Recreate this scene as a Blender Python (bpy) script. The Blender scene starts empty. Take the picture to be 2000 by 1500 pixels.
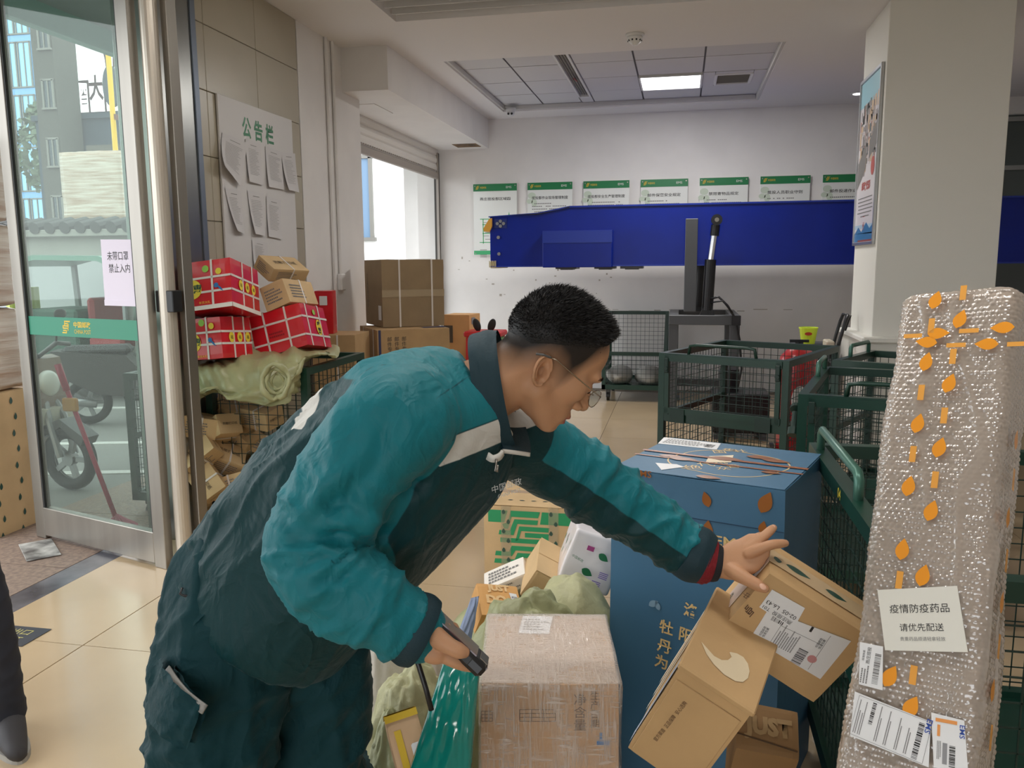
import bpy, bmesh, math, random
import numpy as np
from mathutils import Vector as V, Matrix, Quaternion, noise
S = bpy.context.scene
COL = S.collection
PI = math.pi
random.seed(7)

# ---------------------------------------------------------------- camera
cam_d = bpy.data.cameras.new('camera')
cam = bpy.data.objects.new('camera', cam_d)
COL.objects.link(cam)
cr, cu, cf = V((0.9797,0.2004,-0.0074)), V((-0.022,0.1443,0.9893)), V((-0.1993,0.969,-0.1458))
M = Matrix((cr, cu, -cf)).transposed().to_4x4()
M.translation = (0, 0, 1.6)
cam.matrix_world = M
cam_d.sensor_width = 36
cam_d.lens = 28.87
cam_d.clip_start = 0.02
cam_d.clip_end = 400
S.camera = cam

# ---------------------------------------------------------------- sky, lamps, exposure
S.view_settings.view_transform = 'Standard'
S.view_settings.look = 'None'
S.view_settings.gamma = 1
S.view_settings.use_curve_mapping = False
S.view_settings.exposure = 0.26
w = bpy.data.worlds.new('sky')
S.world = w
w.use_nodes = True
bgn = w.node_tree.nodes['Background']
bgn.inputs[0].default_value = (0.93, 0.97, 1.0, 1)
bgn.inputs[1].default_value = 2.8


def area(name, loc, size, energy, color, rot=(0, 0, 0)):
    l = bpy.data.lights.new(name, 'AREA')
    l.shape = 'RECTANGLE'
    l.size, l.size_y = size
    l.energy = energy
    l.color = color
    o = bpy.data.objects.new(name, l)
    o.location = loc
    o.rotation_euler = rot
    COL.objects.link(o)
    return o


# the LED panels of the two ceiling bays
area('panel_lamp', (-0.1, 8.35, 3.44), (0.6, 0.3), 44, (1, 0.98, 0.95))
area('panel_lamp', (-0.7, 5.2, 3.52), (0.6, 0.3), 16, (1, 0.98, 0.95))
area('panel_lamp', (-0.7, 3.6, 3.52), (0.6, 0.3), 15, (1, 0.98, 0.95))
area('panel_lamp', (-1.2, 2.2, 3.52), (1.2, 0.3), 26, (1, 0.98, 0.95))
area('panel_lamp', (0.6, 1.4, 3.52), (1.2, 0.3), 20, (1, 0.98, 0.95))


# ---------------------------------------------------------------- helpers
def lin(c):
    out = []
    for x in c:
        x /= 255.0
        out.append(x / 12.92 if x <= 0.04045 else ((x + 0.055) / 1.055) ** 2.4)
    return tuple(out) + (1.0,)


_m = {}


def mat(name, rgb, rough=0.6, metal=0.0, var=0.0, vscale=8.0, bump=0.0, bscale=60.0, coat=0.0, spec=0.5, emit=0.0,
        alpha=1.0, stretch=None, rgb2=None, detail=4.0, trans=0.0):
    if name in _m:
        return _m[name]
    m = bpy.data.materials.new(name)
    m.use_nodes = True
    nt = m.node_tree
    b = nt.nodes['Principled BSDF']
    c = lin(rgb)
    b.inputs['Base Color'].default_value = c
    b.inputs['Roughness'].default_value = rough
    b.inputs['Metallic'].default_value = metal
    b.inputs['Coat Weight'].default_value = coat
    b.inputs['Coat Roughness'].default_value = 0.12
    b.inputs['Specular IOR Level'].default_value = spec
    b.inputs['Alpha'].default_value = alpha
    if trans:
        b.inputs['Transmission Weight'].default_value = trans
    if emit:
        b.inputs['Emission Color'].default_value = c
        b.inputs['Emission Strength'].default_value = emit
    if var or bump or rgb2:
        tc = nt.nodes.new('ShaderNodeTexCoord')
        mp = nt.nodes.new('ShaderNodeMapping')
        if stretch:
            mp.inputs['Scale'].default_value = stretch
        nt.links.new(tc.outputs['Object'], mp.inputs['Vector'])
    if var or rgb2:
        n = nt.nodes.new('ShaderNodeTexNoise')
        n.inputs['Scale'].default_value = vscale
        n.inputs['Detail'].default_value = detail
        nt.links.new(mp.outputs[0], n.inputs['Vector'])
        mx = nt.nodes.new('ShaderNodeMix')
        mx.data_type = 'RGBA'
        if rgb2:
            c1, c2 = c, lin(rgb2)
        else:
            c1 = tuple(x * (1 - var) for x in c[:3]) + (1,)
            c2 = tuple(min(1, x * (1 + var)) for x in c[:3]) + (1,)
        rp = nt.nodes.new('ShaderNodeValToRGB')
        rp.color_ramp.elements[0].position = 0.35
        rp.color_ramp.elements[1].position = 0.65
        nt.links.new(n.outputs['Fac'], rp.inputs['Fac'])
        mx.inputs['A'].default_value = c1
        mx.inputs['B'].default_value = c2
        nt.links.new(rp.outputs['Color'], mx.inputs['Factor'])
        nt.links.new(mx.outputs['Result'], b.inputs['Base Color'])
    if bump:
        n2 = nt.nodes.new('ShaderNodeTexNoise')
        n2.inputs['Scale'].default_value = bscale
        n2.inputs['Detail'].default_value = 3
        nt.links.new(mp.outputs[0], n2.inputs['Vector'])
        bp = nt.nodes.new('ShaderNodeBump')
        bp.inputs['Strength'].default_value = bump
        bp.inputs['Distance'].default_value = 0.01
        nt.links.new(n2.outputs['Fac'], bp.inputs['Height'])
        nt.links.new(bp.outputs[0], b.inputs['Normal'])
    _m[name] = m
    return m


def glass(name, tint, gloss=0.08, dust=0.06, dustcol=(200, 205, 200), fac=None):
    if name in _m:
        return _m[name]
    m = bpy.data.materials.new(name)
    m.use_nodes = True
    nt = m.node_tree
    nt.nodes.remove(nt.nodes['Principled BSDF'])
    out = nt.nodes['Material Output']
    t = nt.nodes.new('ShaderNodeBsdfTransparent')
    t.inputs[0].default_value = lin(tint)
    g = nt.nodes.new('ShaderNodeBsdfGlossy')
    g.inputs['Roughness'].default_value = 0.02
    d = nt.nodes.new('ShaderNodeBsdfDiffuse')
    d.inputs[0].default_value = lin(dustcol)
    m1 = nt.nodes.new('ShaderNodeMixShader')
    m1.inputs[0].default_value = gloss
    m2 = nt.nodes.new('ShaderNodeMixShader')
    m2.inputs[0].default_value = dust
    nt.links.new(t.outputs[0], m1.inputs[1])
    nt.links.new(g.outputs[0], m1.inputs[2])
    nt.links.new(m1.outputs[0], m2.inputs[1])
    nt.links.new(d.outputs[0], m2.inputs[2])
    nt.links.new(m2.outputs[0], out.inputs['Surface'])
    _m[name] = m
    return m


class MB:
    """collects primitives into one mesh"""

    def __init__(s, M=None):
        s.v, s.f, s.mi, s.M = [], [], [], M

    def add(s, vs, fs, mi=0, M=None):
        o = len(s.v)
        for p in vs:
            p = V(p)
            if M is not None:
                p = M @ p
            if s.M is not None:
                p = s.M @ p
            s.v.append(p)
        for f in fs:
            s.f.append([i + o for i in f])
            s.mi.append(mi)
        return s

    def box(s, c, d, M=None, mi=0, ch=0.0):
        x, y, z = d[0] / 2, d[1] / 2, d[2] / 2
        T = Matrix.Translation(c)
        if M is not None:
            T = M @ T
        if not ch:
            vs = [(a * x, b * y, e * z) for e in (-1, 1) for b in (-1, 1) for a in (-1, 1)]
            fs = [(0, 2, 3, 1), (4, 5, 7, 6), (0, 1, 5, 4), (2, 6, 7, 3), (0, 4, 6, 2), (1, 3, 7, 5)]
            return s.add(vs, fs, mi, T)
        # chamfered box
        ch = min(ch, x * .9, y * .9, z * .9)
        vs, idx = [], {}
        for a in (-1, 1):
            for b in (-1, 1):
                for e in (-1, 1):
                    for k in range(3):
                        p = [a * x, b * y, e * z]
                        for q in range(3):
                            if q != k:
                                p[q] -= (a, b, e)[q] * ch
                        idx[(a, b, e, k)] = len(vs)
                        vs.append(p)
        fs = []
        for k in range(3):
            i, j = [q for q in range(3) if q != k]
            for sg in (-1, 1):
                q = []
                for (p1, p2) in ((-1, -1), (1, -1), (1, 1), (-1, 1)):
                    t = [0, 0, 0]
                    t[k], t[i], t[j] = sg, p1, p2
                    q.append(idx[(*t, k)])
                fs.append(q)
        for k in range(3):      # edges along axis k
            i, j = [q for q in range(3) if q != k]
            for p1 in (-1, 1):
                for p2 in (-1, 1):
                    t0, t1 = [0, 0, 0], [0, 0, 0]
                    t0[k], t0[i], t0[j] = -1, p1, p2
                    t1[k], t1[i], t1[j] = 1, p1, p2
                    fs.append([idx[(*t0, i)], idx[(*t1, i)], idx[(*t1, j)], idx[(*t0, j)]])
        for a in (-1, 1):
            for b in (-1, 1):
                for e in (-1, 1):
                    fs.append([idx[(a, b, e, k)] for k in range(3)])
        return s.add(vs, fs, mi, T)

    def cyl(s, p0, p1, r0, r1=None, n=12, mi=0, cap=True):
        r1 = r0 if r1 is None else r1
        p0, p1 = V(p0), V(p1)
        a = (p1 - p0).normalized()
        u = a.orthogonal().normalized()
        w_ = a.cross(u)
        vs = []
        for p, rr in ((p0, r0), (p1, r1)):
            for i in range(n):
                t = 2 * PI * i / n
                vs.append(p + u * (rr * math.cos(t)) + w_ * (rr * math.sin(t)))
        fs = [(i, (i + 1) % n, n + (i + 1) % n, n + i) for i in range(n)]
        if cap:
            fs += [tuple(range(n))[::-1], tuple(range(n, 2 * n))]
        return s.add(vs, fs, mi)

    def bar(s, p0, p1, wx, wy, up=(0, 0, 1), mi=0):
        """rectangular bar between two points"""
        p0, p1 = V(p0), V(p1)
        a = p1 - p0
        L = a.length
        a.normalize()
        u = V(up)
        if abs(a.dot(u)) > .99:
            u = V((0, 1, 0))
        x = u.cross(a).normalized()
        y = a.cross(x)
        Mx = Matrix((x, y, a)).transposed().to_4x4()
        Mx.translation = (p0 + p1) / 2
        return s.box((0, 0, 0), (wx, wy, L), Mx, mi)

    def tube(s, pts, r, n=8, mi=0, closed=False, cap=True):
        pts = [V(p) for p in pts]
        N = len(pts)
        rr = r if isinstance(r, (list, tuple)) else [r] * N
        vs = []
        u = None
        for i, p in enumerate(pts):
            a = (pts[(i + 1) % N] - pts[i - 1]) if (closed or 0 < i < N - 1) else (pts[1] - pts[0] if i == 0 else pts[-1] - pts[-2])
            a.normalize()
            if u is None:
                u = a.orthogonal().normalized()
            u = (u - a * u.dot(a)).normalized()
            w_ = a.cross(u)
            for k in range(n):
                t = 2 * PI * k / n
                vs.append(p + u * (rr[i] * math.cos(t)) + w_ * (rr[i] * math.sin(t)))
        fs = []
        for i in range(N if closed else N - 1):
            j = (i + 1) % N
            for k in range(n):
                fs.append((i * n + k, i * n + (k + 1) % n, j * n + (k + 1) % n, j * n + k))
        if cap and not closed:
            fs += [tuple(range(n))[::-1], tuple(range((N - 1) * n, N * n))]
        return s.add(vs, fs, mi)

    def lathe(s, prof, n=20, M=None, mi=0):
        vs, fs = [], []
        for r, z in prof:
            for k in range(n):
                t = 2 * PI * k / n
                vs.append((r * math.cos(t), r * math.sin(t), z))
        for i in range(len(prof) - 1):
            for k in range(n):
                fs.append((i * n + k, i * n + (k + 1) % n, (i + 1) * n + (k + 1) % n, (i + 1) * n + k))
        fs.append(tuple(range(n))[::-1])
        fs.append(tuple(range((len(prof) - 1) * n, len(prof) * n)))
        return s.add(vs, fs, mi, M)

    def prism(s, pts, z0, z1, M=None, mi=0):
        n = len(pts)
        vs = [(x, y, z0) for x, y in pts] + [(x, y, z1) for x, y in pts]
        fs = [tuple(range(n))[::-1], tuple(range(n, 2 * n))] + [(i, (i + 1) % n, n + (i + 1) % n, n + i) for i in range(n)]
        return s.add(vs, fs, mi, M)

    def ball(s, c, r, nu=16, nv=10, mi=0, M=None):
        rx, ry, rz = r if isinstance(r, (tuple, list)) else (r, r, r)
        vs, fs = [], []
        for i in range(nv + 1):
            a = PI * i / nv
            for k in range(nu):
                t = 2 * PI * k / nu
                vs.append((c[0] + rx * math.sin(a) * math.cos(t), c[1] + ry * math.sin(a) * math.sin(t), c[2] + rz * math.cos(a)))
        for i in range(nv):
            for k in range(nu):
                fs.append((i * nu + k, (i + 1) * nu + k, (i + 1) * nu + (k + 1) % nu, i * nu + (k + 1) % nu))
        return s.add(vs, fs, mi, M)

    def mesh(s, name, mats, smooth=False):
        me = bpy.data.meshes.new(name)
        me.from_pydata([tuple(p) for p in s.v], [], s.f)
        for m in (mats if isinstance(mats, (list, tuple)) else [mats]):
            me.materials.append(m)
        me.polygons.foreach_set('material_index', s.mi)
        if smooth:
            me.polygons.foreach_set('use_smooth', [True] * len(s.f))
        bm = bmesh.new()
        bm.from_mesh(me)
        bmesh.ops.remove_doubles(bm, verts=bm.verts, dist=1e-6)
        bmesh.ops.recalc_face_normals(bm, faces=bm.faces)
        bm.to_mesh(me)
        bm.free()
        return me

    def build(s, name, mats, parent=None, M=None, smooth=False, angle=None, **props):
        return link(name, s.mesh(name, mats, smooth), parent, M, **props)


def link(name, me, parent=None, M=None, **props):
    o = bpy.data.objects.new(name, me)
    COL.objects.link(o)
    if parent is not None:
        o.parent = parent
    if M is not None:
        o.matrix_local = M
    for k, v in props.items():
        o[k] = v
    return o


def thing(name, label, cat, loc=(0, 0, 0), rz=0.0, group=None, q=None):
    o = bpy.data.objects.new(name, None)
    o.empty_display_size = .1
    COL.objects.link(o)
    Mx = (Quaternion(q).to_matrix() if q is not None else Matrix.Rotation(rz, 3, 'Z')).to_4x4()
    Mx.translation = loc
    o.matrix_world = Mx
    o['label'], o['category'] = label, cat
    if group:
        o['group'] = group
    return o


def tag(o, label, cat, group=None):
    o['label'], o['category'] = label, cat
    if group:
        o['group'] = group
    return o


def struct(o):
    o['kind'] = 'structure'
    return o


def frame(o, x, y, n=None):
    """matrix with origin o, u along x, v near y, normal = x cross y"""
    x = V(x).normalized()
    n_ = x.cross(V(y)).normalized()
    y_ = n_.cross(x)
    Mx = Matrix((x, y_, n_)).transposed().to_4x4()
    Mx.translation = o
    return Mx


def face(d, side, u=0.0, v=0.0, rot=0.0, off=0.0008):
    """local frame on a face of a centred box of size d"""
    x, y, z = d[0] / 2, d[1] / 2, d[2] / 2
    Mx = {'f': frame((0, -y - off, 0), (1, 0, 0), (0, 0, 1)), 'b': frame((0, y + off, 0), (-1, 0, 0), (0, 0, 1)),
          'r': frame((x + off, 0, 0), (0, 1, 0), (0, 0, 1)), 'l': frame((-x - off, 0, 0), (0, -1, 0), (0, 0, 1)),
          't': frame((0, 0, z + off), (1, 0, 0), (0, 1, 0)), 'd': frame((0, 0, -z - off), (1, 0, 0), (0, -1, 0))}[side]
    return Mx @ Matrix.Translation((u, v, 0)) @ Matrix.Rotation(rot, 4, 'Z')


_tc = {}


def text_mesh(s, bold=0.0):
    k = (s, bold)
    if k in _tc:
        return _tc[k]
    c = bpy.data.curves.new('lettering', 'FONT')
    c.body = s
    c.resolution_u = 2
    c.align_x = 'CENTER'
    c.align_y = 'CENTER'
    c.size = 1
    c.offset = bold
    o = bpy.data.objects.new('lettering', c)
    me = bpy.data.meshes.new_from_object(o)
    bpy.data.objects.remove(o)
    vs = np.empty(len(me.vertices) * 3)
    me.vertices.foreach_get('co', vs)
    vs = vs.reshape(-1, 3)
    lo, hi = vs.min(0), vs.max(0)
    vs -= (lo + hi) / 2
    me.vertices.foreach_set('co', vs.ravel())
    _tc[k] = (me, hi - lo)
    return _tc[k]


def text(parent, s, M, m, h=None, w=None, bold=0.0, name='lettering'):
    """flat printed words: h is the height of the whole block, w its width"""
    me, d = text_mesh(s, bold)
    me = me.copy()
    me.materials.clear()
    me.materials.append(m)
    sx = w / d[0] if w else h / d[1]
    sy = h / d[1] if h else sx
    me.transform(M @ Matrix.Diagonal((sx, sy, 1, 1)))
    return link(name, me, parent)


def flat(parent, M, rects, m, name='print', polys=(), th=0.0):
    """flat print made of rectangles (cx, cy, w, h) and outlines, in frame M"""
    b = MB(M)
    for (cx, cy, w_, h_) in rects:
        b.add([(cx - w_ / 2, cy - h_ / 2, th), (cx + w_ / 2, cy - h_ / 2, th), (cx + w_ / 2, cy + h_ / 2, th), (cx - w_ / 2, cy + h_ / 2, th)], [(0, 1, 2, 3)])
    for p in polys:
        b.add([(x, y, th) for x, y in p], [tuple(range(len(p)))])
    o = b.build(name, m, parent)
    if len(rects) + len(polys) > 1:
        o['kind'] = 'stuff'      # small print, joined
    return o


def oval(cx, cy, rx, ry, n=24):
    return [(cx + rx * math.cos(2 * PI * i / n), cy + ry * math.sin(2 * PI * i / n)) for i in range(n)]


def leaf_poly(cx, cy, L, W, a=0.0, n=8):
    up = [(-L / 2 + L * i / n, W / 2 * math.sin(PI * (i / n) ** .8)) for i in range(n + 1)]
    pts = up + [(x, -y) for x, y in up[-2:0:-1]]
    ca, sa = math.cos(a), math.sin(a)
    return [(cx + x * ca - y * sa, cy + x * sa + y * ca) for x, y in pts]


def copy_tree(o, parent=None):
    c = o.copy()
    COL.objects.link(c)
    if parent is not None:
        c.parent = parent
    for ch in o.children:
        copy_tree(ch, c)
    return c


# materials used everywhere
WALL = mat('white_paint', (232, 229, 226), .75, var=.03, vscale=2.5)
CEIL = mat('ceiling_paint', (234, 231, 229), .8)
STEEL = mat('brushed_steel', (158, 153, 145), .42, 1.0, var=.12, vscale=6, stretch=(1, 1, .08))
KRAFT = mat('kraft_board', (196, 160, 112), .75, var=.06, vscale=5, bump=.06, bscale=90)
KRAFT2 = mat('pale_kraft_board', (206, 175, 130), .75, var=.05, vscale=6, bump=.05, bscale=90)
KRAFT3 = mat('dull_brown_board', (150, 128, 98), .8, var=.06, vscale=6, bump=.05, bscale=90)
GREEN = mat('green_enamel', (15, 54, 42), .35, var=.1, vscale=5)
DGREEN = mat('dark_green_wire', (14, 44, 36), .45)
INK = mat('black_ink', (38, 36, 34), .7)
GREY = mat('grey_ink', (120, 118, 116), .7)
PAPER = mat('white_paper', (232, 230, 226), .7)
BLACK = mat('black_plastic', (22, 22, 24), .35)
TAPE = mat('clear_tape', (206, 178, 138), .18, coat=.6)
STRAP = mat('white_strap', (222, 214, 206), .4)
PGREEN = mat('print_green', (40, 150, 96), .6)
YEL = mat('print_yellow', (230, 205, 60), .6)

# ---------------------------------------------------------------- floor
TILE = mat('polished_floor_tile', (190, 167, 134), .2, var=.05, vscale=1.6, coat=.3)
GROUT = mat('floor_grout', (120, 108, 92), .9)
DARKSTONE = mat('dark_veined_marble', (62, 62, 70), .25, rgb2=(110, 110, 116), vscale=3.2, detail=8)
GRANITE = mat('brown_granite', (150, 128, 112), .6, rgb2=(120, 102, 92), vscale=40)
b = MB()
b.box((.95, 3.9, -.06), (7.9, 13.3, .1))
floor = struct(b.build('floor', GROUT))
x0, y0, TX, TY = -2.466, 2.867, .884, .918


def tile_mesh(wx, wy):
    b = MB()
    b.box((0, 0, -.006), (wx - .004, wy - .004, .012))
    return b.mesh('tile', TILE)


tm, tp = tile_mesh(TX, TY), tile_mesh(.562, TY)
for j in range(-6, 9):
    yc = y0 + (j + .5) * TY
    if yc + TY / 2 > 10.62:
        continue
    for i in range(0, 8):
        link('tile', tm, floor, Matrix.Translation((x0 + (i + .5) * TX, yc, 0)))
    if yc < 4.4:
        link('tile', tp, floor, Matrix.Translation((x0 - .283, yc, 0)))
b = MB()
b.box((-3.11, 1.0, -.03), (.16, 7.3, .06))
b.build('marble_strip', DARKSTONE, floor)
b = MB()
for k in range(13):
    b.box((-3.62, -2.2 + k * .9, -.032), (.84, .894, .06))
b.build('granite_apron', GRANITE, floor)

# ---------------------------------------------------------------- walls
b = MB()
b.box((.7, 10.6, 1.85), (8.2, .2, 3.8))
wall_back = struct(b.build('wall_back', WALL))
# scuffs low on the back wall: a long scraped line and small marks
b = MB()
rnd = random.Random(3)
xx = -.85
while xx < 1.3:
    l_ = rnd.uniform(.03, .22)
    b.box((xx + l_ / 2, 10.4985, 1.005 + rnd.uniform(-.012, .012)), (l_, .002, rnd.uniform(.003, .012)))
    xx += l_ + rnd.uniform(.02, .2)
for k in range(26):
    b.box((rnd.uniform(-2.9, -.8), 10.4985, rnd.uniform(1.15, 1.75)), (rnd.uniform(.008, .035), .002, rnd.uniform(.006, .03)))
b.build('scuff_mark', mat('scuff_grey', (176, 168, 158), .8), wall_back)
b = MB()
b.box((4.7, 4.0, 1.85), (.2, 13.2, 3.8))
wall_right = struct(b.build('wall_right', WALL))
b = MB()
b.box((2.9, -2.7, 1.85), (3.8, .2, 3.8))
b.box((-2.6, -2.7, 1.85), (1.2, .2, 3.8))
b.box((-.5, -2.7, 3.3), (3.2, .2, .9))
struct(b.build('wall_front', WALL))
# left wall: tiled stretch, painted column, wall under and beside the roller door
b = MB()
b.box((-3.0, 6.585, 1.85), (.3, 1.21, 3.8))
b.box((-3.0, 5.2, 3.4), (.26, 1.6, .7))
b.box((-3.0, 5.2, 1.7), (.26, 1.54, 3.4))
b.box((-3.0, -1.4, 1.85), (.26, 2.6, 3.8))
b.box((-3.0, 2.1, 3.45), (.26, 4.6, .6))
b.box((-3.27, 8.85, 3.42), (.26, 3.4, .72))
wall_left = struct(b.build('wall_left', WALL))
BEIGE = mat('beige_wall_tile', (176, 168, 148), .3, var=.03, vscale=2)
zs = [1.87 + .389 * k for k in range(-5, 4)] + [3.4]
for i in range(len(zs) - 1):
    for (ya, yb) in ((4.56, 4.72), (4.72, 5.35), (5.35, 5.97)):
        z0_, z1_ = max(0, zs[i]), zs[i + 1]
        m_ = MB()
        m_.box((0, 0, 0), (.022, yb - ya - .004, z1_ - z0_ - .004), ch=.003)
        m_.build('wall_tile', BEIGE, wall_left, Matrix.Translation((-2.861, (ya + yb) / 2, (z0_ + z1_) / 2)))
# conduit pipes and a small junction box on the painted column
b = MB()
b.cyl((-2.835, 6.47, 0), (-2.835, 6.47, 3.4), .014)
b.cyl((-2.835, 6.60, 1.5), (-2.835, 6.60, 3.4), .014)
b.box((-2.83, 6.60, 1.45), (.045, .09, .14), ch=.008)
b.build('conduit', WALL, wall_left, smooth=False)

# ---------------------------------------------------------------- beam over the roller door
b = MB()
b.box((-2.85, 8.66, 3.222), (.82, 3.7, .356))
beam = struct(b.build('trim_1', WALL))
b = MB()
b.box((-2.64, 10.16, 3.046), (.3, .28, .012))
b.build('broken_panel', mat('torn_board', (150, 118, 84), .8, rgb2=(70, 58, 46), vscale=9), beam)
b = MB()
b.box((-2.92, 7.6, 3.041), (.3, .5, .006))
b.build('access_panel', WALL, beam)

# ---------------------------------------------------------------- ceiling with two bays
BAY1 = (-2.15, 7.47, .81, 10.03)
BAY2 = (-2.14, .6, 1.1, 6.2)
b = MB()
for (xa, ya, xb, yb) in ((-3.3, -2.8, -2.145, 10.6), (-2.145, 10.03, 4.8, 10.6), (.81, 7.47, 4.8, 10.03), (-2.145, 6.2, 4.8, 7.47),
                         (1.1, -2.8, 4.8, 6.2), (-2.145, -2.8, 1.1, .6)):
    b.box(((xa + xb) / 2, (ya + yb) / 2, 3.6), (xb - xa, yb - ya, .4))
ceiling = struct(b.build('ceiling', CEIL))
CT = mat('ceiling_tile_white', (214, 213, 214), .7)
GAP = mat('ceiling_grid_shadow', (120, 120, 122), .8)
b = MB()
b.box(((BAY1[0] + BAY1[2]) / 2, (BAY1[1] + BAY1[3]) / 2, 3.49), (BAY1[2] - BAY1[0], BAY1[3] - BAY1[1], .02))
b.build('ceiling_grid', GAP, ceiling)
xs = [-2.15, -1.655, -1.19, -1.045, -.475, .168, .81]
ys = [7.47, 8.11, 8.77, 9.42, 10.03]
for i in range(len(xs) - 1):
    if i == 2:
        continue
    for j in range(4):
        if (i == 4 and j == 2) or (i == 5 and j == 2):
            continue
        m_ = MB()
        m_.box((0, 0, 0), (xs[i + 1] - xs[i] - .018, ys[j + 1] - ys[j] - .022, .008))
        m_.build('ceiling_tile', CT, ceiling, Matrix.Translation(((xs[i] + xs[i + 1]) / 2, (ys[j] + ys[j + 1]) / 2, 3.471)) @ Matrix.Rotation(random.uniform(-.006, .006), 4, 'X'))
m_ = MB()
for (xa, xb, ya, yb) in ((.168, .29, 8.77, 9.42), (.66, .81, 8.77, 9.42), (.29, .66, 8.77, 8.87), (.29, .66, 9.36, 9.42)):
    m_.box(((xa + xb) / 2, (ya + yb) / 2, 3.471), (xb - xa - .006, yb - ya - .006, .016))
m_.build('ceiling_tile', CT, ceiling)
m_ = MB()
for (ya, yb) in ((7.47, 7.55), (9.62, 10.03)):
    m_.box((-1.117, (ya + yb) / 2, 3.471), (.135, yb - ya, .016))
m_.build('ceiling_tile', CT, ceiling)
# edge trims of the bay
b = MB()
EDGE = mat('bay_edge', (205, 203, 200), .6)
for (c, d) in (((-2.135, 8.75, 3.44), (.03, 2.5, .05)), ((-.67, 10.015, 3.44), (2.9, .03, .05)), ((.795, 8.75, 3.435), (.03, 2.5, .06))):
    b.box(c, d, ch=.004)
b.build('bay_trim', EDGE, ceiling)
# second bay: white louvre slats hung across it
b = MB()
b.box(((BAY2[0] + BAY2[2]) / 2, (BAY2[1] + BAY2[3]) / 2, 3.62), (BAY2[2] - BAY2[0], BAY2[3] - BAY2[1], .02))
b.build('bay_back', CT, ceiling)
sl = MB()
sl.box((0, 0, 0), (BAY2[2] - BAY2[0] - .02, .012, .07))
slm = sl.mesh('louvre_slat', EDGE)
for k in range(34):
    y_ = 6.08 - k * .16
    if y_ < .7:
        break
    link('louvre_slat', slm, ceiling, Matrix.Translation(((BAY2[0] + BAY2[2]) / 2, y_, 3.452)))

# ---------------------------------------------------------------- ceiling fittings
LED = mat('led_panel', (255, 255, 252), .5, emit=4.0)


def led_panel(x, y, sx, sy, z, label):
    t = thing('ceiling_light', label, 'light', (x, y, z))
    b = MB()
    for (c, d) in (((0, sy / 2, 0), (sx, .02, .03)), ((0, -sy / 2, 0), (sx, .02, .03)), ((sx / 2, 0, 0), (.02, sy, .03)), ((-sx / 2, 0, 0), (.02, sy, .03))):
        b.box(c, d)
    b.build('light_frame', mat('white_metal', (225, 225, 225), .4), t)
    b = MB()
    b.box((0, 0, .004), (sx - .02, sy - .02, .012))
    b.build('diffuser', LED, t)


led_panel(-.154, 9.13, .62, .64, 3.466, 'square lit panel in the tiled ceiling bay')
WM = mat('white_metal', (225, 225, 225), .4)
VENT = mat('vent_dark', (150, 148, 140), .7)
t = thing('air_vent', 'small framed grey air grille in the ceiling bay right of the lit panel', 'vent', (.475, 9.11, 3.466))
b = MB()
for (c, d) in (((0, .235, 0), (.37, .03, .03)), ((0, -.235, 0), (.37, .03, .03)), ((.175, 0, 0), (.03, .44, .03)), ((-.175, 0, 0), (.03, .44, .03))):
    b.box(c, d, ch=.005)
b.build('vent_frame', WM, t)
sm = MB()
sm.box((0, 0, 0), (.32, .018, .004), Matrix.Rotation(.6, 4, 'X'))
sme = sm.mesh('slat', VENT)
for k in range(16):
    link('slat', sme, t, Matrix.Translation((0, -.21 + k * .028, .004)))
b = MB()
b.box((0, 0, .02), (.34, .46, .006))
b.build('vent_back', mat('vent_black', (50, 50, 48), .9), t)
t = thing('air_vent', 'long narrow grey slot air outlet with a red ribbon in the ceiling bay', 'vent', (-1.117, 8.6, 3.466))
b = MB()
for x_ in (-.062, .062):
    b.box((x_, 0, 0), (.022, 2.04, .035), ch=.004)
for y_ in (-1.02, 1.02):
    b.box((0, y_, 0), (.14, .02, .035))
b.build('vent_frame', WM, t)
b = MB()
b.box((0, 0, .016), (.11, 2.02, .006))
b.build('vent_back', VENT, t)
b = MB()
for x_ in (-.026, 0, .026):
    b.box((x_, 0, .006), (.004, 2.0, .014))
b.build('blade', VENT, t)
b = MB()
b.box((.01, .12, -.03), (.012, .3, .004), Matrix.Rotation(.1, 4, 'X'))
b.build('ribbon', mat('red_ribbon', (150, 40, 36), .6), t)
t = thing('smoke_detector', 'round white smoke detector on the plain ceiling between the bays', 'detector', (-.407, 6.95, 3.4))
b = MB()
b.lathe([(.075, 0), (.075, -.012), (.06, -.02)], 24)
b.build('mounting_ring', WM, t, smooth=True)
b = MB()
b.lathe([(.06, -.018), (.062, -.035), (.05, -.06), (.03, -.075), (.022, -.085)], 24)
b.build('sensor_head', WM, t, smooth=True)
b = MB()
for k in range(10):
    a = 2 * PI * k / 10
    b.box((.052 * math.cos(a), .052 * math.sin(a), -.052), (.012, .012, .012), None)
b.build('air_slot', BLACK, t)['kind'] = 'stuff'
t = thing('security_camera', 'white dome camera with two dark eyes at the bay corner', 'camera', (-2.03, 9.93, 3.42))
b = MB()
b.lathe([(.06, 0), (.06, -.03), (.045, -.045)], 20)
b.build('mounting_base', WM, t, smooth=True)
b = MB()
b.ball((0, -.01, -.06), .046, 18, 12)
b.build('camera_ball', WM, t, smooth=True)
b = MB()
for x_ in (-.02, .02):
    b.cyl((x_, -.045, -.068), (x_, -.058, -.072), .013, n=14)
b.build('lens', BLACK, t)
t = thing('downlight', 'small lit round downlight on the ceiling behind the pillar', 'light', (1.84, 9.84, 3.4))
b = MB()
b.lathe([(.09, 0), (.085, -.012), (.06, -.014)], 24)
b.build('trim_ring', WM, t, smooth=True)
b = MB()
b.lathe([(.06, -.006), (.06, -.016)], 20)
b.build('diffuser', LED, t)

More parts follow.
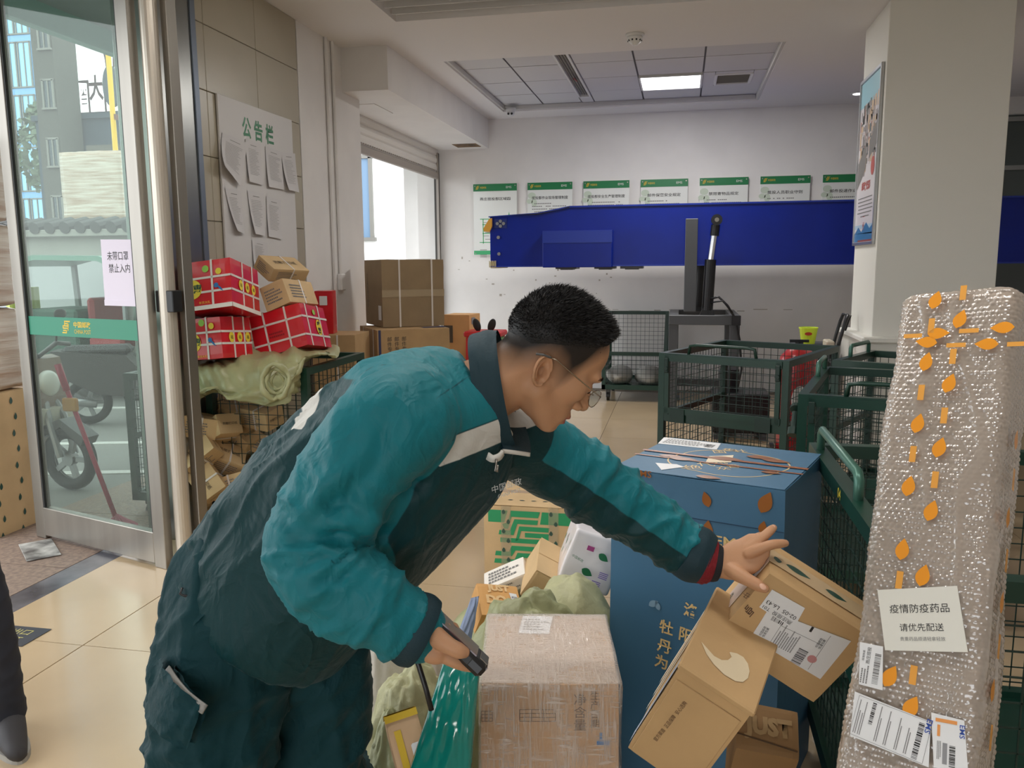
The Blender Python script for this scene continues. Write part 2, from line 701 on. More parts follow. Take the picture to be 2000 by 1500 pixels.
# ---------------------------------------------------------------- pillar
PIL = mat('pillar_paint', (234, 232, 224), .7)
b = MB()
b.box((1.795, 6.875, 1.7), (.81, .79, 3.4), ch=.004)
pillar = struct(b.build('pillar', PIL))
b = MB()
b.box((1.795, 6.875, .5), (.92, .92, 1.0), ch=.004)
b.build('pillar_base', PIL, pillar)
b = MB()
b.box((1.795, 6.875, 1.02), (.97, .97, .045), ch=.01)
b.build('ledge', PIL, pillar)

# ---------------------------------------------------------------- roller door opening (left, far)
window = thing('window_1', 'window opening', 'window', (-3.12, 8.85, 0))
del window['label'], window['category']
struct(window)
SLAT = mat('shutter_slat', (232, 228, 222), .5, bump=.1, bscale=30, stretch=(1, .2, 1))
RAIL = mat('shutter_rail', (168, 160, 152), .45)
for k in range(5):
    m_ = MB()
    prof = [(0, 0), (.018, .02), (.022, .06), (.012, .098), (0, .1)]
    vs = [(x_, y_, z_) for y_ in (-1.62, 1.62) for (x_, z_) in prof]
    n_ = len(prof)
    m_.add(vs, [(i, i + 1, n_ + i + 1, n_ + i) for i in range(n_ - 1)] + [tuple(range(n_)), tuple(range(n_, 2 * n_))])
    m_.build('shutter_slat', SLAT, window, Matrix.Translation((0, 0, 2.76 + k * .1)))
m_ = MB()
m_.box((.005, 0, 2.715), (.04, 3.26, .085), ch=.008)
m_.build('bottom_bar', RAIL, window)
hm = MB()
for k in range(52):
    hm.box((.024, -1.58 + k * .062, 2.775), (.006, .03, .012))
hm.build('hook_row', RAIL, window)
m_ = MB()
m_.box((.0, 1.6, 1.5), (.06, .05, 3.0))
m_.box((.0, -1.62, 1.5), (.06, .05, 3.0))
m_.build('guide_rail', mat('guide_dark', (70, 66, 62), .5), window)
m_ = MB()
m_.box((.02, 1.56, 1.5), (.03, .02, 3.0))
m_.build('guide_lip', RAIL, window)

# far glazed partition seen past the pillar
window2 = struct(thing('window_2', 'x', 'x', (3.9, 10.46, 0)))
del window2['label'], window2['category']
b = MB()
for x_ in (-.62, -.42, .1, .62):
    b.box((x_, 0, 1.6), (.05, .05, 3.2))
for z_ in (.9, 2.62, 3.15):
    b.box((0, 0, z_), (1.28, .05, .05))
b.build('window_frame', mat('grey_frame', (150, 150, 146), .5), window2)
b = MB()
b.box((0, .012, 1.6), (1.26, .012, 3.2))
b.build('pane', mat('dark_pane', (80, 88, 86), .1), window2)

# ---------------------------------------------------------------- entrance door leaf, pull column and steel clad post
door = struct(thing('door_1', 'x', 'x', (-3.193, 3.918, 0), math.atan2(-.35, 1.106)))
del door['label'], door['category']
DW, DH = 1.16, 3.25
b = MB()
b.box((-DW / 2 + .045, 0, DH / 2), (.09, .05, DH), ch=.003)
b.build('stile', STEEL, door)
b = MB()
b.box((DW / 2 - .045, 0, DH / 2), (.09, .05, DH), ch=.003)
b.build('stile', STEEL, door)
b = MB()
b.box((0, 0, .105), (DW - .18, .05, .17), ch=.003)
b.build('bottom_rail', STEEL, door)
b = MB()
b.box((0, 0, DH - .06), (DW - .18, .05, .12), ch=.003)
b.build('top_rail', STEEL, door)
b = MB()
b.box((0, 0, DH / 2 + .03), (DW - .17, .012, DH - .3))
b.build('glass_pane', glass('door_glass', (226, 236, 231), .05, .06, (190, 196, 190)), door)
b = MB()
for x_ in (-DW / 2 + .094, DW / 2 - .094):
    b.box((x_, -.012, DH / 2 + .03), (.012, .016, DH - .32))
b.build('gasket', mat('rubber', (50, 50, 50), .6), door)
# green band with the postal emblem
b = MB()
b.box((0, -.009, 1.268), (DW - .19, .004, .105))
band = b.build('logo_band', mat('band_green', (58, 140, 112), .5), door)
GOLD = mat('gold_print', (226, 190, 60), .5)


def emblem(parent, Mx, s, m, th=0.0):
    """the postal emblem: slanted bars stacked in a folded winged figure"""
    rects = []
    for (a_, b_, c_, d_) in ((.1, .45, .75, .1), (.02, .27, .55, .1), (-.13, .09, .6, .1), (0, -.09, .72, .1), (-.08, -.27, .5, .1), (-.16, -.45, .5, .1)):
        rects.append((a_, b_, c_, d_))
    b = MB(Mx)
    for (cx, cy, w_, h_) in rects:
        sh = lambda x, y: ((x + y * .22) * s, y * s, th)
        b.add([sh(cx - w_ / 2, cy - h_ / 2), sh(cx + w_ / 2, cy - h_ / 2), sh(cx + w_ / 2, cy + h_ / 2), sh(cx - w_ / 2, cy + h_ / 2)], [(0, 1, 2, 3)])
    for (cx, cy, w_, h_) in ((-.2, .27, .1, .42), (.22, .18, .1, .3), (-.36, 0, .1, .2), (.3, -.02, .1, .5), (.12, -.36, .1, .28)):
        sh = lambda x, y: ((x + y * .22) * s, y * s, th)
        b.add([sh(cx - w_ / 2, cy - h_ / 2), sh(cx + w_ / 2, cy - h_ / 2), sh(cx + w_ / 2, cy + h_ / 2), sh(cx - w_ / 2, cy + h_ / 2)], [(0, 1, 2, 3)])
    return b.build('emblem', m, parent)


Fm = frame((-.05, -.0118, 1.268), (1, 0, 0), (0, 0, 1))
emblem(band, Fm @ Matrix.Translation((-.085, 0, 0)), .07, GOLD)
text(band, '中国邮政', Fm @ Matrix.Translation((.06, .016, 0)), GOLD, h=.034, w=.15, bold=.02)
text(band, 'CHINA POST', Fm @ Matrix.Translation((.06, -.022, 0)), GOLD, h=.022, w=.145)
# paper notice stuck on the glass
nt_ = thing('paper_notice', 'white paper notice with two lines of black characters stuck on the door glass', 'paper', (0, 0, 0))
nt_.matrix_world = Matrix.Translation((-3.193, 3.918, 0)) @ Matrix.Rotation(math.atan2(-.35, 1.106), 4, 'Z')
b = MB()
b.add([(.222, -.0085, 1.738), (.489, -.0085, 1.732), (.478, -.0085, 1.400), (.218, -.0085, 1.402), (.222, -.0075, 1.738), (.489, -.0075, 1.732), (.478, -.0075, 1.400), (.218, -.0075, 1.402)], [(0, 1, 2, 3), (7, 6, 5, 4), (0, 4, 5, 1), (1, 5, 6, 2), (2, 6, 7, 3), (3, 7, 4, 0)])
b.box((.348, -.0095, 1.408), (.262, .003, .03))
b.build('sheet', mat('lilac_paper', (226, 216, 228), .6), nt_)
text(nt_, '未带口罩', frame((.352, -.0092, 1.652), (1, 0, 0), (0, 0, 1)), INK, h=.046, w=.17)
text(nt_, '禁止入内', frame((.358, -.0092, 1.588), (1, 0, 0), (0, 0, 1)), INK, h=.046, w=.17)
# round pull column beside the leaf with its clamp
b = MB()
b.cyl((DW / 2 + .06, .05, .04), (DW / 2 + .06, .05, DH), .042, n=20)
b.build('pull_column', mat('satin_column', (205, 196, 182), .35, .7), door, smooth=False)
b = MB()
b.box((DW / 2 + .07, .05, 1.42), (.13, .06, .11), ch=.004)
b.build('clamp', BLACK, door)
b = MB()
b.box((DW / 2 + .105, .13, DH / 2), (.045, .06, DH), ch=.003)
b.build('second_stile', STEEL, door)
# steel clad post closing the wall end
b = MB()
b.box((-2.93, 4.36, 1.7), (.26, .4, 3.4), ch=.004)
post = struct(b.build('trim_2', mat('steel_cladding', (150, 150, 146), .3, .9, var=.25, vscale=1.2, stretch=(1, 1, .35))))
b = MB()
b.box((-2.80, 4.52, 1.7), (.02, .05, 3.4), ch=.003)
b.build('corner_strip', mat('blue_grey_metal', (112, 122, 136), .4, .5), post)

# ---------------------------------------------------------------- notice plates on the back wall
ACRYL = mat('white_acrylic', (228, 230, 226), .25, coat=.3)
HEAD = mat('header_green', (24, 120, 70), .35)
PALE = mat('pale_sage_print', (196, 208, 190), .6)
TITLES = ['燕庄揽投部区域图', '揽投部作业现场管理制度', '揽投部安全生产管理制度', '邮件保密安全规定', '禁限寄物品规定', '揽投人员职业守则', '邮件投递作业规范']
for k, ttl in enumerate(TITLES):
    x = -2.355 + .708 * k
    lab = ['green headed white plate with a green outlined area map, first on the back wall',
           'green headed white rules plate second from the roller door, titled for site work',
           'green headed white rules plate third from the roller door, titled for safe production',
           'green headed white rules plate fourth from the roller door, titled for mail secrecy',
           'green headed white rules plate directly above the dark grey upright of the conveyor frame',
           'green headed white plate second nearest to the pillar, one text line under its title',
           'green headed white rules plate partly hidden behind the pillar poster'][k]
    t = thing('wall_plate', lab, 'sign', (x, 10.47, 2.15), group='rules plates on the back wall')
    b = MB()
    b.box((0, 0, 0), (.57, .012, .9), ch=.003)
    b.build('plate', ACRYL, t)
    b = MB()
    b.box((0, -.0075, .405), (.57, .003, .09))
    hd = b.build('header_bar', HEAD, t)
    Fm = frame((0, -.0098, 0), (1, 0, 0), (0, 0, 1))
    emblem(hd, Fm @ Matrix.Translation((-.23, .405, 0)), .045, GOLD)
    text(hd, '中国邮政', Fm @ Matrix.Translation((-.155, .405, 0)), GOLD, h=.026, w=.085)
    text(hd, 'EMS', Fm @ Matrix.Translation((.18, .405, 0)), PAPER, h=.026, w=.07)
    Fm = frame((0, -.0068, 0), (1, 0, 0), (0, 0, 1))
    if k:
        flat(t, Fm, [], PALE, 'leaf_print', [oval(-.23, .29, .05, .04), oval(-.2, .2, .035, .05), oval(-.26, .22, .04, .03)])
    Fm = frame((0, -.0072, 0), (1, 0, 0), (0, 0, 1))
    text(t, ttl, Fm @ Matrix.Translation((0, .262, 0)), INK, h=.04, w=min(.46, .05 * len(ttl)), bold=.008)
    rnd = random.Random(k)
    if k == 0:
        GP = mat('map_green', (30, 170, 90), .5)
        L_ = .009
        rects = [(-.1, -.14, L_, .3), (-.1, -.29, L_, .02), (-.06, .01, .16, L_), (.0, -.06, .22, L_), (.0, -.17, .22, L_), (-.02, -.285, .26, L_), (.08, -.14, L_, .28), (.02, -.02, L_, .08)]
        rects = [(a - .06, c, d, e) for a, c, d, e in rects]
        flat(t, Fm, rects, GP, 'area_map', [[(-.04, .014), (.06, .02), (.11, -.04), (.102, -.046), (.056, .011), (-.04, .005)], [(.11, -.04), (.11, -.29), (.1, -.29), (.1, -.05)], [(.17, .04), (.18, .1), (.19, .04)], ])
        flat(t, Fm, [(-.12 + .02 * (i % 2), -.035 - .042 * i, .07, .006) for i in range(6)] + [(-.16, -.38 - .022 * i, .09, .007) for i in range(5)], GREY, 'text_line')
        b = MB()
        b.box((0, -.0075, -.415), (.57, .003, .05))
        b.build('foot_bar', mat('foot_green', (60, 170, 110), .4), t)
    else:
        rects, y = [], .19
        n_ = 1 if k in (5, 6) else 12
        for i in range(n_):
            w_ = .44 if i % 3 else rnd.uniform(.2, .4)
            for q in range(int(w_ / .022)):
                if rnd.random() < .9:
                    rects.append((-.22 + q * .022 + (.03 if i % 3 == 0 else 0), y, .016, .011))
            y -= .034
        flat(t, Fm, rects, GREY, 'text_line')
    b = MB()
    for sx in (-.262, .262):
        for sz in (-.425, .425):
            b.cyl((sx, .03, sz), (sx, -.012, sz), .008, n=10)
    b.build('standoff', STEEL, t)['kind'] = 'stuff'

# ---------------------------------------------------------------- notice board with sheets
bd = thing('notice_board', 'tall white notice board with green heading on the beige tiled wall', 'board', (-2.838, 5.303, 1.95))
b = MB()
b.box((0, 0, 0), (.014, 1.0, 1.4), ch=.002)
b.build('board', mat('board_white', (214, 212, 210), .5), bd)
Fb = frame((.0078, 0, 0), (0, 1, 0), (0, 0, 1))
for k, ch in enumerate('公告栏'):
    text(bd, ch, Fb @ Matrix.Translation((-.085 + .155 * (k - .5) * 1.0, .545, 0)), HEAD, h=.135, w=.115, bold=.03)
sheets = [((434, 259), (485, 280), (464, 364), (425, 325), 'curled white notice sheet tilted at the upper left of the notice board', .09),
          ((479, 271), (508, 281), (512, 362), (483, 355), 'straight white notice sheet under the last heading sign of the notice board', .03),
          ((518, 285), (549, 297), (553, 371), (521, 365), 'white notice sheet third in the upper row of the notice board', .03),
          ((549, 297), (576, 300), (581, 376), (556, 371), 'white notice sheet with its stack of pages curling past the board edge', .06),
          ((439, 367), (471, 373), (474, 457), (455, 451), 'white notice sheet lower left on the notice board, swinging away', .06),
          ((483, 372), (515, 378), (515, 461), (492, 457), 'white notice sheet in the middle of the lower row on the notice board', .05),
          ((520, 383), (548, 391), (550, 468), (522, 462), 'white notice sheet at the right of the lower row on the notice board', .02),
          ((492, 468), (522, 474), (522, 530), (494, 520), 'lowest white notice sheet, half hidden by the parcels under the notice board', .02)]
QS = [
    [(4.83, 2.419), (5.146, 2.396), (4.979, 2.104), (4.754, 2.205)] ,
    [(5.109, 2.421), (5.305, 2.414), (5.304, 2.139), (5.106, 2.145)] ,
    [(5.375, 2.41), (5.605, 2.398), (5.609, 2.133), (5.368, 2.134)] ,
    [(5.605, 2.398), (5.823, 2.414), (5.837, 2.134), (5.633, 2.135)] ,
    [(4.823, 2.081), (5.021, 2.078), (5.011, 1.802), (4.892, 1.817)] ,
    [(5.1, 2.088), (5.32, 2.085), (5.289, 1.797), (5.13, 1.805)] ,
    [(5.354, 2.071), (5.562, 2.058), (5.549, 1.779), (5.34, 1.795)] ,
    [(5.126, 1.768), (5.335, 1.752), (5.315, 1.555), (5.121, 1.591)] ,
]
SHEET = mat('sheet_paper', (212, 210, 210), .7)
for i, (q, s) in enumerate(zip(QS, sheets)):
    lab, curl = s[4], s[5]
    c0 = (sum(p[0] for p in q) / 4, sum(p[1] for p in q) / 4)
    t = thing('notice_sheet', lab, 'paper', (-2.83, c0[0], c0[1]), group='sheets pinned on the notice board')
    NU, NV = 5, 8

    def P(u, v, off=0.0):
        a = [q[0][k] * (1 - u) + q[1][k] * u for k in (0, 1)]
        c = [q[3][k] * (1 - u) + q[2][k] * u for k in (0, 1)]
        y, z = a[0] * (1 - v) + c[0] * v, a[1] * (1 - v) + c[1] * v
        x = .004 + .55 * curl * (v ** 2.2) * (.4 + .6 * (1 - u)) + off
        return (x, y - c0[0], z - c0[1])
    b = MB()
    vs = [P(u / NU, v / NV) for v in range(NV + 1) for u in range(NU + 1)]
    n_ = len(vs)
    vs += [(x - .0015, y, z) for (x, y, z) in vs]
    fs = []
    for v in range(NV):
        for u in range(NU):
            a = v * (NU + 1) + u
            fs.append((a, a + 1, a + NU + 2, a + NU + 1))
            fs.append((n_ + a, n_ + a + NU + 1, n_ + a + NU + 2, n_ + a + 1))
    b.add(vs, fs)
    b.build('sheet', SHEET, t, smooth=True)
    b = MB()
    rnd = random.Random(i)
    rows = [(.10, .3, .7, .012)] + [(.2 + .037 * k, .15, rnd.uniform(.6, .88), .006) for k in range(17)]
    for (v, ua, ub, h) in rows:
        m_ = 6
        for k in range(m_):
            a, c = ua + (ub - ua) * k / m_, ua + (ub - ua) * (k + 1) / m_
            b.add([P(a, v, .0012), P(c, v, .0012), P(c, v + h, .0012), P(a, v + h, .0012)], [(0, 1, 2, 3)])
    b.build('text_line', GREY, t)

# ---------------------------------------------------------------- poster in a silver frame on the pillar
t = thing('framed_poster', 'tall city poster in a thin silver frame on the pillar side', 'poster', (1.385, 6.9, 2.36))
b = MB()
PW, PH = .7, 1.26
for (c, d) in (((-.008, 0, PH / 2), (.022, PW, .025)), ((-.008, 0, -PH / 2), (.022, PW, .025)), ((-.008, PW / 2, 0), (.022, .025, PH + .025)), ((-.008, -PW / 2, 0), (.022, .025, PH + .025))):
    b.box(c, d, ch=.003)
b.build('frame', mat('silver_frame', (196, 198, 200), .3, .8), t)
b = MB()
b.box((-.002, 0, 0), (.01, PW - .01, PH - .01))
b.build('sheet', mat('poster_paper', (222, 216, 220), .35), t)
# u runs from the far edge to the near edge (seen from the room), v up
Fp = frame((-.0076, 0, 0), (0, -1, 0), (0, 0, 1))
flat(t, Fp, [(0, .555, .66, .12), (0, .46, .66, .07)], mat('poster_sky', (150, 205, 222), .4), 'sky_print')
cols = [mat('poster_c%d' % i, c, .4) for i, c in enumerate([(196, 176, 166), (120, 116, 112), (176, 128, 120), (206, 196, 192), (92, 98, 96), (160, 150, 150), (214, 184, 150)])]
rnd = random.Random(5)
for i, c in enumerate(cols):
    rects = []
    for k in range(26):
        u = rnd.uniform(-.3, .3)
        hi = .4 + (u + .3) * .1
        v = rnd.uniform(-.12 + .25 * (u + .3), hi)
        rects.append((u, v, rnd.uniform(.02, .07), rnd.uniform(.03, .11)))
    flat(t, Fp, rects, c, 'city_print', th=.0001 * (i + 1))
flat(t, Fp, [], mat('poster_c1', (0, 0, 0)), 'street_print', [[(-.32, -.2), (-.05, -.06), (-.05, .14), (-.32, .0)], [(.05, .0), (.32, .1), (.32, .28), (.05, .14)]], th=.001)
flat(t, Fp, [], mat('poster_red', (190, 70, 60), .4), 'red_seal', [oval(.2, -.06, .06, .07)], th=.0012)
text(t, '邮政光彩', Fp @ Matrix.Translation((.0, -.19, .001)), mat('poster_red', (0, 0, 0)), h=.07, w=.3, bold=.03)
flat(t, Fp, [(rnd.uniform(-.02, .02), -.28 - .028 * k, .5 - (.2 if k == 5 else 0), .007) for k in range(6)], GREY, 'text_line', th=.001)
text(t, '一\n州', Fp @ Matrix.Translation((-.02, -.475, .001)), mat('poster_red', (0, 0, 0)), h=.11)
flat(t, Fp, [(0, -.5, .66, .03)], mat('poster_haze', (176, 200, 220), .4), 'haze_print', th=.0003)
flat(t, Fp, [(0, -.585, .66, .07)], mat('poster_blue', (60, 120, 172), .4), 'mountain_print', [[(-.33, -.55), (-.2, -.5), (-.08, -.54), (.08, -.47), (.2, -.52), (.33, -.48), (.33, -.56)]], th=.0006)
flat(t, Fp, [(.05, -.612, .5, .02)], mat('poster_roof', (150, 80, 66), .4), 'roof_print', th=.001)

# ---------------------------------------------------------------- blue telescopic conveyor
BLUE = mat('conveyor_blue', (2, 30, 128), .3, var=.06, vscale=3, spec=.3)
BLUE2 = mat('conveyor_cover_blue', (8, 42, 142), .3)
DGREY = mat('frame_grey', (78, 80, 84), .45)
BLACKM = mat('black_metal', (26, 26, 30), .35)
t = thing('belt_conveyor', 'long blue belt conveyor boom along the back wall on a grey stand', 'conveyor', (0, 9.0, 0))
b = MB()
out = [(-2.085, 1.555), (-2.085, 2.105), (-1.56, 2.13), (-1.21, 2.19), (4.5, 2.20), (4.5, 1.56)]
Mx = frame((0, 0, 0), (1, 0, 0), (0, 0, 1))
b.prism(out, 0, -.72, Mx)
b.build('boom_body', BLUE, t)
b = MB()
b.prism([(-2.1, 2.11), (-1.55, 2.14), (-1.2, 2.205), (4.5, 2.213), (4.5, 2.195), (-1.2, 2.188), (-1.56, 2.125), (-2.1, 2.1)], .012, -.03, Mx)
b.prism([(-2.085, 1.555), (4.5, 1.56), (4.5, 1.575), (-2.085, 1.57)], .012, -.03, Mx)
b.build('edge_flange', BLUE2, t)
b = MB()
b.prism([(-1.55, 2.13), (-1.3, 2.17), (-1.2, 2.2), (-1.2, 2.188), (-1.56, 2.118), (-1.85, 2.118)], .016, -.03, Mx)
b.build('belt_edge', BLACKM, t)
b = MB()
b.box((-1.105, -.05, 1.745), (.75, .12, .395), ch=.006)
b.build('motor_cover', BLUE, t)
b = MB()
b.prism([(-1.48, 1.81), (-.73, 1.81), (-.73, 1.94), (-1.48, 1.94)], .1125, .113, Mx)
b.build('cover_lip', BLUE2, t)
b = MB()
b.box((-1.965, -.003, 2.03), (.14, .008, .1))
b.build('bolt_plate', mat('deep_blue', (14, 36, 110), .35), t)
bo = MB()
bo.cyl((0, 0, 0), (0, -.014, 0), .018, n=14)
bom = bo.mesh('bolt', mat('zinc', (150, 150, 150), .35, .8))
for (x, z) in ((-2.0, 2.03), (-1.93, 2.03), (-1.965, 2.055), (-1.965, 2.003), (-1.99, 1.88), (-1.985, 1.70)):
    link('bolt', bom, t, Matrix.Translation((x, -.005, z)))
b = MB()
b.prism([(-2.06, 2.09), (-2.09, 2.08), (-2.155, 1.98), (-2.15, 1.945), (-2.085, 1.945), (-2.06, 2.0)], .03, -.7, Mx)
b.build('bumper_bracket', mat('bumper_orange', (206, 150, 50), .5), t)
b = MB()
b.box((-2.06, .35, 1.585), (.085, .72, .085), Matrix.Translation((0, 0, 0)), ch=.02)
for k in range(5):
    b.box((-2.095 + .018 * k, -.012, 1.59), (.006, .01, .075))
b.build('end_roller_guard', mat('bumper_beige', (190, 176, 140), .6), t)
for (x, w_) in ((-1.24, .23), (-.82, .22), (-.53, .24)):
    b = MB()
    b.box((x, .15, 1.545), (w_, .3, .03))
    b.box((x, .15, 1.535), (w_ * .6, .2, .03))
    b.build('underside_bracket', DGREY, t)
# stand
b = MB()
b.box((.092, -.22, 1.56), (.125, .1, .95), ch=.004)
b.build('upright', DGREY, t)
b = MB()
b.box((.24, -.22, 1.0), (.72, .12, .1), ch=.004)
b.build('stand_rail', DGREY, t)
b = MB()
b.box((.24, .75, 1.0), (.72, .1, .1), ch=.004)
b.build('stand_rail', DGREY, t)
for x in (-.07, .55):
    b = MB()
    b.box((x, .26, 1.0), (.1, .9, .1), ch=.004)
    b.build('stand_rail', DGREY, t)
    for y in (-.22, .75):
        b = MB()
        b.box((x, y, .48), (.1, .1, .95), ch=.004)
        b.box((x, y, .015), (.16, .16, .03))
        b.build('leg', DGREY, t)
b = MB()
b.box((.24, .75, .2), (.6, .08, .08))
b.build('stand_rail', DGREY, t)
b = MB()
b.box((.56, -.29, 1.0), (.09, .012, .1))
b.build('end_plate', BLACKM, t)
for y, xo in ((-.2, 0), (.5, -.08)):
    b = MB()
    b.prism([(-.075, 0), (.075, 0), (.03, .11), (-.03, .11)], -.04, .04, Matrix.Translation((.27 + xo, y, 1.05)) @ frame((0, 0, 0), (1, 0, 0), (0, 0, 1)))
    b.build('pivot_lug', BLACKM, t)
    b = MB()
    b.cyl((.27 + xo, y, 1.1), (.29 + xo, y, 1.62), .058, n=18)
    b.build('cylinder_barrel', BLACKM, t)
    b = MB()
    b.cyl((.29 + xo, y, 1.6), (.325 + xo, y, 1.9), .034, n=16)
    b.build('piston_rod', mat('chrome', (210, 210, 212), .12, 1.0), t)
    b = MB()
    b.cyl((.322 + xo, y, 1.86), (.332 + xo, y, 1.97), .045, n=16)
    b.cyl((.34 + xo, y + .03, 2.02), (.34 + xo, y - .05, 2.02), .056, n=20)
    b.build('rod_eye', BLACKM, t)
    b = MB()
    b.cyl((.34 + xo, y - .045, 2.02), (.34 + xo, y - .06, 2.02), .022, n=14)
    b.build('pin', STEEL, t)
b = MB()
b.tube([(.3, -.25, 1.22), (.38, -.28, 1.24), (.47, -.28, 1.15), (.55, -.28, 1.02), (.6, -.27, .8), (.63, -.27, .5), (.6, -.25, .3), (.5, -.2, .2), (.62, -.2, .1), (.8, -.3, .04)], .012, n=8)
b.tube([(.3, -.25, 1.18), (.42, -.3, 1.2), (.52, -.3, 1.08)], .009, n=8)
b.build('hydraulic_hose', BLACKM, t, smooth=True)

# ---------------------------------------------------------------- mesh cage trolleys


def cage(label, loc, rz, w, d, h=1.0, front=None, base=.17, gate=True, handle=None, step=.05, number=None):
    t = thing('cage_trolley', label, 'cage trolley', loc, rz, group='green wire cage trolleys')
    p = .042
    fh = front or h
    for sx in (-1, 1):
        for sy in (-1, 1):
            b = MB()
            hh = fh if sy < 0 else h
            b.box((sx * (w / 2 - p / 2), sy * (d / 2 - p / 2), (hh + base) / 2), (p, p, hh - base))
            b.build('post', GREEN, t)
    for sy, hh in ((-1, fh), (1, h)):
        b = MB()
        b.box((0, sy * (d / 2 - p / 2), hh - p / 2), (w - 2 * p, p, p))
        b.build('top_rail', GREEN, t)
    for sx in (-1, 1):
        b = MB()
        b.bar((sx * (w / 2 - p / 2), -d / 2 + p, fh - p / 2), (sx * (w / 2 - p / 2), d / 2 - p, h - p / 2), p, p)
        b.build('top_rail', GREEN, t)
    b = MB()
    for (c, dd) in (((0, -d / 2 + p / 2, base), (w, p, p * 1.3)), ((0, d / 2 - p / 2, base), (w, p, p * 1.3)), ((-w / 2 + p / 2, 0, base), (p, d, p * 1.3)), ((w / 2 - p / 2, 0, base), (p, d, p * 1.3))):
        b.box(c, dd)
    b.box((0, 0, base), (w - .05, d - .05, .012))
    b.build('deck', GREEN, t)
    zm = base + (fh - base) * .49

    def panel(p0, p1, z0, z1a, z1b):
        """wire panel between two plan points"""
        b = MB()
        L = math.dist(p0, p1)
        n = max(2, int(L / step))
        for i in range(1, n):
            f = i / n
            x, y = p0[0] + (p1[0] - p0[0]) * f, p0[1] + (p1[1] - p0[1]) * f
            b.cyl((x, y, z0), (x, y, z1a + (z1b - z1a) * f), .0024, n=4, cap=False)
        m = max(2, int((min(z1a, z1b) - z0) / step))
        for i in range(1, m):
            z = z0 + (min(z1a, z1b) - z0) * i / m
            b.cyl((p0[0], p0[1], z), (p1[0], p1[1], z), .0024, n=4, cap=False)
        o = b.build('wire_panel', DGREEN, t)
        o['kind'] = 'stuff'
    a, c = w / 2 - p / 2, d / 2 - p / 2
    panel((-a, c), (a, c), base, h - p, h - p)
    panel((-a, -c), (-a, c), base, fh - p, h - p)
    panel((a, -c), (a, c), base, fh - p, h - p)
    panel((-a, -c), (a, -c), base, fh - p, fh - p)
    if gate:
        # lower fixed frame with its hinged upper gate
        b = MB()
        b.box((0, -c, zm), (w - 2 * p, p * .9, p * 1.6))
        b.build('mid_rail', GREEN, t)
        g = MB()
        for (cc, dd) in (((-a + p, -c - .02, (zm + fh) / 2), (.03, .02, fh - zm - .03)), ((a - p, -c - .02, (zm + fh) / 2), (.03, .02, fh - zm - .03)),
                         ((0, -c - .02, fh - .03), (w - 2 * p, .02, .045)), ((0, -c - .02, zm + .04), (w - 2 * p, .02, .04))):
            g.box(cc, dd)
        go = g.build('gate', GREEN, t)
        for sx in (-1, 1):
            g = MB()
            g.box((sx * (a - p), -c - .035, fh - .08), (.03, .012, .1), ch=.004)
            g.cyl((sx * (a - p), -c - .05, fh - .1), (sx * (a - p), -c - .03, fh - .1), .014, n=10)
            g.build('latch', DGREEN, go)
            g = MB()
            g.box((sx * (a - p * 3), -c - .034, zm + .01), (.1, .006, .09))
            g.build('hinge', DGREEN, go)
        b = MB()
        b.tube([(-a * .55, -c - .01, fh - .01), (-a * .52, -c - .012, fh + .055), (-a * .4, -c - .012, fh + .062), (a * .4, -c - .012, fh + .062), (a * .52, -c - .012, fh + .055), (a * .55, -c - .01, fh - .01)], .011, n=8)
        b.build('handle', GREEN, t, smooth=True)
    # side mid rails
    for sx in (-1, 1):
        b = MB()
        b.box((sx * a, 0, zm), (p * .8, d - 2 * p, p * .9))
        b.build('mid_rail', GREEN, t)
    if handle:
        sx, y0_, y1_ = handle
        b = MB()
        b.tube([(sx * a, y0_, h - .02), (sx * a, y0_, h + .05), (sx * a, y0_ + .02 * (1 if y1_ > y0_ else -1), h + .066), (sx * a, y1_ - .02 * (1 if y1_ > y0_ else -1), h + .066), (sx * a, y1_, h + .05), (sx * a, y1_, h - .02)], .013, n=10)
        b.build('handle', mat('worn_green', (70, 112, 98), .35, .3), t, smooth=True)
        b = MB()
        b.cyl((sx * (a + .04), -d / 2 + .09, h - .1), (sx * (a + .04), -d / 2 + .03, h - .2), .014, n=10)
        b.cyl((sx * (a + .04), -d / 2 + .12, h - .08), (sx * (a + .04), -d / 2 + .1, h - .09), .026, n=12)
        b.cyl((sx * (a + .04), -d / 2 + .05, h - .17), (sx * (a + .04), -d / 2 + .03, h - .2), .026, n=12)
        b.build('latch', DGREEN, t)
    for sx in (-1, 1):
        for sy in (-1, 1):
            x, y = sx * (w / 2 - .07), sy * (d / 2 - .09)
            b = MB()
            b.box((x, y, base - .045), (.05, .05, .05))
            b.box((x - .022, y + .01, base - .09), (.006, .04, .08))
            b.box((x + .022, y + .01, base - .09), (.006, .04, .08))
            co = b.build('caster', DGREY, t)
            b = MB()
            b.cyl((x - .017, y + .015, .055), (x + .017, y + .015, .055), .054, n=16)
            b.build('wheel', BLACK, co)
    if number:
        Fn = frame((-a - p / 2 - .001, .05, h - .022), (0, -1, 0), (0, 0, 1))
        text(t, number, Fn, YEL, h=.03)
    return t


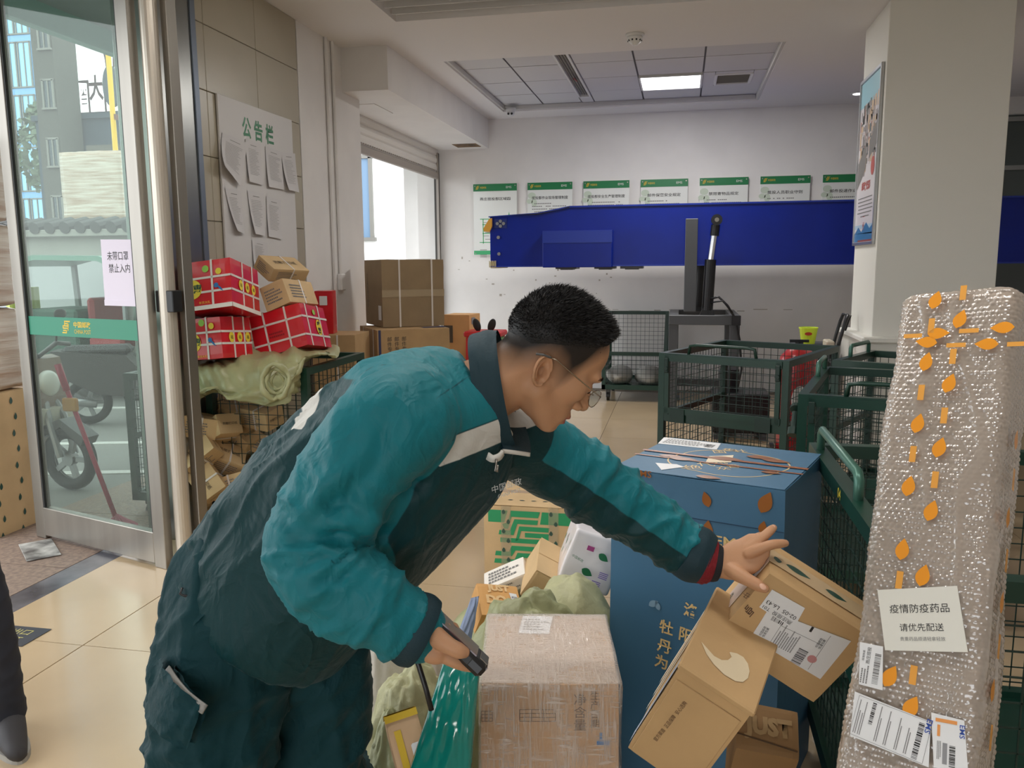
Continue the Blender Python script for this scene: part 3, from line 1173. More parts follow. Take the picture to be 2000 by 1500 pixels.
cage('empty green wire cage with a hinged front gate, in the middle of the hall', (.49, 5.86, 0), math.radians(-25), .87, 1.1)
cage('low fronted green wire cage against the back wall holding grey sacks', (-.51, 9.88, 0), 0, .74, .9, h=1.0, front=.58, gate=False)
cage('green wire cage behind the near cage, its gate frame facing the room', (.53 + .42 * math.cos(-.25) + .56 * math.sin(.25), 3.87 + .42 * math.sin(-.25) + .56 * math.cos(.25), 0), -.25, .84, 1.1, handle=(-1, .1, .45))
cage('green wire cage farthest right, in front of the pillar base', (1.43, 5.40, 0), math.radians(-29), .78, .72, gate=False, handle=(-1, -.1, .25))
cage('near green wire cage beside the tall blue carton, a yellow number on its rail', (.85, 2.23, 0), 0, .84, 1.2, gate=False, handle=(-1, .50, -.08), number='04')
cage('green wire cage by the tiled wall, filled with thermal paper boxes', (-2.455, 4.85, 0), 0, .66, .9, gate=False, step=.06)
for k, (x, lab) in enumerate(((-.69, 'grey white sack slumped in the low cage by the wall, the left one'), (-.35, 'grey white sack slumped in the low cage by the wall, the right one'))):
    b = MB()
    b.ball((0, 0, 0), (.16, .3, .11), 24, 14)
    for i, p in enumerate(b.v):
        n_ = noise.noise(p * 9 + V((k * 5, 0, 0)))
        p *= 1 + .12 * n_
        p.z = max(p.z, -.085)
    o = b.build('mail_sack', mat('grey_sack', (166, 164, 158), .6, bump=.2, bscale=40), None, Matrix.Translation((x, 9.75, .275)), smooth=True)
    tag(o, lab, 'sack', 'sacks in the low cage')

# ---------------------------------------------------------------- things behind the cages
t = thing('fire_extinguisher', 'large red wheeled fire extinguisher behind the wire cages', 'fire extinguisher', (.90, 6.62, 0))
RED = mat('extinguisher_red', (196, 40, 44), .3, coat=.3)
b = MB()
b.lathe([(.13, .05), (.15, .08), (.15, .78), (.135, .87), (.08, .93), (.04, .95)], 26)
b.build('tank', RED, t, smooth=True)
b = MB()
b.cyl((0, 0, .94), (0, 0, .985), .03, n=12)
b.box((.0, 0, .99), (.14, .03, .02))
b.build('valve', BLACKM, t)
b = MB()
b.cyl((-.19, .02, .09), (-.16, .02, .09), .09, n=16)
b.cyl((.16, .02, .09), (.19, .02, .09), .09, n=16)
b.build('wheel', BLACK, t)
b = MB()
b.prism(oval(0, 0, .06, .11), 0, .003, frame((0, -.151, .55), (1, 0, 0), (0, 0, 1)))
b.build('paper_label', PAPER, t)
t = thing('power_unit', 'black hydraulic power unit on the floor behind the middle cage', 'machine', (.55, 7.75, 0))
b = MB()
b.box((0, 0, .24), (.5, .42, .36), ch=.012)
b.build('tank', BLACKM, t)
b = MB()
b.cyl((-.1, 0, .42), (-.1, 0, .62), .09, n=18)
b.build('motor', BLACKM, t)
b = MB()
for x in (-.2, .2):
    b.box((x, 0, .03), (.06, .42, .06))
b.build('skid', DGREY, t)
t = thing('storage_cabinet', 'dark steel locker standing behind the fire extinguisher', 'cabinet', (1.12, 7.4, 0))
b = MB()
b.box((0, 0, .45), (.34, .36, .9), ch=.006)
b.build('body', DGREY, t)
b = MB()
b.box((0, -.185, .45), (.3, .012, .8), ch=.004)
d_ = b.build('door', DGREY, t)
b = MB()
b.box((.1, -.195, .5), (.015, .015, .1))
b.build('handle', STEEL, d_)
t = thing('plastic_bucket', 'bright yellow green plastic bucket on the locker behind the cages', 'bucket', (1.07, 7.35, .9))
b = MB()
b.lathe([(.055, 0), (.075, .13), (.08, .13), (.08, .14), (.072, .14), (.053, .01)], 20)
b.build('tub', mat('lime_plastic', (214, 236, 60), .45), t, smooth=False)
b = MB()
b.prism(oval(0, 0, .03, .014), 0, .002, frame((-.01, -.0745, .09), (1, 0, 0), (0, -.1, 1)))
b.build('print', mat('print_red', (190, 60, 40), .6), t)
t = thing('hand_truck', 'folded hand truck with black loop handles leaning on the pillar', 'hand truck', (1.15, 6.95, 0))
b = MB()
for y in (-.1, .1):
    b.tube([(-.05, y, .05), (.03, y, .7), (.09, y, 1.0), (.12, y, 1.12), (.14, y + .01, 1.17), (.16, y + .05 * (1 if y < 0 else -1), 1.17), (.13, y + .07 * (1 if y < 0 else -1), 1.05)], .014, n=8)
b.build('loop_handle', BLACK, t, smooth=True)
b = MB()
for z in (.2, .5, .8):
    b.bar((-.04 + z * .1, -.1, z), (-.04 + z * .1, .1, z), .02, .02)
b.build('crossbar', DGREY, t)
b = MB()
b.box((.02, 0, .93), (.06, .2, .08), ch=.01)
b.build('grip_block', mat('cream_plastic', (206, 196, 176), .5), t)
b = MB()
b.box((-.12, 0, .015), (.2, .24, .012))
b.build('toe_plate', DGREY, t)
for y in (-.15, .15):
    b = MB()
    b.cyl((0, y - .02, .08), (0, y + .02, .08), .08, n=18)
    b.build('wheel', BLACK, t)

# ---------------------------------------------------------------- parcels
LEAFB = mat('brown_leaf_print', (150, 88, 30), .3, coat=.5)
LEAFG = mat('dark_leaf_print', (40, 78, 66), .35, coat=.4)
LEAFO = mat('orange_leaf_print', (232, 150, 36), .3, coat=.4)
LABEL = mat('label_paper', (226, 226, 226), .45)


def film(name, white=.25, tint=(225, 215, 205), strength=.5):
    """clear stretch film: mostly see-through, milky in streaks and where it faces up, glossy fine creases"""
    m = bpy.data.materials.new(name)
    m.use_nodes = True
    nt = m.node_tree
    b = nt.nodes['Principled BSDF']
    b.inputs['Base Color'].default_value = lin(tint)
    b.inputs['Roughness'].default_value = .14
    b.inputs['Specular IOR Level'].default_value = .9
    tc = nt.nodes.new('ShaderNodeTexCoord')
    outs = []
    for (sc, rot, k) in (((170, 170, 6), (.1, .16, .2), 1), ((16, 210, 110), (.25, .1, .8), 2), ((150, 14, 12), (.2, .3, .5), 3), ((14, 14, 10), (0, 0, 0), 4)):
        mp = nt.nodes.new('ShaderNodeMapping')
        mp.vector_type = 'TEXTURE' if 0 else 'POINT'
        mp.inputs['Rotation'].default_value = rot
        mp.inputs['Scale'].default_value = sc
        n = nt.nodes.new('ShaderNodeTexNoise')
        n.inputs['Scale'].default_value = 1
        n.inputs['Detail'].default_value = 2
        n.inputs['Distortion'].default_value = .8
        nt.links.new(tc.outputs['Object'], mp.inputs[0])
        nt.links.new(mp.outputs[0], n.inputs['Vector'])
        outs.append(n.outputs['Fac'])
    def math_(op, x, y):
        q = nt.nodes.new('ShaderNodeMath')
        q.operation = op
        for i, v in enumerate((x, y)):
            if isinstance(v, float):
                q.inputs[i].default_value = v
            else:
                nt.links.new(v, q.inputs[i])
        return q.outputs[0]
    mxx = math_('MAXIMUM', math_('MAXIMUM', outs[0], outs[1]), outs[2])
    hgt = math_('ADD', mxx, math_('MULTIPLY', outs[3], .6))
    rp = nt.nodes.new('ShaderNodeMapRange')
    rp.inputs['From Min'].default_value = .72
    rp.inputs['From Max'].default_value = 1.05
    rp.inputs['To Min'].default_value = white * .2
    rp.inputs['To Max'].default_value = min(1, white * 1.7)
    gn_ = nt.nodes.new('ShaderNodeNewGeometry')
    sx_ = nt.nodes.new('ShaderNodeSeparateXYZ')
    nt.links.new(gn_.outputs['True Normal'], sx_.inputs[0])
    upw = math_('MULTIPLY', math_('MAXIMUM', sx_.outputs['Z'], 0.0), .22)      # milkier where the surface faces up
    nt.links.new(math_('ADD', hgt, upw), rp.inputs['Value'])
    bp = nt.nodes.new('ShaderNodeBump')
    bp.inputs['Strength'].default_value = strength
    bp.inputs['Distance'].default_value = .006
    nt.links.new(mxx, bp.inputs['Height'])
    nt.links.new(bp.outputs[0], b.inputs['Normal'])
    t = nt.nodes.new('ShaderNodeBsdfTransparent')
    mx = nt.nodes.new('ShaderNodeMixShader')
    nt.links.new(rp.outputs['Result'], mx.inputs[0])
    nt.links.new(t.outputs[0], mx.inputs[1])
    nt.links.new(b.outputs[0], mx.inputs[2])
    nt.links.new(mx.outputs[0], nt.nodes['Material Output'].inputs['Surface'])
    _m[name] = m
    return m


def soft_box(d, ch=.005, sub=7, amp=.0025, seed=0, dent=0.0):
    """carton: chamfered, faces gridded and slightly uneven"""
    b = MB()
    x, y, z = d
    o = V((seed * 3.1, seed * 1.7, 0))
    for (ax, sg) in ((0, 1), (0, -1), (1, 1), (1, -1), (2, 1), (2, -1)):
        i, j = [k for k in range(3) if k != ax]
        n = sub
        ts = [-1 + 2 * k / n for k in range(n + 1)]
        ts = [-1, -1 + 2 * ch / 1] if 0 else ts
        vs = []
        for a in range(n + 1):
            for c in range(n + 1):
                p = [0, 0, 0]
                p[ax] = sg * d[ax] / 2
                p[i] = ts[a] * d[i] / 2
                p[j] = ts[c] * d[j] / 2
                # round the edges
                q = V(p)
                lim = V((x / 2 - ch, y / 2 - ch, z / 2 - ch))
                core = V(tuple(max(-lim[k], min(lim[k], q[k])) for k in range(3)))
                e = q - core
                if e.length > ch * .999:
                    q = core + e.normalized() * ch
                q2 = q + V((noise.noise(q * 7 + o), noise.noise(q * 7 + o + V((9, 0, 0))), noise.noise(q * 7 + o + V((0, 9, 0))))) * amp
                vs.append(q2)
        fs = []
        for a in range(n):
            for c in range(n):
                k = a * (n + 1) + c
                fs.append((k, k + 1, k + n + 2, k + n + 1))
        b.add(vs, fs)
    return b


def carton(name, label, cat, c, q, d, m, group=None, flaps=None, tape=None, seed=0, amp=.002, ch=.005):
    t = thing(name, label, cat, c, group=group, q=q)
    soft_box(d, ch=ch, seed=seed, amp=amp, sub=9).build('carton_body', m, t, smooth=False)
    if flaps:
        Fm = face(d, flaps, off=.0012)
        w_, h_ = (d[0], d[1]) if flaps in 'td' else ((d[0], d[2]) if flaps in 'fb' else (d[1], d[2]))
        for s in (-1, 1):
            b = MB(Fm)
            b.box((0, s * (h_ / 4 + .0005), 0), (w_ - .008, h_ / 2 - .004, .002))
            b.build('flap', m, t)
        if tape:
            b = MB(Fm)
            b.box((0, 0, .0015), (w_ + .002, tape, .0008))
            b.build('tape_strip', TAPE, t)
    return t


def barcode(parent, M, w, h, n=34, seed=1, m=INK):
    rnd = random.Random(seed)
    rects, x = [], -w / 2
    while x < w / 2:
        bw = rnd.choice((.5, .5, 1, 1.5)) * w / n
        rects.append((x + bw / 2, 0, bw, h))
        x += bw + rnd.choice((.5, .8, 1.2)) * w / n
    return flat(parent, M, rects, m, 'barcode')


def textlines(parent, M, w, h, n, seed=1, m=GREY, fill=.5):
    rnd = random.Random(seed)
    rects = []
    for i in range(n):
        y = h / 2 - h * (i + .5) / n
        x = -w / 2
        ln = w * rnd.uniform(.55, 1)
        while x < -w / 2 + ln:
            cw = h / n * fill * rnd.uniform(.7, 1.1)
            rects.append((x + cw / 2, y, cw, h / n * fill))
            x += cw * 1.35
    return flat(parent, M, rects, m, 'text_line')


def sheet_label(parent, M, w, h, m=LABEL, name='label', ch=.003):
    b = MB(M)
    pts = [(-w / 2 + ch, -h / 2), (w / 2 - ch, -h / 2), (w / 2, -h / 2 + ch), (w / 2, h / 2 - ch), (w / 2 - ch, h / 2), (-w / 2 + ch, h / 2), (-w / 2, h / 2 - ch), (-w / 2, -h / 2 + ch)]
    b.prism(pts, 0, .0008)
    return b.build(name, m, parent)


def quad_label(parent, M, pts, m=LABEL, name='label'):
    b = MB(M)
    b.prism(pts, 0, .0008)
    return b.build(name, m, parent)


def qframe(M, pts):
    """frame with origin at the centre of a quad (tl, tr, br, bl) and its size"""
    p = [V((x, y, 0)) for x, y in pts]
    c = sum(p, V()) / 4
    ux = (p[1] - p[0] + p[2] - p[3]) / 2
    uy = (p[0] - p[3] + p[1] - p[2]) / 2
    return M @ frame(c, ux, uy) @ Matrix.Translation((0, 0, .0012)), ux.length, uy.length


# --- tall blue gift carton
BC = mat('blue_carton', (62, 106, 136), .5, var=.04, vscale=4, bump=.04, bscale=70)
GOLDI = mat('gold_ink', (222, 190, 130), .45)
c, q, d = (0.1274,2.5125,0.5),(0.9849,0,0,-0.1733),(0.505,0.475,1)
t = carton('blue_carton', 'tall blue gift carton with gold characters and brown taped lid', 'box', c, q, d, BC, seed=1)
for s in (-1, 1):
    b = MB(face(d, 't', off=.0012))
    b.box((0, s * (d[1] / 4 + .001), 0), (d[0] - .01, d[1] / 2 - .006, .002))
    b.build('flap', BC, t)
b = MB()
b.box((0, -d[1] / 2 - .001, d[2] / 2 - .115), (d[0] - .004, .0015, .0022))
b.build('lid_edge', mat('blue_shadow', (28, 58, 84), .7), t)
Ft = face(d, 't', off=.0028)
cl = []
for i in range(96):
    a = 2 * PI * i / 96
    rr = 1 + .10 * abs(math.sin(2 * a + .6))
    cl.append((.03 + .165 * rr * math.cos(a), -.02 + .15 * rr * math.sin(a)))
b = MB(Ft)
n_ = len(cl)
vs = [(x, y, 0) for x, y in cl] + [(.03 + (x - .03) * .975, -.02 + (y + .02) * .972, 0) for x, y in cl]
b.add(vs, [(i, (i + 1) % n_, n_ + (i + 1) % n_, n_ + i) for i in range(n_)])
b.build('gold_outline', GOLDI, t)
for s, px in (('绝', (-0.0439,-0.1254)), ('代', (-0.0221,-0.0702)), ('风', (0.0016,-0.0274))):
    text(t, s, Ft @ Matrix.Translation((px[0], px[1], 0)) @ Matrix.Rotation(.5, 4, 'Z'), GOLDI, h=.05)
for s, px in (('众', (0.0375,-0.0927)), ('香', (0.0561,-0.0539)), ('国', (-0.0359,0.1066)), ('色', (-0.0179,0.1499)), ('牡', (0.016,0.1526))):
    text(t, s, Ft @ Matrix.Translation((px[0], px[1], 0)) @ Matrix.Rotation(.5, 4, 'Z'), GOLDI, h=.04)
q_ = [(-0.2661,0.2235),(-0.0681,0.225),(-0.0518,0.1306),(-0.2486,0.1224)]
quad_label(t, Ft, q_, LABEL)
Mq, w_, h_ = qframe(Ft, q_)
textlines(t, Mq, w_ * .85, h_ * .7, 4, 3)
barcode(t, Mq @ Matrix.Translation((w_ * .36, -.01, .0002)), w_ * .15, h_ * .45)
q_ = [(-0.1561,-0.1324),(-0.0937,-0.1184),(-0.0647,-0.1374),(-0.1086,-0.2041)]
quad_label(t, Ft, q_, LABEL)
q_ = [(-0.0441,0.03),(0.0176,0.0809),(0.038,-0.0139),(-0.0282,-0.0518)]
quad_label(t, Ft, q_, mat('cream_sticker', (230, 214, 186), .5), 'sticker')
TB = mat('brown_tape', (158, 92, 46), .25, coat=.4)
b = MB(face(d, 't', off=.0042))
b.box((0, .012, 0), (d[0] + .006, .018, .0006))
b.box((0, -.055, 0), (d[0] + .006, .010, .0006))
b.build('tape_strip', TB, t)
rnd = random.Random(4)
Ff = face(d, 'f', off=.002)
lv = [((0.2005,0.4612), .05, 1.2), ((0.0433,0.358), .045, 1.5), ((0.0379,0.4458), .035, 1.9), ((0.195,0.3906), .03, 1.4)]
for (p_, L_, a_) in lv:
    flat(t, Ff, [], LEAFB, 'leaf_print', [leaf_poly(p_[0], p_[1], L_ * 1.3, L_ * .75, a_)])
lt = [((0.0363,-0.2195), .05, 0), ((0.1734,-0.0824), .04, 0), ((0.0158,0.0181), .07, 0), ((0.0992,0.0886), .06, .1), ((0.1511,0.0656), .06, -.1), ((-0.0987,-0.0474), .06, .1), ((-0.1468,-0.0287), .05, .2)]
flat(t, face(d, 't', off=.0048), [], LEAFB, 'leaf_print', [leaf_poly(p_[0], p_[1], L_ * 1.5, L_ * .7, a_) for (p_, L_, a_) in lt])
p_ = (0.1062,0.3333)
text(t, 'EMS', Ff @ Matrix.Translation((p_[0], p_[1], 0)), GOLDI, h=.028, w=.082, bold=.015)
flat(t, Ff, [(p_[0] + .068, p_[1] + .010 - .009 * k, .045, .0045) for k in range(3)], GOLDI, 'stripe_print')
p2 = (-0.1502,0.4945)
text(t, 'EMS', Ff @ Matrix.Translation((p2[0], p2[1], 0)), LEAFB, h=.02, w=.05, bold=.015)
for s, p_ in (('洛', (0.0021,0.112)), ('阳', (-0.0113,0.0343)), ('牡', (-0.0706,0.0437)), ('丹', (-0.0756,-0.0163)), ('为', (-0.0841,-0.0665))):
    text(t, s, Ff @ Matrix.Translation((p_[0], p_[1], 0)) @ Matrix.Rotation(-.1, 4, 'Z'), GOLDI, h=.042, bold=.02)
p_ = (-0.1115,0.1087)
flat(t, Ff, [], mat('pale_blue_print', (120, 150, 170), .6), 'moth_print', [leaf_poly(p_[0], p_[1], .035, .02, .6), leaf_poly(p_[0] + .012, p_[1] - .004, .03, .016, 2.0)])

# --- film wrapped carton
c, q, d = (-0.2894,1.8106,0.35),(0.9959,0,0,0.0904),(0.302,0.35,0.7)
t = carton('wrapped_carton', 'tall brown carton wrapped in clear stretch film, standing in the front middle', 'box', c, q, d, mat('wrapped_kraft', (188, 150, 112), .7, var=.08, vscale=4), seed=2, amp=.003)
Ft = face(d, 't', off=.0022)
q_ = [(-0.0606,0.167),(0.0156,0.1643),(0.0027,0.0646),(-0.0725,0.0698)]
quad_label(t, Ft, q_, mat('white_paper2', (236, 236, 238), .6))
Mq, w_, h_ = qframe(Ft, q_)
textlines(t, Mq, w_ * .8, h_ * .7, 5, 8)
Ff = face(d, 'f', off=.002)
BR = mat('brown_print', (96, 70, 52), .7)
for k, (p_, s) in enumerate((((0.0646,0.2878), '净含量'), ((0.0966,0.2938), '生产日期'))):
    text(t, '\n'.join(s), Ff @ Matrix.Translation((p_[0], p_[1], 0)), BR, h=.085)
rects = []
for (a_, b_) in (((-0.1496,0.2892), (-0.1254,0.2654)), ((-0.0662,0.2931), (0.0114,0.266))):
    for k in range(4):
        rects.append(((a_[0] + b_[0]) / 2, a_[1] + (b_[1] - a_[1]) * k / 3, b_[0] - a_[0], .0016))
        rects.append((a_[0] + (b_[0] - a_[0]) * k / 3, (a_[1] + b_[1]) / 2, .0016, a_[1] - b_[1]))
flat(t, Ff, rects, BR, 'print')
p_ = (0.115,0.2162)
flat(t, Ff, [(p_[0], p_[1], .028, .01), (p_[0] - .005, p_[1] + .015, .006, .018)], mat('blue_print', (40, 110, 170), .6), 'print')
p_ = (-0.175,0.301)
flat(t, Ff, [(p_[0] + .004, p_[1], .008, .03)], mat('blue_print', (0, 0, 0)), 'print')
sb = soft_box((d[0] + .010, d[1] + .010, d[2] + .008), ch=.007, sub=40, amp=.003, seed=5)
sb.build('stretch_film', film('stretch_film', .34, strength=.8), t, Matrix.Translation((0, 0, .002)), smooth=True)

# --- kraft carton under the hand
c, q, d = (0.2338,1.6643,0.8758),(0.9561,0.1022,0.2745,-0.0123),(0.2376,0.1283,0.194)
t = carton('kraft_carton', 'tilted kraft carton under the outstretched hand, with a white waybill', 'box', c, q, d, KRAFT, seed=3, amp=.0015, group='kraft cartons in the front heap')
Ff = face(d, 'f', off=.0016)
q_ = [(-0.0745,0.028),(0.0829,0.0684),(0.0922,-0.0394),(-0.0635,-0.046)]
quad_label(t, Ff, q_)
Mq, w_, h_ = qframe(Ff, q_)
q2_ = [(-0.0949,0.0708),(-0.0247,0.0754),(-0.0138,0.0242),(-0.091,0.0233)]
barcode(t, Mq @ Matrix.Translation((-w_ * .33, h_ * .34, 0)) @ Matrix.Rotation(0, 4, 'Z'), w_ * .16, h_ * .25, 18, 2)
barcode(t, Mq @ Matrix.Translation((w_ * .12, -h_ * .3, 0)) @ Matrix.Rotation(PI / 2, 4, 'Z'), w_ * .0 + h_ * .42, w_ * .12, 30, 3)
textlines(t, Mq @ Matrix.Translation((-w_ * .12, -h_ * .02, 0)) @ Matrix.Rotation(PI / 2, 4, 'Z'), h_ * .6, w_ * .26, 9, 4)
flat(t, Mq, [(w_ * .29, 0, .0008, h_), (-w_ * .27, 0, .0008, h_), (w_ * .0, h_ * .2, w_ * .56, .0008)], GREY, 'rule_line')
flat(t, Mq, [(w_ * .06, h_ * .44, w_ * .03, h_ * .14)], INK, 'black_mark')
text(t, '中国邮政\n快递包裹', Mq @ Matrix.Translation((-w_ * .4, -h_ * .12, 0)) @ Matrix.Rotation(PI / 2, 4, 'Z'), INK, h=.012)
text(t, '中国邮政\n快递包裹', Mq @ Matrix.Translation((w_ * .24, h_ * .22, 0)) @ Matrix.Rotation(PI / 2, 4, 'Z'), INK, h=.012)
flat(t, Mq, [], mat('stamp_red', (200, 140, 140), .6), 'stamp', [oval(w_ * .26, -h_ * .22, .009, .009)])
Ff2 = face(d, 'f', off=.0026)
quad_label(t, Ff2, q2_)
M2, w2, h2 = qframe(Ff2, q2_)
text(t, '02-05  L6.43', M2 @ Matrix.Translation((0, -.004, 0)) @ Matrix.Rotation(PI, 4, 'Z'), INK, h=.009)
text(t, '燕庄揽投  T01', M2 @ Matrix.Translation((0, -.018, 0)) @ Matrix.Rotation(PI, 4, 'Z'), INK, h=.010)
Ft = face(d, 't', off=.0016)
b = MB(Ft)
b.box((0, .004, 0), (d[0] + .003, .05, .0006))
b.build('tape_strip', TAPE, t)
p1, p2 = (-0.0526,0.0052), (0.0347,0.0054)
flat(t, Ft, [], LEAFG, 'leaf_print', [leaf_poly(p1[0], p1[1], .058, .02, .05), leaf_poly(p2[0], p2[1], .05, .018, .05), leaf_poly(-.1, .0, .02, .018, .3)], th=.0006)
Fl = face(d, 'l', off=.0016)
b = MB(Fl)
b.box((0, 0, 0), (.05, d[2] + .002, .0006))
b.build('tape_strip', mat('pink_white_tape', (222, 200, 186), .25, coat=.4), t)
flat(t, Fl, [], LEAFG, 'leaf_print', [leaf_poly(.0, .045, .045, .03, 1.9)], th=.0007)
text(t, '中国邮政', Fl @ Matrix.Translation((.0, -.05, .0007)) @ Matrix.Rotation(1.9, 4, 'Z'), LEAFG, h=.014)
p_ = (-0.1006,0.0032)
emblem(t, Ff @ Matrix.Translation((p_[0], p_[1], 0)) @ Matrix.Rotation(-PI / 2, 4, 'Z'), .02, BR)
p_ = (-0.1063,0.0166)
text(t, '中', Ff @ Matrix.Translation((p_[0] - .018, p_[1] + .012, 0)) @ Matrix.Rotation(-PI / 2, 4, 'Z'), BR, h=.014)

# --- shoe carton with the hook mark
c, q, d = (0.0662,1.592,0.7531),(0.961,0.1237,0.2176,-0.1176),(0.1468,0.2656,0.2602)
t = carton('shoe_carton', 'light brown shoe shipping carton standing on end with a pale tick mark on its lid', 'box', c, q, d, KRAFT, seed=4, amp=.0015)
b = MB()
b.box((0, -.004, d[2] / 2 - .004), (d[0] + .006, d[1] + .008, .014), ch=.003)
b.build('lid_rim', KRAFT, t)
b = MB()
b.box((0, -d[1] / 2 - .0015, -.012), (d[0] - .016, .003, d[2] - .05), ch=.002)
b.build('end_panel', KRAFT, t)
Ft = face(d, 't', off=.0042)
sw_o = [(-0.0581,-0.0546),(-0.0406,-0.0771),(-0.0216,-0.0907),(0.0018,-0.0993),(0.0243,-0.0977),(0.0374,-0.0883),(0.0433,-0.0703),(0.0418,-0.0515),(0.0345,-0.0346),(0.0225,-0.0251),(0.0098,-0.026),(-0.0024,-0.033)]
sw_i = [(-0.0038,-0.036),(0.0028,-0.0444),(-0.0011,-0.0579),(-0.0112,-0.0677),(-0.0266,-0.0699)]
pts = sw_o + sw_i
flat(t, Ft, [], mat('pale_print', (222, 204, 170), .6), 'tick_mark', [pts])
Ff = face(d, 'f', off=.0042)
for k, (a_, b_) in enumerate((((-0.0181,-0.0647), (-0.0317,-0.0718)), )):
    pass
p1, p2 = (-0.0376,-0.0517), (-0.0315,0.0485)
ang = math.atan2(p2[1] - p1[1], p2[0] - p1[0])
text(t, '官方渠道  正品保障  安心选购', Ff @ Matrix.Translation(((p1[0] + p2[0]) / 2, (p1[1] + p2[1]) / 2, 0)) @ Matrix.Rotation(ang, 4, 'Z'), BR, w=.125)
Fl = face(d, 'l', off=.0016)
rnd = random.Random(9)
flat(t, Fl, [(-.07 + .045 * k, 0, .018, d[2] * .9) for k in range(3)], mat('pale_band', (228, 216, 196), .6), 'pale_band')
flat(t, Fl, [(.105, .0, .03, d[2] * .95)], mat('blue_white_label', (196, 204, 220), .5), 'side_label')

# --- taped brown carton at the bottom
c, q, d = (0.1937,1.7475,0.5293),(0.9622,0.2676,0.0425,-0.0267),(0.1293,0.11,0.2)
t = carton('brown_carton', 'dull brown carton with faded pale letters, lowest under the shoe carton', 'box', c, q, d, mat('dull_kraft', (146, 112, 72), .75, var=.08, vscale=6), seed=6, amp=.003)
p_ = (0.001,-0.0006)
text(t, 'JUST', face(d, 't', off=.0022) @ Matrix.Translation((p_[0] - .0, p_[1], 0)) @ Matrix.Rotation(.05, 4, 'Z'), mat('faded_print', (166, 136, 94), .7), h=.055, w=.1, bold=.06)
b = MB(face(d, 't', off=.002))
b.box((0, -.03, 0), (d[0], .003, .001), Matrix.Rotation(-.12, 4, 'Z'))
b.build('torn_seam', mat('seam_dark', (84, 62, 40), .8), t)

# --- long slab in bubble wrap
c, q, d = (0.3474,1.208,0.7515),(0.9271,-0.253,0.0189,-0.2758),(0.1887,0.12,1.7685)
t = thing('bubble_wrapped_slab', 'tall slab parcel in bubble wrap with orange leaf tape and paper labels, leaning at the right', 'parcel', c, q=q)
b = MB()
b.box((0, 0, 0), (d[0] - .014, d[1] - .014, d[2] - .012), ch=.01)
b.build('inner_box', mat('slab_board', (214, 196, 180), .7, rgb2=(188, 168, 152), vscale=5), t)


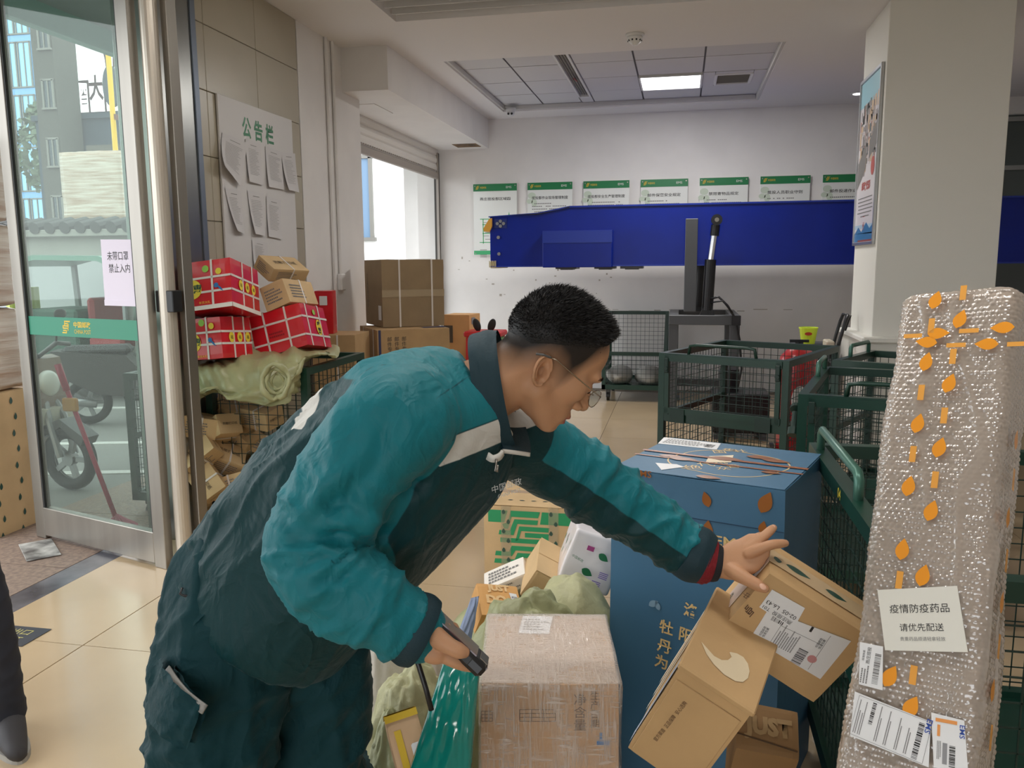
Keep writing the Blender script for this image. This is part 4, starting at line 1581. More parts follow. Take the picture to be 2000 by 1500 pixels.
def bubble_shell(w, dp, h, z0, pitch=.0095, res=.0019, amp=.0024, rad=.022):
    # perimeter of a rounded rectangle, from the middle of the back round to the middle of the back
    a, bb = w / 2, dp / 2
    seg = []
    P = 2 * (w + dp) - 8 * rad + 2 * PI * rad
    n = int(P / res)
    s = np.linspace(0, P, n, endpoint=False)
    pts = np.zeros((n, 2))
    nr = np.zeros((n, 2))
    L = [('l', (-a, bb - rad), (-a, -bb + rad), (-1, 0)), ('c', (-a + rad, -bb + rad), PI), ('l', (-a + rad, -bb), (a - rad, -bb), (0, -1)), ('c', (a - rad, -bb + rad), 1.5 * PI),
         ('l', (a, -bb + rad), (a, bb - rad), (1, 0)), ('c', (a - rad, bb - rad), 0), ('l', (a - rad, bb), (-a + rad, bb), (0, 1)), ('c', (-a + rad, bb - rad), .5 * PI)]
    off = 0
    for e in L:
        if e[0] == 'l':
            p0, p1 = np.array(e[1]), np.array(e[2])
            ln = np.linalg.norm(p1 - p0)
            k = (s >= off) & (s < off + ln)
            f = ((s[k] - off) / ln)[:, None]
            pts[k] = p0 * (1 - f) + p1 * f
            nr[k] = e[3]
        else:
            ln = rad * PI / 2
            k = (s >= off) & (s < off + ln)
            th = e[2] + (s[k] - off) / rad
            nr[k] = np.stack([np.cos(th), np.sin(th)], 1)
            pts[k] = np.array(e[1]) + nr[k] * rad
        off += ln
    m = int(h / res)
    z = z0 + np.linspace(0, h, m)
    SS, ZZ = np.meshgrid(s, z)
    # hexagonal domes
    row = np.round(ZZ / (pitch * .866))
    v = (ZZ - row * pitch * .866)
    sh = (row % 2) * pitch / 2
    u = (SS + sh) / pitch
    u = (u - np.round(u)) * pitch
    r2 = (u * u + v * v) / (pitch * .46) ** 2
    dome = np.sqrt(np.clip(1 - r2, 0, 1))
    # some bubbles flattened, long vertical creases and slow billows
    hsh = np.sin(np.round((SS + sh) / pitch) * 12.9898 + row * 78.233) * 43758.5453
    hsh = hsh - np.floor(hsh)
    dome *= np.where(hsh < .2, .15, .5 + .5 * hsh)
    cre = np.sin(SS * 95 + 2.2 * np.sin(ZZ * 9) + 1.3 * np.sin(ZZ * 23 + SS * 40))
    cre = np.clip(cre - .55, 0, 1) * (.5 + .5 * np.sin(ZZ * 6 + SS * 21))
    slow = .0030 * np.sin(ZZ * 11 + SS * 17) + .0016 * np.sin(ZZ * 27 - SS * 33)
    disp = amp * dome * (1 - .6 * np.clip(cre * 3, 0, 1)) + .007 * np.clip(cre, 0, 1) + slow
    X = pts[None, :, 0] + nr[None, :, 0] * disp
    Y = pts[None, :, 1] + nr[None, :, 1] * disp
    # pull the top in to a rounded end
    top = z0 + h
    f = np.clip((ZZ - (top - .02)) / .02, 0, 1)
    sc = 1 - .16 * f ** 2.5
    Z2 = ZZ.copy()
    co = np.stack([X * sc, Y * sc, Z2], 2).reshape(-1, 3)
    idx = np.arange(m * n).reshape(m, n)
    A, B_ = idx[:-1], idx[1:]
    quads = np.stack([A, np.roll(A, -1, 1), np.roll(B_, -1, 1), B_], 2).reshape(-1, 4)
    me = bpy.data.meshes.new('bubble_wrap')
    nv = len(co) + 1
    co = np.vstack([co, [[0, 0, top + .004]]])
    tri = np.stack([idx[-1], np.roll(idx[-1], -1), np.full(n, nv - 1)], 1)
    me.vertices.add(nv)
    me.vertices.foreach_set('co', co.ravel())
    nl = quads.size + tri.size
    me.loops.add(nl)
    me.loops.foreach_set('vertex_index', np.concatenate([quads.ravel(), tri.ravel()]))
    np_ = len(quads) + len(tri)
    me.polygons.add(np_)
    me.polygons.foreach_set('loop_start', np.concatenate([np.arange(len(quads)) * 4, quads.size + np.arange(len(tri)) * 3]))
    me.polygons.foreach_set('use_smooth', [True] * np_)
    me.update(calc_edges=True)
    return me


bw = bubble_shell(d[0], d[1], 1.28, d[2] / 2 - 1.28)
BW = bpy.data.materials.new('bubble_wrap')
BW.use_nodes = True
nt = BW.node_tree
pb = nt.nodes['Principled BSDF']
pb.inputs['Base Color'].default_value = lin((236, 220, 204))
pb.inputs['Roughness'].default_value = .13
pb.inputs['Specular IOR Level'].default_value = .75
tr_ = nt.nodes.new('ShaderNodeBsdfTransparent')
tr_.inputs[0].default_value = lin((250, 246, 242))
fr_ = nt.nodes.new('ShaderNodeLayerWeight')
fr_.inputs[0].default_value = .35
mr_ = nt.nodes.new('ShaderNodeMapRange')
mr_.inputs['To Min'].default_value = .36
mr_.inputs['To Max'].default_value = .8
nt.links.new(fr_.outputs['Facing'], mr_.inputs['Value'])
mx_ = nt.nodes.new('ShaderNodeMixShader')
nt.links.new(mr_.outputs['Result'], mx_.inputs[0])
nt.links.new(tr_.outputs[0], mx_.inputs[1])
nt.links.new(pb.outputs[0], mx_.inputs[2])
gl_ = nt.nodes.new('ShaderNodeBsdfGlossy')
gl_.inputs['Roughness'].default_value = .05
fz_ = nt.nodes.new('ShaderNodeFresnel')
fz_.inputs['IOR'].default_value = 2.1
mg_ = nt.nodes.new('ShaderNodeMixShader')
nt.links.new(fz_.outputs[0], mg_.inputs[0])
nt.links.new(mx_.outputs[0], mg_.inputs[1])
nt.links.new(gl_.outputs[0], mg_.inputs[2])
nt.links.new(mg_.outputs[0], nt.nodes['Material Output'].inputs['Surface'])
bw.materials.append(BW)
link('bubble_wrap', bw, t)
Ff = face(d, 'f', off=.0085)
DROPS = [(*p, a) for p, a in zip([(-0.0296,0.8598),(0.0135,0.8198),(-0.018,0.7945),(-0.0361,0.7788),(-0.0322,0.7417),(0.0081,0.7012),(-0.0332,0.6287),(0.0044,0.5876),(-0.0354,0.5187),(0.003,0.4807),(-0.0329,0.4131),(0.0019,0.3759),(0.0783,0.7994),(0.0574,0.7706),(-0.028,0.2152),(0.0066,0.1783)], [1.35, 1.3, 0.0, 3.0, 1.4, 1.3, 1.4, 1.35, 1.45, 1.35, 1.5, 1.4, 3.14, 3.1, 1.2, 1.2])]
BARS = [(*p, a) for p, a in zip([(0.0137,0.8699),(-0.0343,0.6846),(0.0059,0.6433),(-0.0352,0.574),(0.0031,0.5322),(-0.0318,0.3633),(0.0044,0.2242),(-0.0594,0.7918),(0.029,0.7966),(0.0117,0.7708),(0.1026,0.7686),(0.0089,0.75),(-0.0311,0.81)], [0, 0, 0, 0, 0, 0, 0, 1, 1, 1, 1, 0, 0])]
for (x, y, a) in DROPS:
    flat(t, Ff, [], LEAFO, 'leaf_print', [leaf_poly(x, y, .036, .021, a)])
for (x, y, k) in BARS:
    flat(t, Ff, [(x, y, .010, .028) if not k else (x, y, .03, .008)], mat('orange_bar_print', (226, 160, 72), .3), 'tape_print')
Fr = face(d, 'r', off=.0085)
for k in range(7):
    flat(t, Fr, [], LEAFO, 'leaf_print', [leaf_poly(-.025 - .008 * (k % 2), .62 - .13 * k, .036, .021, 1.4)])
    flat(t, Fr, [(-.02, .555 - .13 * k, .012, .036)], mat('orange_bar_print', (0, 0, 0)), 'tape_print')
# the printed sheets stuck on it
Ff = face(d, 'f', off=.0095)
q_ = [(-0.0623,0.3419),(0.0518,0.367),(0.075,0.2728),(-0.0393,0.2516)]
quad_label(t, Ff, q_, mat('notice_card', (222, 220, 210), .4), 'notice_card')
Mq, w_, h_ = qframe(Ff, q_)
text(t, '疫情防疫药品', Mq @ Matrix.Translation((-.001, h_ * .17, 0)), INK, w=w_ * .74)
text(t, '请优先配送', Mq @ Matrix.Translation((0, -h_ * .13, 0)), INK, w=w_ * .54)
text(t, '贵重药品烦请轻拿轻放', Mq @ Matrix.Translation((0, -h_ * .31, 0)), GREY, w=w_ * .55)
q_ = [(-0.0784,0.2563),(-0.043,0.2564),(-0.0358,0.1919),(-0.0715,0.1927)]
quad_label(t, Ff, q_)
Mq, w_, h_ = qframe(Ff, q_)
R90 = Matrix.Rotation(-PI / 2, 4, 'Z')
barcode(t, Mq @ Matrix.Translation((w_ * .25, -.003, 0)) @ R90, h_ * .7, w_ * .26, 36, 7, GREY)
text(t, '燕庄揽投', Mq @ Matrix.Translation((-w_ * .15, h_ * .22, 0)) @ Matrix.Rotation(PI / 2, 4, 'Z'), INK, w=h_ * .4)
text(t, '标准快递', Mq @ Matrix.Translation((-w_ * .36, h_ * .2, 0)) @ Matrix.Rotation(PI / 2, 4, 'Z'), INK, w=h_ * .24)
textlines(t, Mq @ Matrix.Translation((-w_ * .22, -h_ * .24, 0)) @ Matrix.Rotation(PI / 2, 4, 'Z'), h_ * .4, w_ * .36, 3, 5)
q_ = [(-0.0762,0.1806),(0.0358,0.1646),(0.0395,0.1023),(-0.0743,0.115)]
quad_label(t, Ff, q_)
Mq, w_, h_ = qframe(Ff, q_)
barcode(t, Mq @ Matrix.Translation((w_ * .36, -h_ * .02, 0)) @ R90, h_ * .8, w_ * .07, 36, 8)
barcode(t, Mq @ Matrix.Translation((-w_ * .25, h_ * .16, 0)) @ R90, h_ * .52, w_ * .05, 30, 9)
text(t, 'EMS', Mq @ Matrix.Translation((w_ * .44, h_ * .36, .0001)) @ R90, mat('ems_blue', (50, 80, 160), .5), h=.008, w=.02, bold=.01)
for k, dx in enumerate((-.42, -.36, -.14, -.02, .12, .24)):
    textlines(t, Mq @ Matrix.Translation((w_ * dx, .0, 0)) @ Matrix.Rotation(PI / 2, 4, 'Z'), h_ * .8, w_ * .05, 2, 20 + k)
flat(t, Mq, [(0, h_ * .46, w_ * .95, .0005), (0, -h_ * .46, w_ * .95, .0005), (.47 * w_, 0, .0005, h_ * .9), (-.47 * w_, 0, .0005, h_ * .9)], GREY, 'rule_line')
q_ = [(0.0351,0.1775),(0.0789,0.1774),(0.0901,0.1105),(0.0461,0.1043)]
quad_label(t, Ff, q_)
Mq, w_, h_ = qframe(Ff, q_)
flat(t, Mq, [(-w_ * .1, h_ * .4, w_ * .65, h_ * .07), (-w_ * .32, h_ * .2, w_ * .09, h_ * .22)], mat('label_orange', (226, 150, 80), .5), 'print')
text(t, 'EMS', Mq @ Matrix.Translation((w_ * .38, h_ * .25, .0001)) @ R90, mat('ems_blue', (0, 0, 0)), h=.007, w=.018, bold=.01)
barcode(t, Mq @ Matrix.Translation((w_ * .1, -h_ * .25, 0)) @ R90, h_ * .4, w_ * .18, 26, 10)
textlines(t, Mq @ Matrix.Translation((-w_ * .3, -h_ * .2, 0)) @ R90, h_ * .4, w_ * .14, 3, 11)
flat(t, Mq, [(-w_ * .12, -h_ * .22, w_ * .14, h_ * .4)], mat('label_grey', (140, 140, 142), .5), 'print')

# --- big postal carton with the green emblem, on the floor behind the heap
c, q, d = (-0.7099,4.146,0.1986),(1,0,0,-0.0031),(0.4826,0.5053,0.397)
t = carton('postal_carton', 'large kraft carton with a green folded emblem band and leaf tape, on the floor tiles', 'box', c, q, d, KRAFT2, seed=7, flaps='t', tape=.05)
Ff = face(d, 'f', off=.0018)
g = lambda x, y: (x, y)
x0_, z0_, W_, H_ = -d[0] / 2, -d[2] / 2, d[0], d[2]
px = lambda u, v: (x0_ + u * W_, z0_ + v * H_)
bands = [[(.05, .94), (.26, .94), (.22, .78), (.05, .78)], [(.29, .94), (.60, .94), (.58, .86), (.30, .86), (.26, .70), (.22, .70), (.20, .76), (.26, .78)],
         [(.62, .94), (.99, .94), (.99, .78), (.60, .78)], [(.33, .83), (.58, .83), (.57, .77), (.36, .77), (.32, .62), (.16, .62), (.17, .68), (.28, .68)],
         [(.38, .74), (.57, .74), (.70, .74), (.69, .68), (.40, .68), (.37, .55), (.34, .55)], [(.18, .58), (.34, .58), (.62, .58), (.61, .52), (.18, .52)],
         [(.44, .66), (.70, .66), (.68, .52), (.62, .52), (.62, .60), (.44, .60)], [(.30, .48), (.54, .48), (.53, .42), (.34, .42), (.30, .34), (.12, .34), (.13, .40), (.27, .40)],
         [(.36, .39), (.53, .39), (.56, .48), (.60, .48), (.57, .33), (.39, .33), (.36, .24), (.11, .24), (.12, .30), (.33, .30)]]
flat(t, Ff, [], PGREEN, 'emblem_print', [[px(*p) for p in poly] for poly in bands])
for (u_, n_) in ((.24, 7), (.74, 4)):
    b = MB(face(d, 'f', off=.0024))
    p_ = px(u_, .55)
    b.box((p_[0], p_[1], 0), (.05, d[2] * .9, .0005))
    b.build('tape_strip', mat('see_tape', (200, 190, 160), .15, alpha=.25), t)
    flat(t, face(d, 'f', off=.0032), [], LEAFG, 'leaf_print', [leaf_poly(p_[0] + (.012 if k % 2 else -.012), d[2] * (.42 - .125 * k), .026, .018, 1.6) for k in range(n_)])
flat(t, face(d, 't', off=.004), [], LEAFG, 'leaf_print', [leaf_poly(-.12 + .06 * k, -.16, .03, .012, 0) for k in range(6)])
sheet_label(t, face(d, 't', .08, .02, 0, off=.004), .16, .1)

# --- small open kraft box, white leaf parcel, lettered box, pale carton, cloth pack
c, q, d = (-0.4545,2.7135,0.529),(0.9595,0.0796,0.2614,0.0687),(0.0993,0.2197,0.1161)
carton('kraft_box', 'small plain kraft box tipped on the sack, between the emblem carton and the white parcel', 'box', c, q, d, KRAFT2, seed=8, flaps='t')
c, q, d = (-0.2894,2.7206,0.5978),(0.9808,-0.0614,0.1677,0.0783),(0.1542,0.1716,0.1729)
WPL = mat('white_poly', (226, 220, 220), .35, bump=.35, bscale=14, coat=.2)
t = thing('white_parcel', 'white plastic wrapped parcel printed with green leaves, behind the sack', 'parcel', c, q=q)
soft_box((d[0] * 1.12, d[1] * 1.05, d[2] * 1.12), ch=.008, sub=26, amp=.010, seed=9).build('wrapping', WPL, t, smooth=True)
Ff, Ft = face(d, 'f', off=.016), face(d, 't', off=.016)
flat(t, Ff, [], PGREEN if 0 else mat('leaf_green', (30, 110, 70), .4), 'leaf_print', [leaf_poly(.03, .03, .04, .024, -.4), leaf_poly(-.005, -.035, .042, .026, -.3)])
flat(t, Ff, [(-.02, .045, .024, .016)], mat('magenta_print', (160, 60, 120), .5), 'patch_print')
flat(t, Ff, [(.05, -.02 - .006 * k, .03, .003) for k in range(4)] + [(.035, -.055 - .006 * k, .03, .003) for k in range(3)], mat('violet_print', (130, 110, 180), .5), 'line_print')
text(t, '中国邮政', Ff @ Matrix.Translation((-.05, .0, 0)) @ Matrix.Rotation(-.2, 4, 'Z'), mat('leaf_green', (0, 0, 0)), h=.01)
flat(t, face(d, 'l', off=.019), [], mat('leaf_green', (0, 0, 0)), 'leaf_print', [leaf_poly(-.04 + .04 * k, .03 - .04 * (k % 2), .03, .014, 1) for k in range(3)])
c, q, d = (-0.5719,2.4908,0.4757),(0.8118,-0.5257,-0.0437,0.2504),(0.1424,0.0971,0.1339)
t = carton('lettered_box', 'orange brown shoe box with big pale block letters, left end of the heap', 'box', c, q, d, mat('orange_kraft', (212, 160, 96), .7, var=.05), seed=10)
for k, s in enumerate(('JUST', 'DO', 'IT.')):
    text(t, s, face(d, 'f', -.012 if k else 0, .045 - .045 * k, off=.0018), mat('pale_letters', (226, 190, 138), .7), h=.036, bold=.06)
q_ = [(.035, .03), (.06, .026), (.062, -.01), (.04, -.006)]
quad_label(t, face(d, 'f', off=.0026), q_)
Mq, w_, h_ = qframe(face(d, 'f', off=.0026), q_)
barcode(t, Mq, h_ * .5, w_ * .4, 14, 3)
t = thing('white_carton', 'small white printed carton lying in the heap behind the lettered box', 'box', (-0.5907,2.7541,0.4786), q=(.97, .1, -.2, .1))
d = (.16, .12, .05)
soft_box(d, ch=.004, seed=11).build('carton_body', mat('white_carton', (232, 226, 216), .6), t)
textlines(t, face(d, 'f', off=.002), .12, .03, 3, 3)
textlines(t, face(d, 't', off=.002), .12, .08, 4, 4)


def blob(name, label, cat, c, r, m, seed=0, amp=.1, fold=.12, nu=72, nv=44, group=None, flat_z=None, fs=5.0, rot=0.0):
    """a slumped sack: rounded lump with ridged folds"""
    o = V((seed * 7.3, seed * 2.9, seed))
    b = MB()
    b.ball((0, 0, 0), 1, nu, nv)
    for p in b.v:
        n0 = p.copy()
        f = 0
        for k, (s_, a_) in enumerate(((1.0, 1.0), (2.1, .5), (4.3, .28))):
            qn = V((n0.x * fs * s_, n0.y * fs * s_, n0.z * fs * .5 * s_)) * .35
            f += a_ * (1 - 2 * abs(noise.noise(qn + o)))
        s_ = 1 + amp * noise.noise(n0 * 1.6 + o) + fold * (f - .6)
        p.x, p.y, p.z = n0.x * r[0] * s_, n0.y * r[1] * s_, n0.z * r[2] * s_
        if flat_z is not None and p.z < flat_z:
            p.z = flat_z + (p.z - flat_z) * .04
    ob = b.build(name, m, None, Matrix.Translation(c) @ Matrix.Rotation(rot, 4, 'Z'), smooth=True)
    return tag(ob, label, cat, group)


OLIVE = mat('olive_sack', (154, 156, 116), .42, bump=.25, bscale=55, var=.08, vscale=7)
OLIVE2 = mat('pale_olive_sack', (178, 176, 136), .5, bump=.3, bscale=60, var=.06)
blob('mail_sack', 'big crumpled olive sack lying behind the film wrapped carton', 'sack', (-.40, 2.16, .29), (.21, .15, .36), OLIVE, 3, .10, .10, group='olive sacks in the front heap', flat_z=-.28, fs=6, rot=.25)
blob('mail_sack', 'pale olive sack bulging against the left side of the blue carton', 'sack', (-.32, 2.44, .29), (.17, .13, .34), OLIVE2, 5, .06, .04, group='olive sacks in the front heap', flat_z=-.28, fs=5)
blob('mail_sack', 'olive sack lying under the small parcels in front of the emblem carton', 'sack', (-.52, 2.76, .2), (.30, .15, .22), OLIVE, 8, .06, .05, group='olive sacks in the front heap', flat_z=-.19)
blob('mail_sack', 'white woven sack standing behind the man’s legs', 'sack', (-.70, 1.88, .37), (.13, .13, .37), mat('white_sack', (214, 208, 198), .5, bump=.2, bscale=50), 11, .08, .08, flat_z=-.36)
blob('mail_sack', 'yellowish olive sack with a tied crumpled neck left of the teal bag', 'sack', (-.58, 1.66, .34), (.11, .12, .35), OLIVE2, 13, .1, .1, group='olive sacks in the front heap', flat_z=-.33)
blob('mail_sack', 'small olive sack end bulging beside the dark trousers', 'sack', (-.60, 1.585, .30), (.07, .09, .31), OLIVE, 17, .1, .08, group='olive sacks in the front heap', flat_z=-.29)
# --- long thin parcel with yellow tape
c, q, d = (-0.4982,1.41,0.6513),(0.8937,-0.3532,-0.1699,0.2183),(0.0658,0.04,0.158)
d = (d[0], d[1], .26)
t = carton('long_parcel', 'slim kraft parcel with yellow tape and a white label strip, beside the teal bag', 'parcel', V(c) + Quaternion(q) @ V((0, 0, -.051)), q, d, mat('pink_kraft', (202, 166, 128), .6, var=.05), seed=12, amp=.001)
YT = mat('yellow_tape', (214, 178, 60), .25, coat=.5)
flat(t, face(d, 'f', off=.0018), [(-d[0] * .22, -.02, d[0] * .2, d[2] * .9), (0, d[2] / 2 - .008, d[0], .014)], YT, 'yellow_tape')
flat(t, face(d, 't', off=.0018), [(0, 0, d[0], d[1])], YT, 'yellow_tape')
sheet_label(t, face(d, 'f', d[0] * .2, .02, 0, off=.002), d[0] * .28, .09)
textlines(t, face(d, 'f', d[0] * .2, .02, PI / 2, off=.0032), .08, d[0] * .2, 3, 7)

# --- teal plastic bag
TEAL = mat('teal_plastic', (20, 128, 116), .18, coat=.5, bump=.35, bscale=16, stretch=(1, 1, .4))


def pillow(name, label, cat, ctrl, th, m, nu=28, nv=40, amp=.01, seed=0):
    """flat bag: a bilinear sheet between four corners, puffed out and creased"""
    tl, tr, br, bl = [V(p) for p in ctrl]
    n = (tr - tl).cross(bl - tl).normalized()
    b = MB()
    for sg in (1, -1):
        vs = []
        for j in range(nv + 1):
            for i in range(nu + 1):
                u, v = i / nu, j / nv
                p = (tl * (1 - u) + tr * u) * (1 - v) + (bl * (1 - u) + br * u) * v
                e = (math.sin(PI * u) * math.sin(PI * v)) ** .45
                f = noise.noise(V((u * 5 + v * 3, v * 4, seed))) + .5 * (1 - 2 * abs(noise.noise(V((u * 9 - v * 2, v * 3, seed + 4)))))
                p = p - n * sg * (th * e + amp * f * e)
                vs.append(p)
        fs = []
        for j in range(nv):
            for i in range(nu):
                k = j * (nu + 1) + i
                fs.append((k, k + 1, k + nu + 2, k + nu + 1))
        b.add(vs, fs)
    return tag(b.build(name, m, None, smooth=True), label, cat)


bag = pillow('plastic_bag', 'shiny teal plastic mailing bag wedged between the slim parcel and the wrapped carton', 'bag', ((-0.4526,1.5013,0.8112), (-0.3767,1.4953,0.805), (-0.3528,1.3004,0.6427), (-0.4724,1.2773,0.6527)), .02, TEAL, seed=3)
pillow('cloth_pack', 'folded blue grey cloth pack sticking out beside the lettered box', 'cloth', ((-0.6353,2.4141,0.5435), (-0.6145,2.4388,0.5417), (-0.6139,2.2714,0.3884), (-0.6642,2.2227,0.4082)), .012, mat('blue_grey_cloth', (128, 142, 170), .7, bump=.3, bscale=40), nu=14, nv=20, amp=.012, seed=6)

# ---------------------------------------------------------------- by the tiled wall: red gift cartons, thermal paper boxes
REDC = mat('red_gift_carton', (206, 30, 40), .28, coat=.45, var=.05)
rl = ['upper red strapped gift carton with a yellow round print, nearest to the door', 'lower red strapped gift carton under the upper one, half behind the door frame', 'tilted red strapped gift carton resting on the olive sheet, right of the other two']
for k, (n_, fit) in enumerate((('red1', ((-2.6072,4.3508,1.4538),(0.9909,-0.1146,-0.0659,0.0241),(0.2975,0.3354,0.2793))), ('red2', ((-2.6342,4.3353,1.1757),(0.9965,-0.0444,-0.0474,-0.0521),(0.2467,0.2798,0.2371))), ('red3', ((-2.3861,4.7503,1.1785),(0.9882,-0.0777,-0.1323,-0.0033),(0.3488,0.33,0.2638))))):
    c, q, d = fit
    t = carton('gift_carton', rl[k], 'box', c, q, d, REDC, seed=20 + k, amp=.003, group='red gift cartons on the cage')
    b = MB()
    w_ = .012
    e = .002
    for fz in ((.12, -.12) if k < 2 else (.16, -.2)):
        z = d[2] * fz * 1.2
        for (cc, dd) in (((0, -d[1] / 2 - e, z), (d[0], .002, w_)), ((d[0] / 2 + e, 0, z), (.002, d[1], w_)), ((-d[0] / 2 - e, 0, z), (.002, d[1], w_))):
            b.box(cc, dd)
    fx = .12 if k < 2 else -.05
    for x in ((d[0] * fx,) if k < 2 else (d[0] * -.22, d[0] * .2)):
        for (cc, dd) in (((x, -d[1] / 2 - e, 0), (w_, .002, d[2])), ((x, 0, d[2] / 2 + e), (w_, d[1], .002))):
            b.box(cc, dd)
    for y in ((-d[1] * .1, d[1] * .25) if k < 2 else (-d[1] * .3, d[1] * .2)):
        for (cc, dd) in (((d[0] / 2 + e, y, 0), (.002, w_, d[2])), ((0, y, d[2] / 2 + e), (d[0], w_, .002))):
            b.box(cc, dd)
    b.build('strap', STRAP, t)
    Ff, Fr = face(d, 'f', off=.0034), face(d, 'r', off=.0034)
    if k < 2:
        flat(t, Ff, [], YEL, 'yellow_disc', [oval(-d[0] * .28, -.02, .055, .055)])
        text(t, '盛惠', Ff @ Matrix.Translation((-d[0] * .26, -.018, .0005)), mat('print_dark_green', (30, 70, 50), .6), h=.05, w=.1, bold=.05)
        flat(t, Ff, [], mat('print_lime', (150, 200, 80), .6), 'lime_disc', [oval(0.0, .09, .02, .02)])
        flat(t, Ff, [], YEL, 'yellow_disc', [oval(d[0] * .26, .068, .018, .018)])
        flat(t, Ff, [], mat('blue_print', (0, 0, 0)), 'spoon_print', [leaf_poly(d[0] * .28, -.03, .05, .012, -.8), oval(d[0] * .2, -.01, .014, .014)])
        text(t, '年货大礼', Ff @ Matrix.Translation((-d[0] * .05, -.1, 0)), YEL, h=.016)
        flat(t, Fr, [], YEL, 'yellow_disc', [oval(-d[1] * .18 + .075 * i, .0, .024, .03) for i in range(3)])
        for i in range(3):
            text(t, '福'[0:1], Fr @ Matrix.Translation((-d[1] * .18 + .075 * i, 0, .0005)), INK, h=.022)
        if k == 0:
            b = MB()
            for (cc, dd) in (((0, -d[1] / 2 - .0025, -d[2] / 2 + .012), (d[0], .002, .024)), ((d[0] / 2 + .0025, 0, -d[2] / 2 + .012), (.002, d[1], .024))):
                b.box(cc, dd)
            b.build('white_base_band', mat('white_carton', (0, 0, 0)), t)
    else:
        flat(t, Fr, [], YEL, 'yellow_disc', [oval(.03, -.01, .035, .05)])
        text(t, '盛\n惠', Fr @ Matrix.Translation((.03, -.01, .0005)), INK, h=.08, bold=.04)
        flat(t, Fr, [], mat('print_lime', (0, 0, 0)), 'lime_disc', [oval(.0, .085, .018, .018)])
        textlines(t, Ff @ Matrix.Translation((.01, -.02, 0)), .14, .04, 2, 3, mat('dark_red_print', (140, 20, 28), .6))
t = carton('gift_carton', 'small red gift carton behind the thermal paper boxes, only a sliver showing', 'box', (-2.69, 5.95, 1.236), (1, 0, 0, .1), (.14, .14, .33), REDC, seed=24, group='red gift cartons on the cage')
sheet_label(t, face((.14, .14, .33), 'f', 0, .09, off=.003), .06, .07)
b = MB()
b.box((-2.42, 5.14, 1.09), (.3, .2, .2))


def thermal(label, c, q, d, seed, words=True):
    t = carton('thermal_paper_box', label, 'box', c, q, d, KRAFT2, seed=seed, group='thermal paper boxes')
    big = max(d[0], d[1])
    side = 'l' if d[1] > d[0] else 'f'
    Fm = face(d, side, off=.002)
    if words:
        text(t, '热敏打印纸', face(d, 't', 0, 0, 0 if d[0] >= d[1] else PI / 2, off=.002), INK, w=big * .62)
        textlines(t, face(d, 'f', off=.002), d[0] * .7, d[2] * .6, 5, seed)
        textlines(t, face(d, 'l', off=.002), d[1] * .7, d[2] * .6, 5, seed)
        text(t, '热敏打印纸', face(d, 'r', off=.002), INK, w=d[1] * .62)
    b = MB()
    e = .0022
    x = d[0] * .05
    for (cc, dd) in (((x, -d[1] / 2 - e, 0), (.011, .002, d[2])), ((x, d[1] / 2 + e, 0), (.011, .002, d[2])), ((x, 0, d[2] / 2 + e), (.011, d[1], .002)), ((x, 0, -d[2] / 2 - e), (.011, d[1], .002))):
        b.box(cc, dd)
    b.build('strap', STRAP, t)
    return t


c, q, d = (-2.5181,4.9268,1.5714),(0.7803,0.2173,0.1859,0.5562),(0.3115,0.1612,0.0958)
thermal('topmost strapped thermal paper box, beside the upper red carton', c, q, d, 31)
c, q, d = (-2.3957,4.7702,1.402),(0.7193,-0.1727,-0.0929,0.6664),(0.3312,0.1744,0.1546)
thermal('strapped thermal paper box leaning on the tilted red carton', c, q, d, 32)
TB = [(385, 830, .3, 'pale box with upside down printing, top left inside the caged pile'), (432, 838, -.5, 'darker box with a printed table, in the middle of the caged pile'), (448, 800, .5, 'box at the very top of the caged pile under the olive sheet'), (480, 815, -.2, 'narrow shaded box right of the pile top inside the cage'),
      (512, 812, .1, 'pale box at the right of the caged pile top'), (390, 885, -.7, 'brown box standing on its corner at the left of the caged pile'), (440, 895, .6, 'box below the printed table box in the caged pile'), (405, 940, .85, 'pale box with large slanted characters, low in the caged pile'),
      (475, 868, -.9, 'box half hidden at the right of the caged pile'), (520, 870, .3, 'pale box behind the man’s back in the caged pile'), (455, 950, -.3, 'lowest box seen through the cage wires'), (375, 985, .2, 'bottom left box in the caged pile')]
TC = [ (-2.789, 4.301, 0.666), (-2.698, 4.406, 0.623), (-2.76, 4.612, 0.704), (-2.684, 4.671, 0.646), (-2.533, 4.603, 0.673), (-2.765, 4.271, 0.503), (-2.697, 4.43, 0.437), (-2.723, 4.265, 0.335), (-2.67, 4.598, 0.487), (-2.553, 4.671, 0.469), (-2.621, 4.37, 0.28), (-2.89, 4.349, 0.161) ]
for k, ((px_, py_, a_, lab), c) in enumerate(zip(TB, TC)):
    q = Quaternion((0, 1, 0), a_) @ Quaternion((0, 0, 1), random.Random(k).uniform(-.6, .9)) @ Quaternion((1, 0, 0), random.Random(k + 50).uniform(-.5, .3))
    if k in (5, 7):
        q = q @ Quaternion((1, 0, 0), PI / 2)
    thermal(lab, c, q, (.21, .155, .125), 40 + k)
blob('mail_sack', 'flattened olive sack bedding the boxes on the cage floor', 'sack', (-2.45, 4.85, .33), (.27, .36, .15), OLIVE2, 23, .05, .04, flat_z=-.14)

# --- olive sheet draped over that cage, under the red cartons


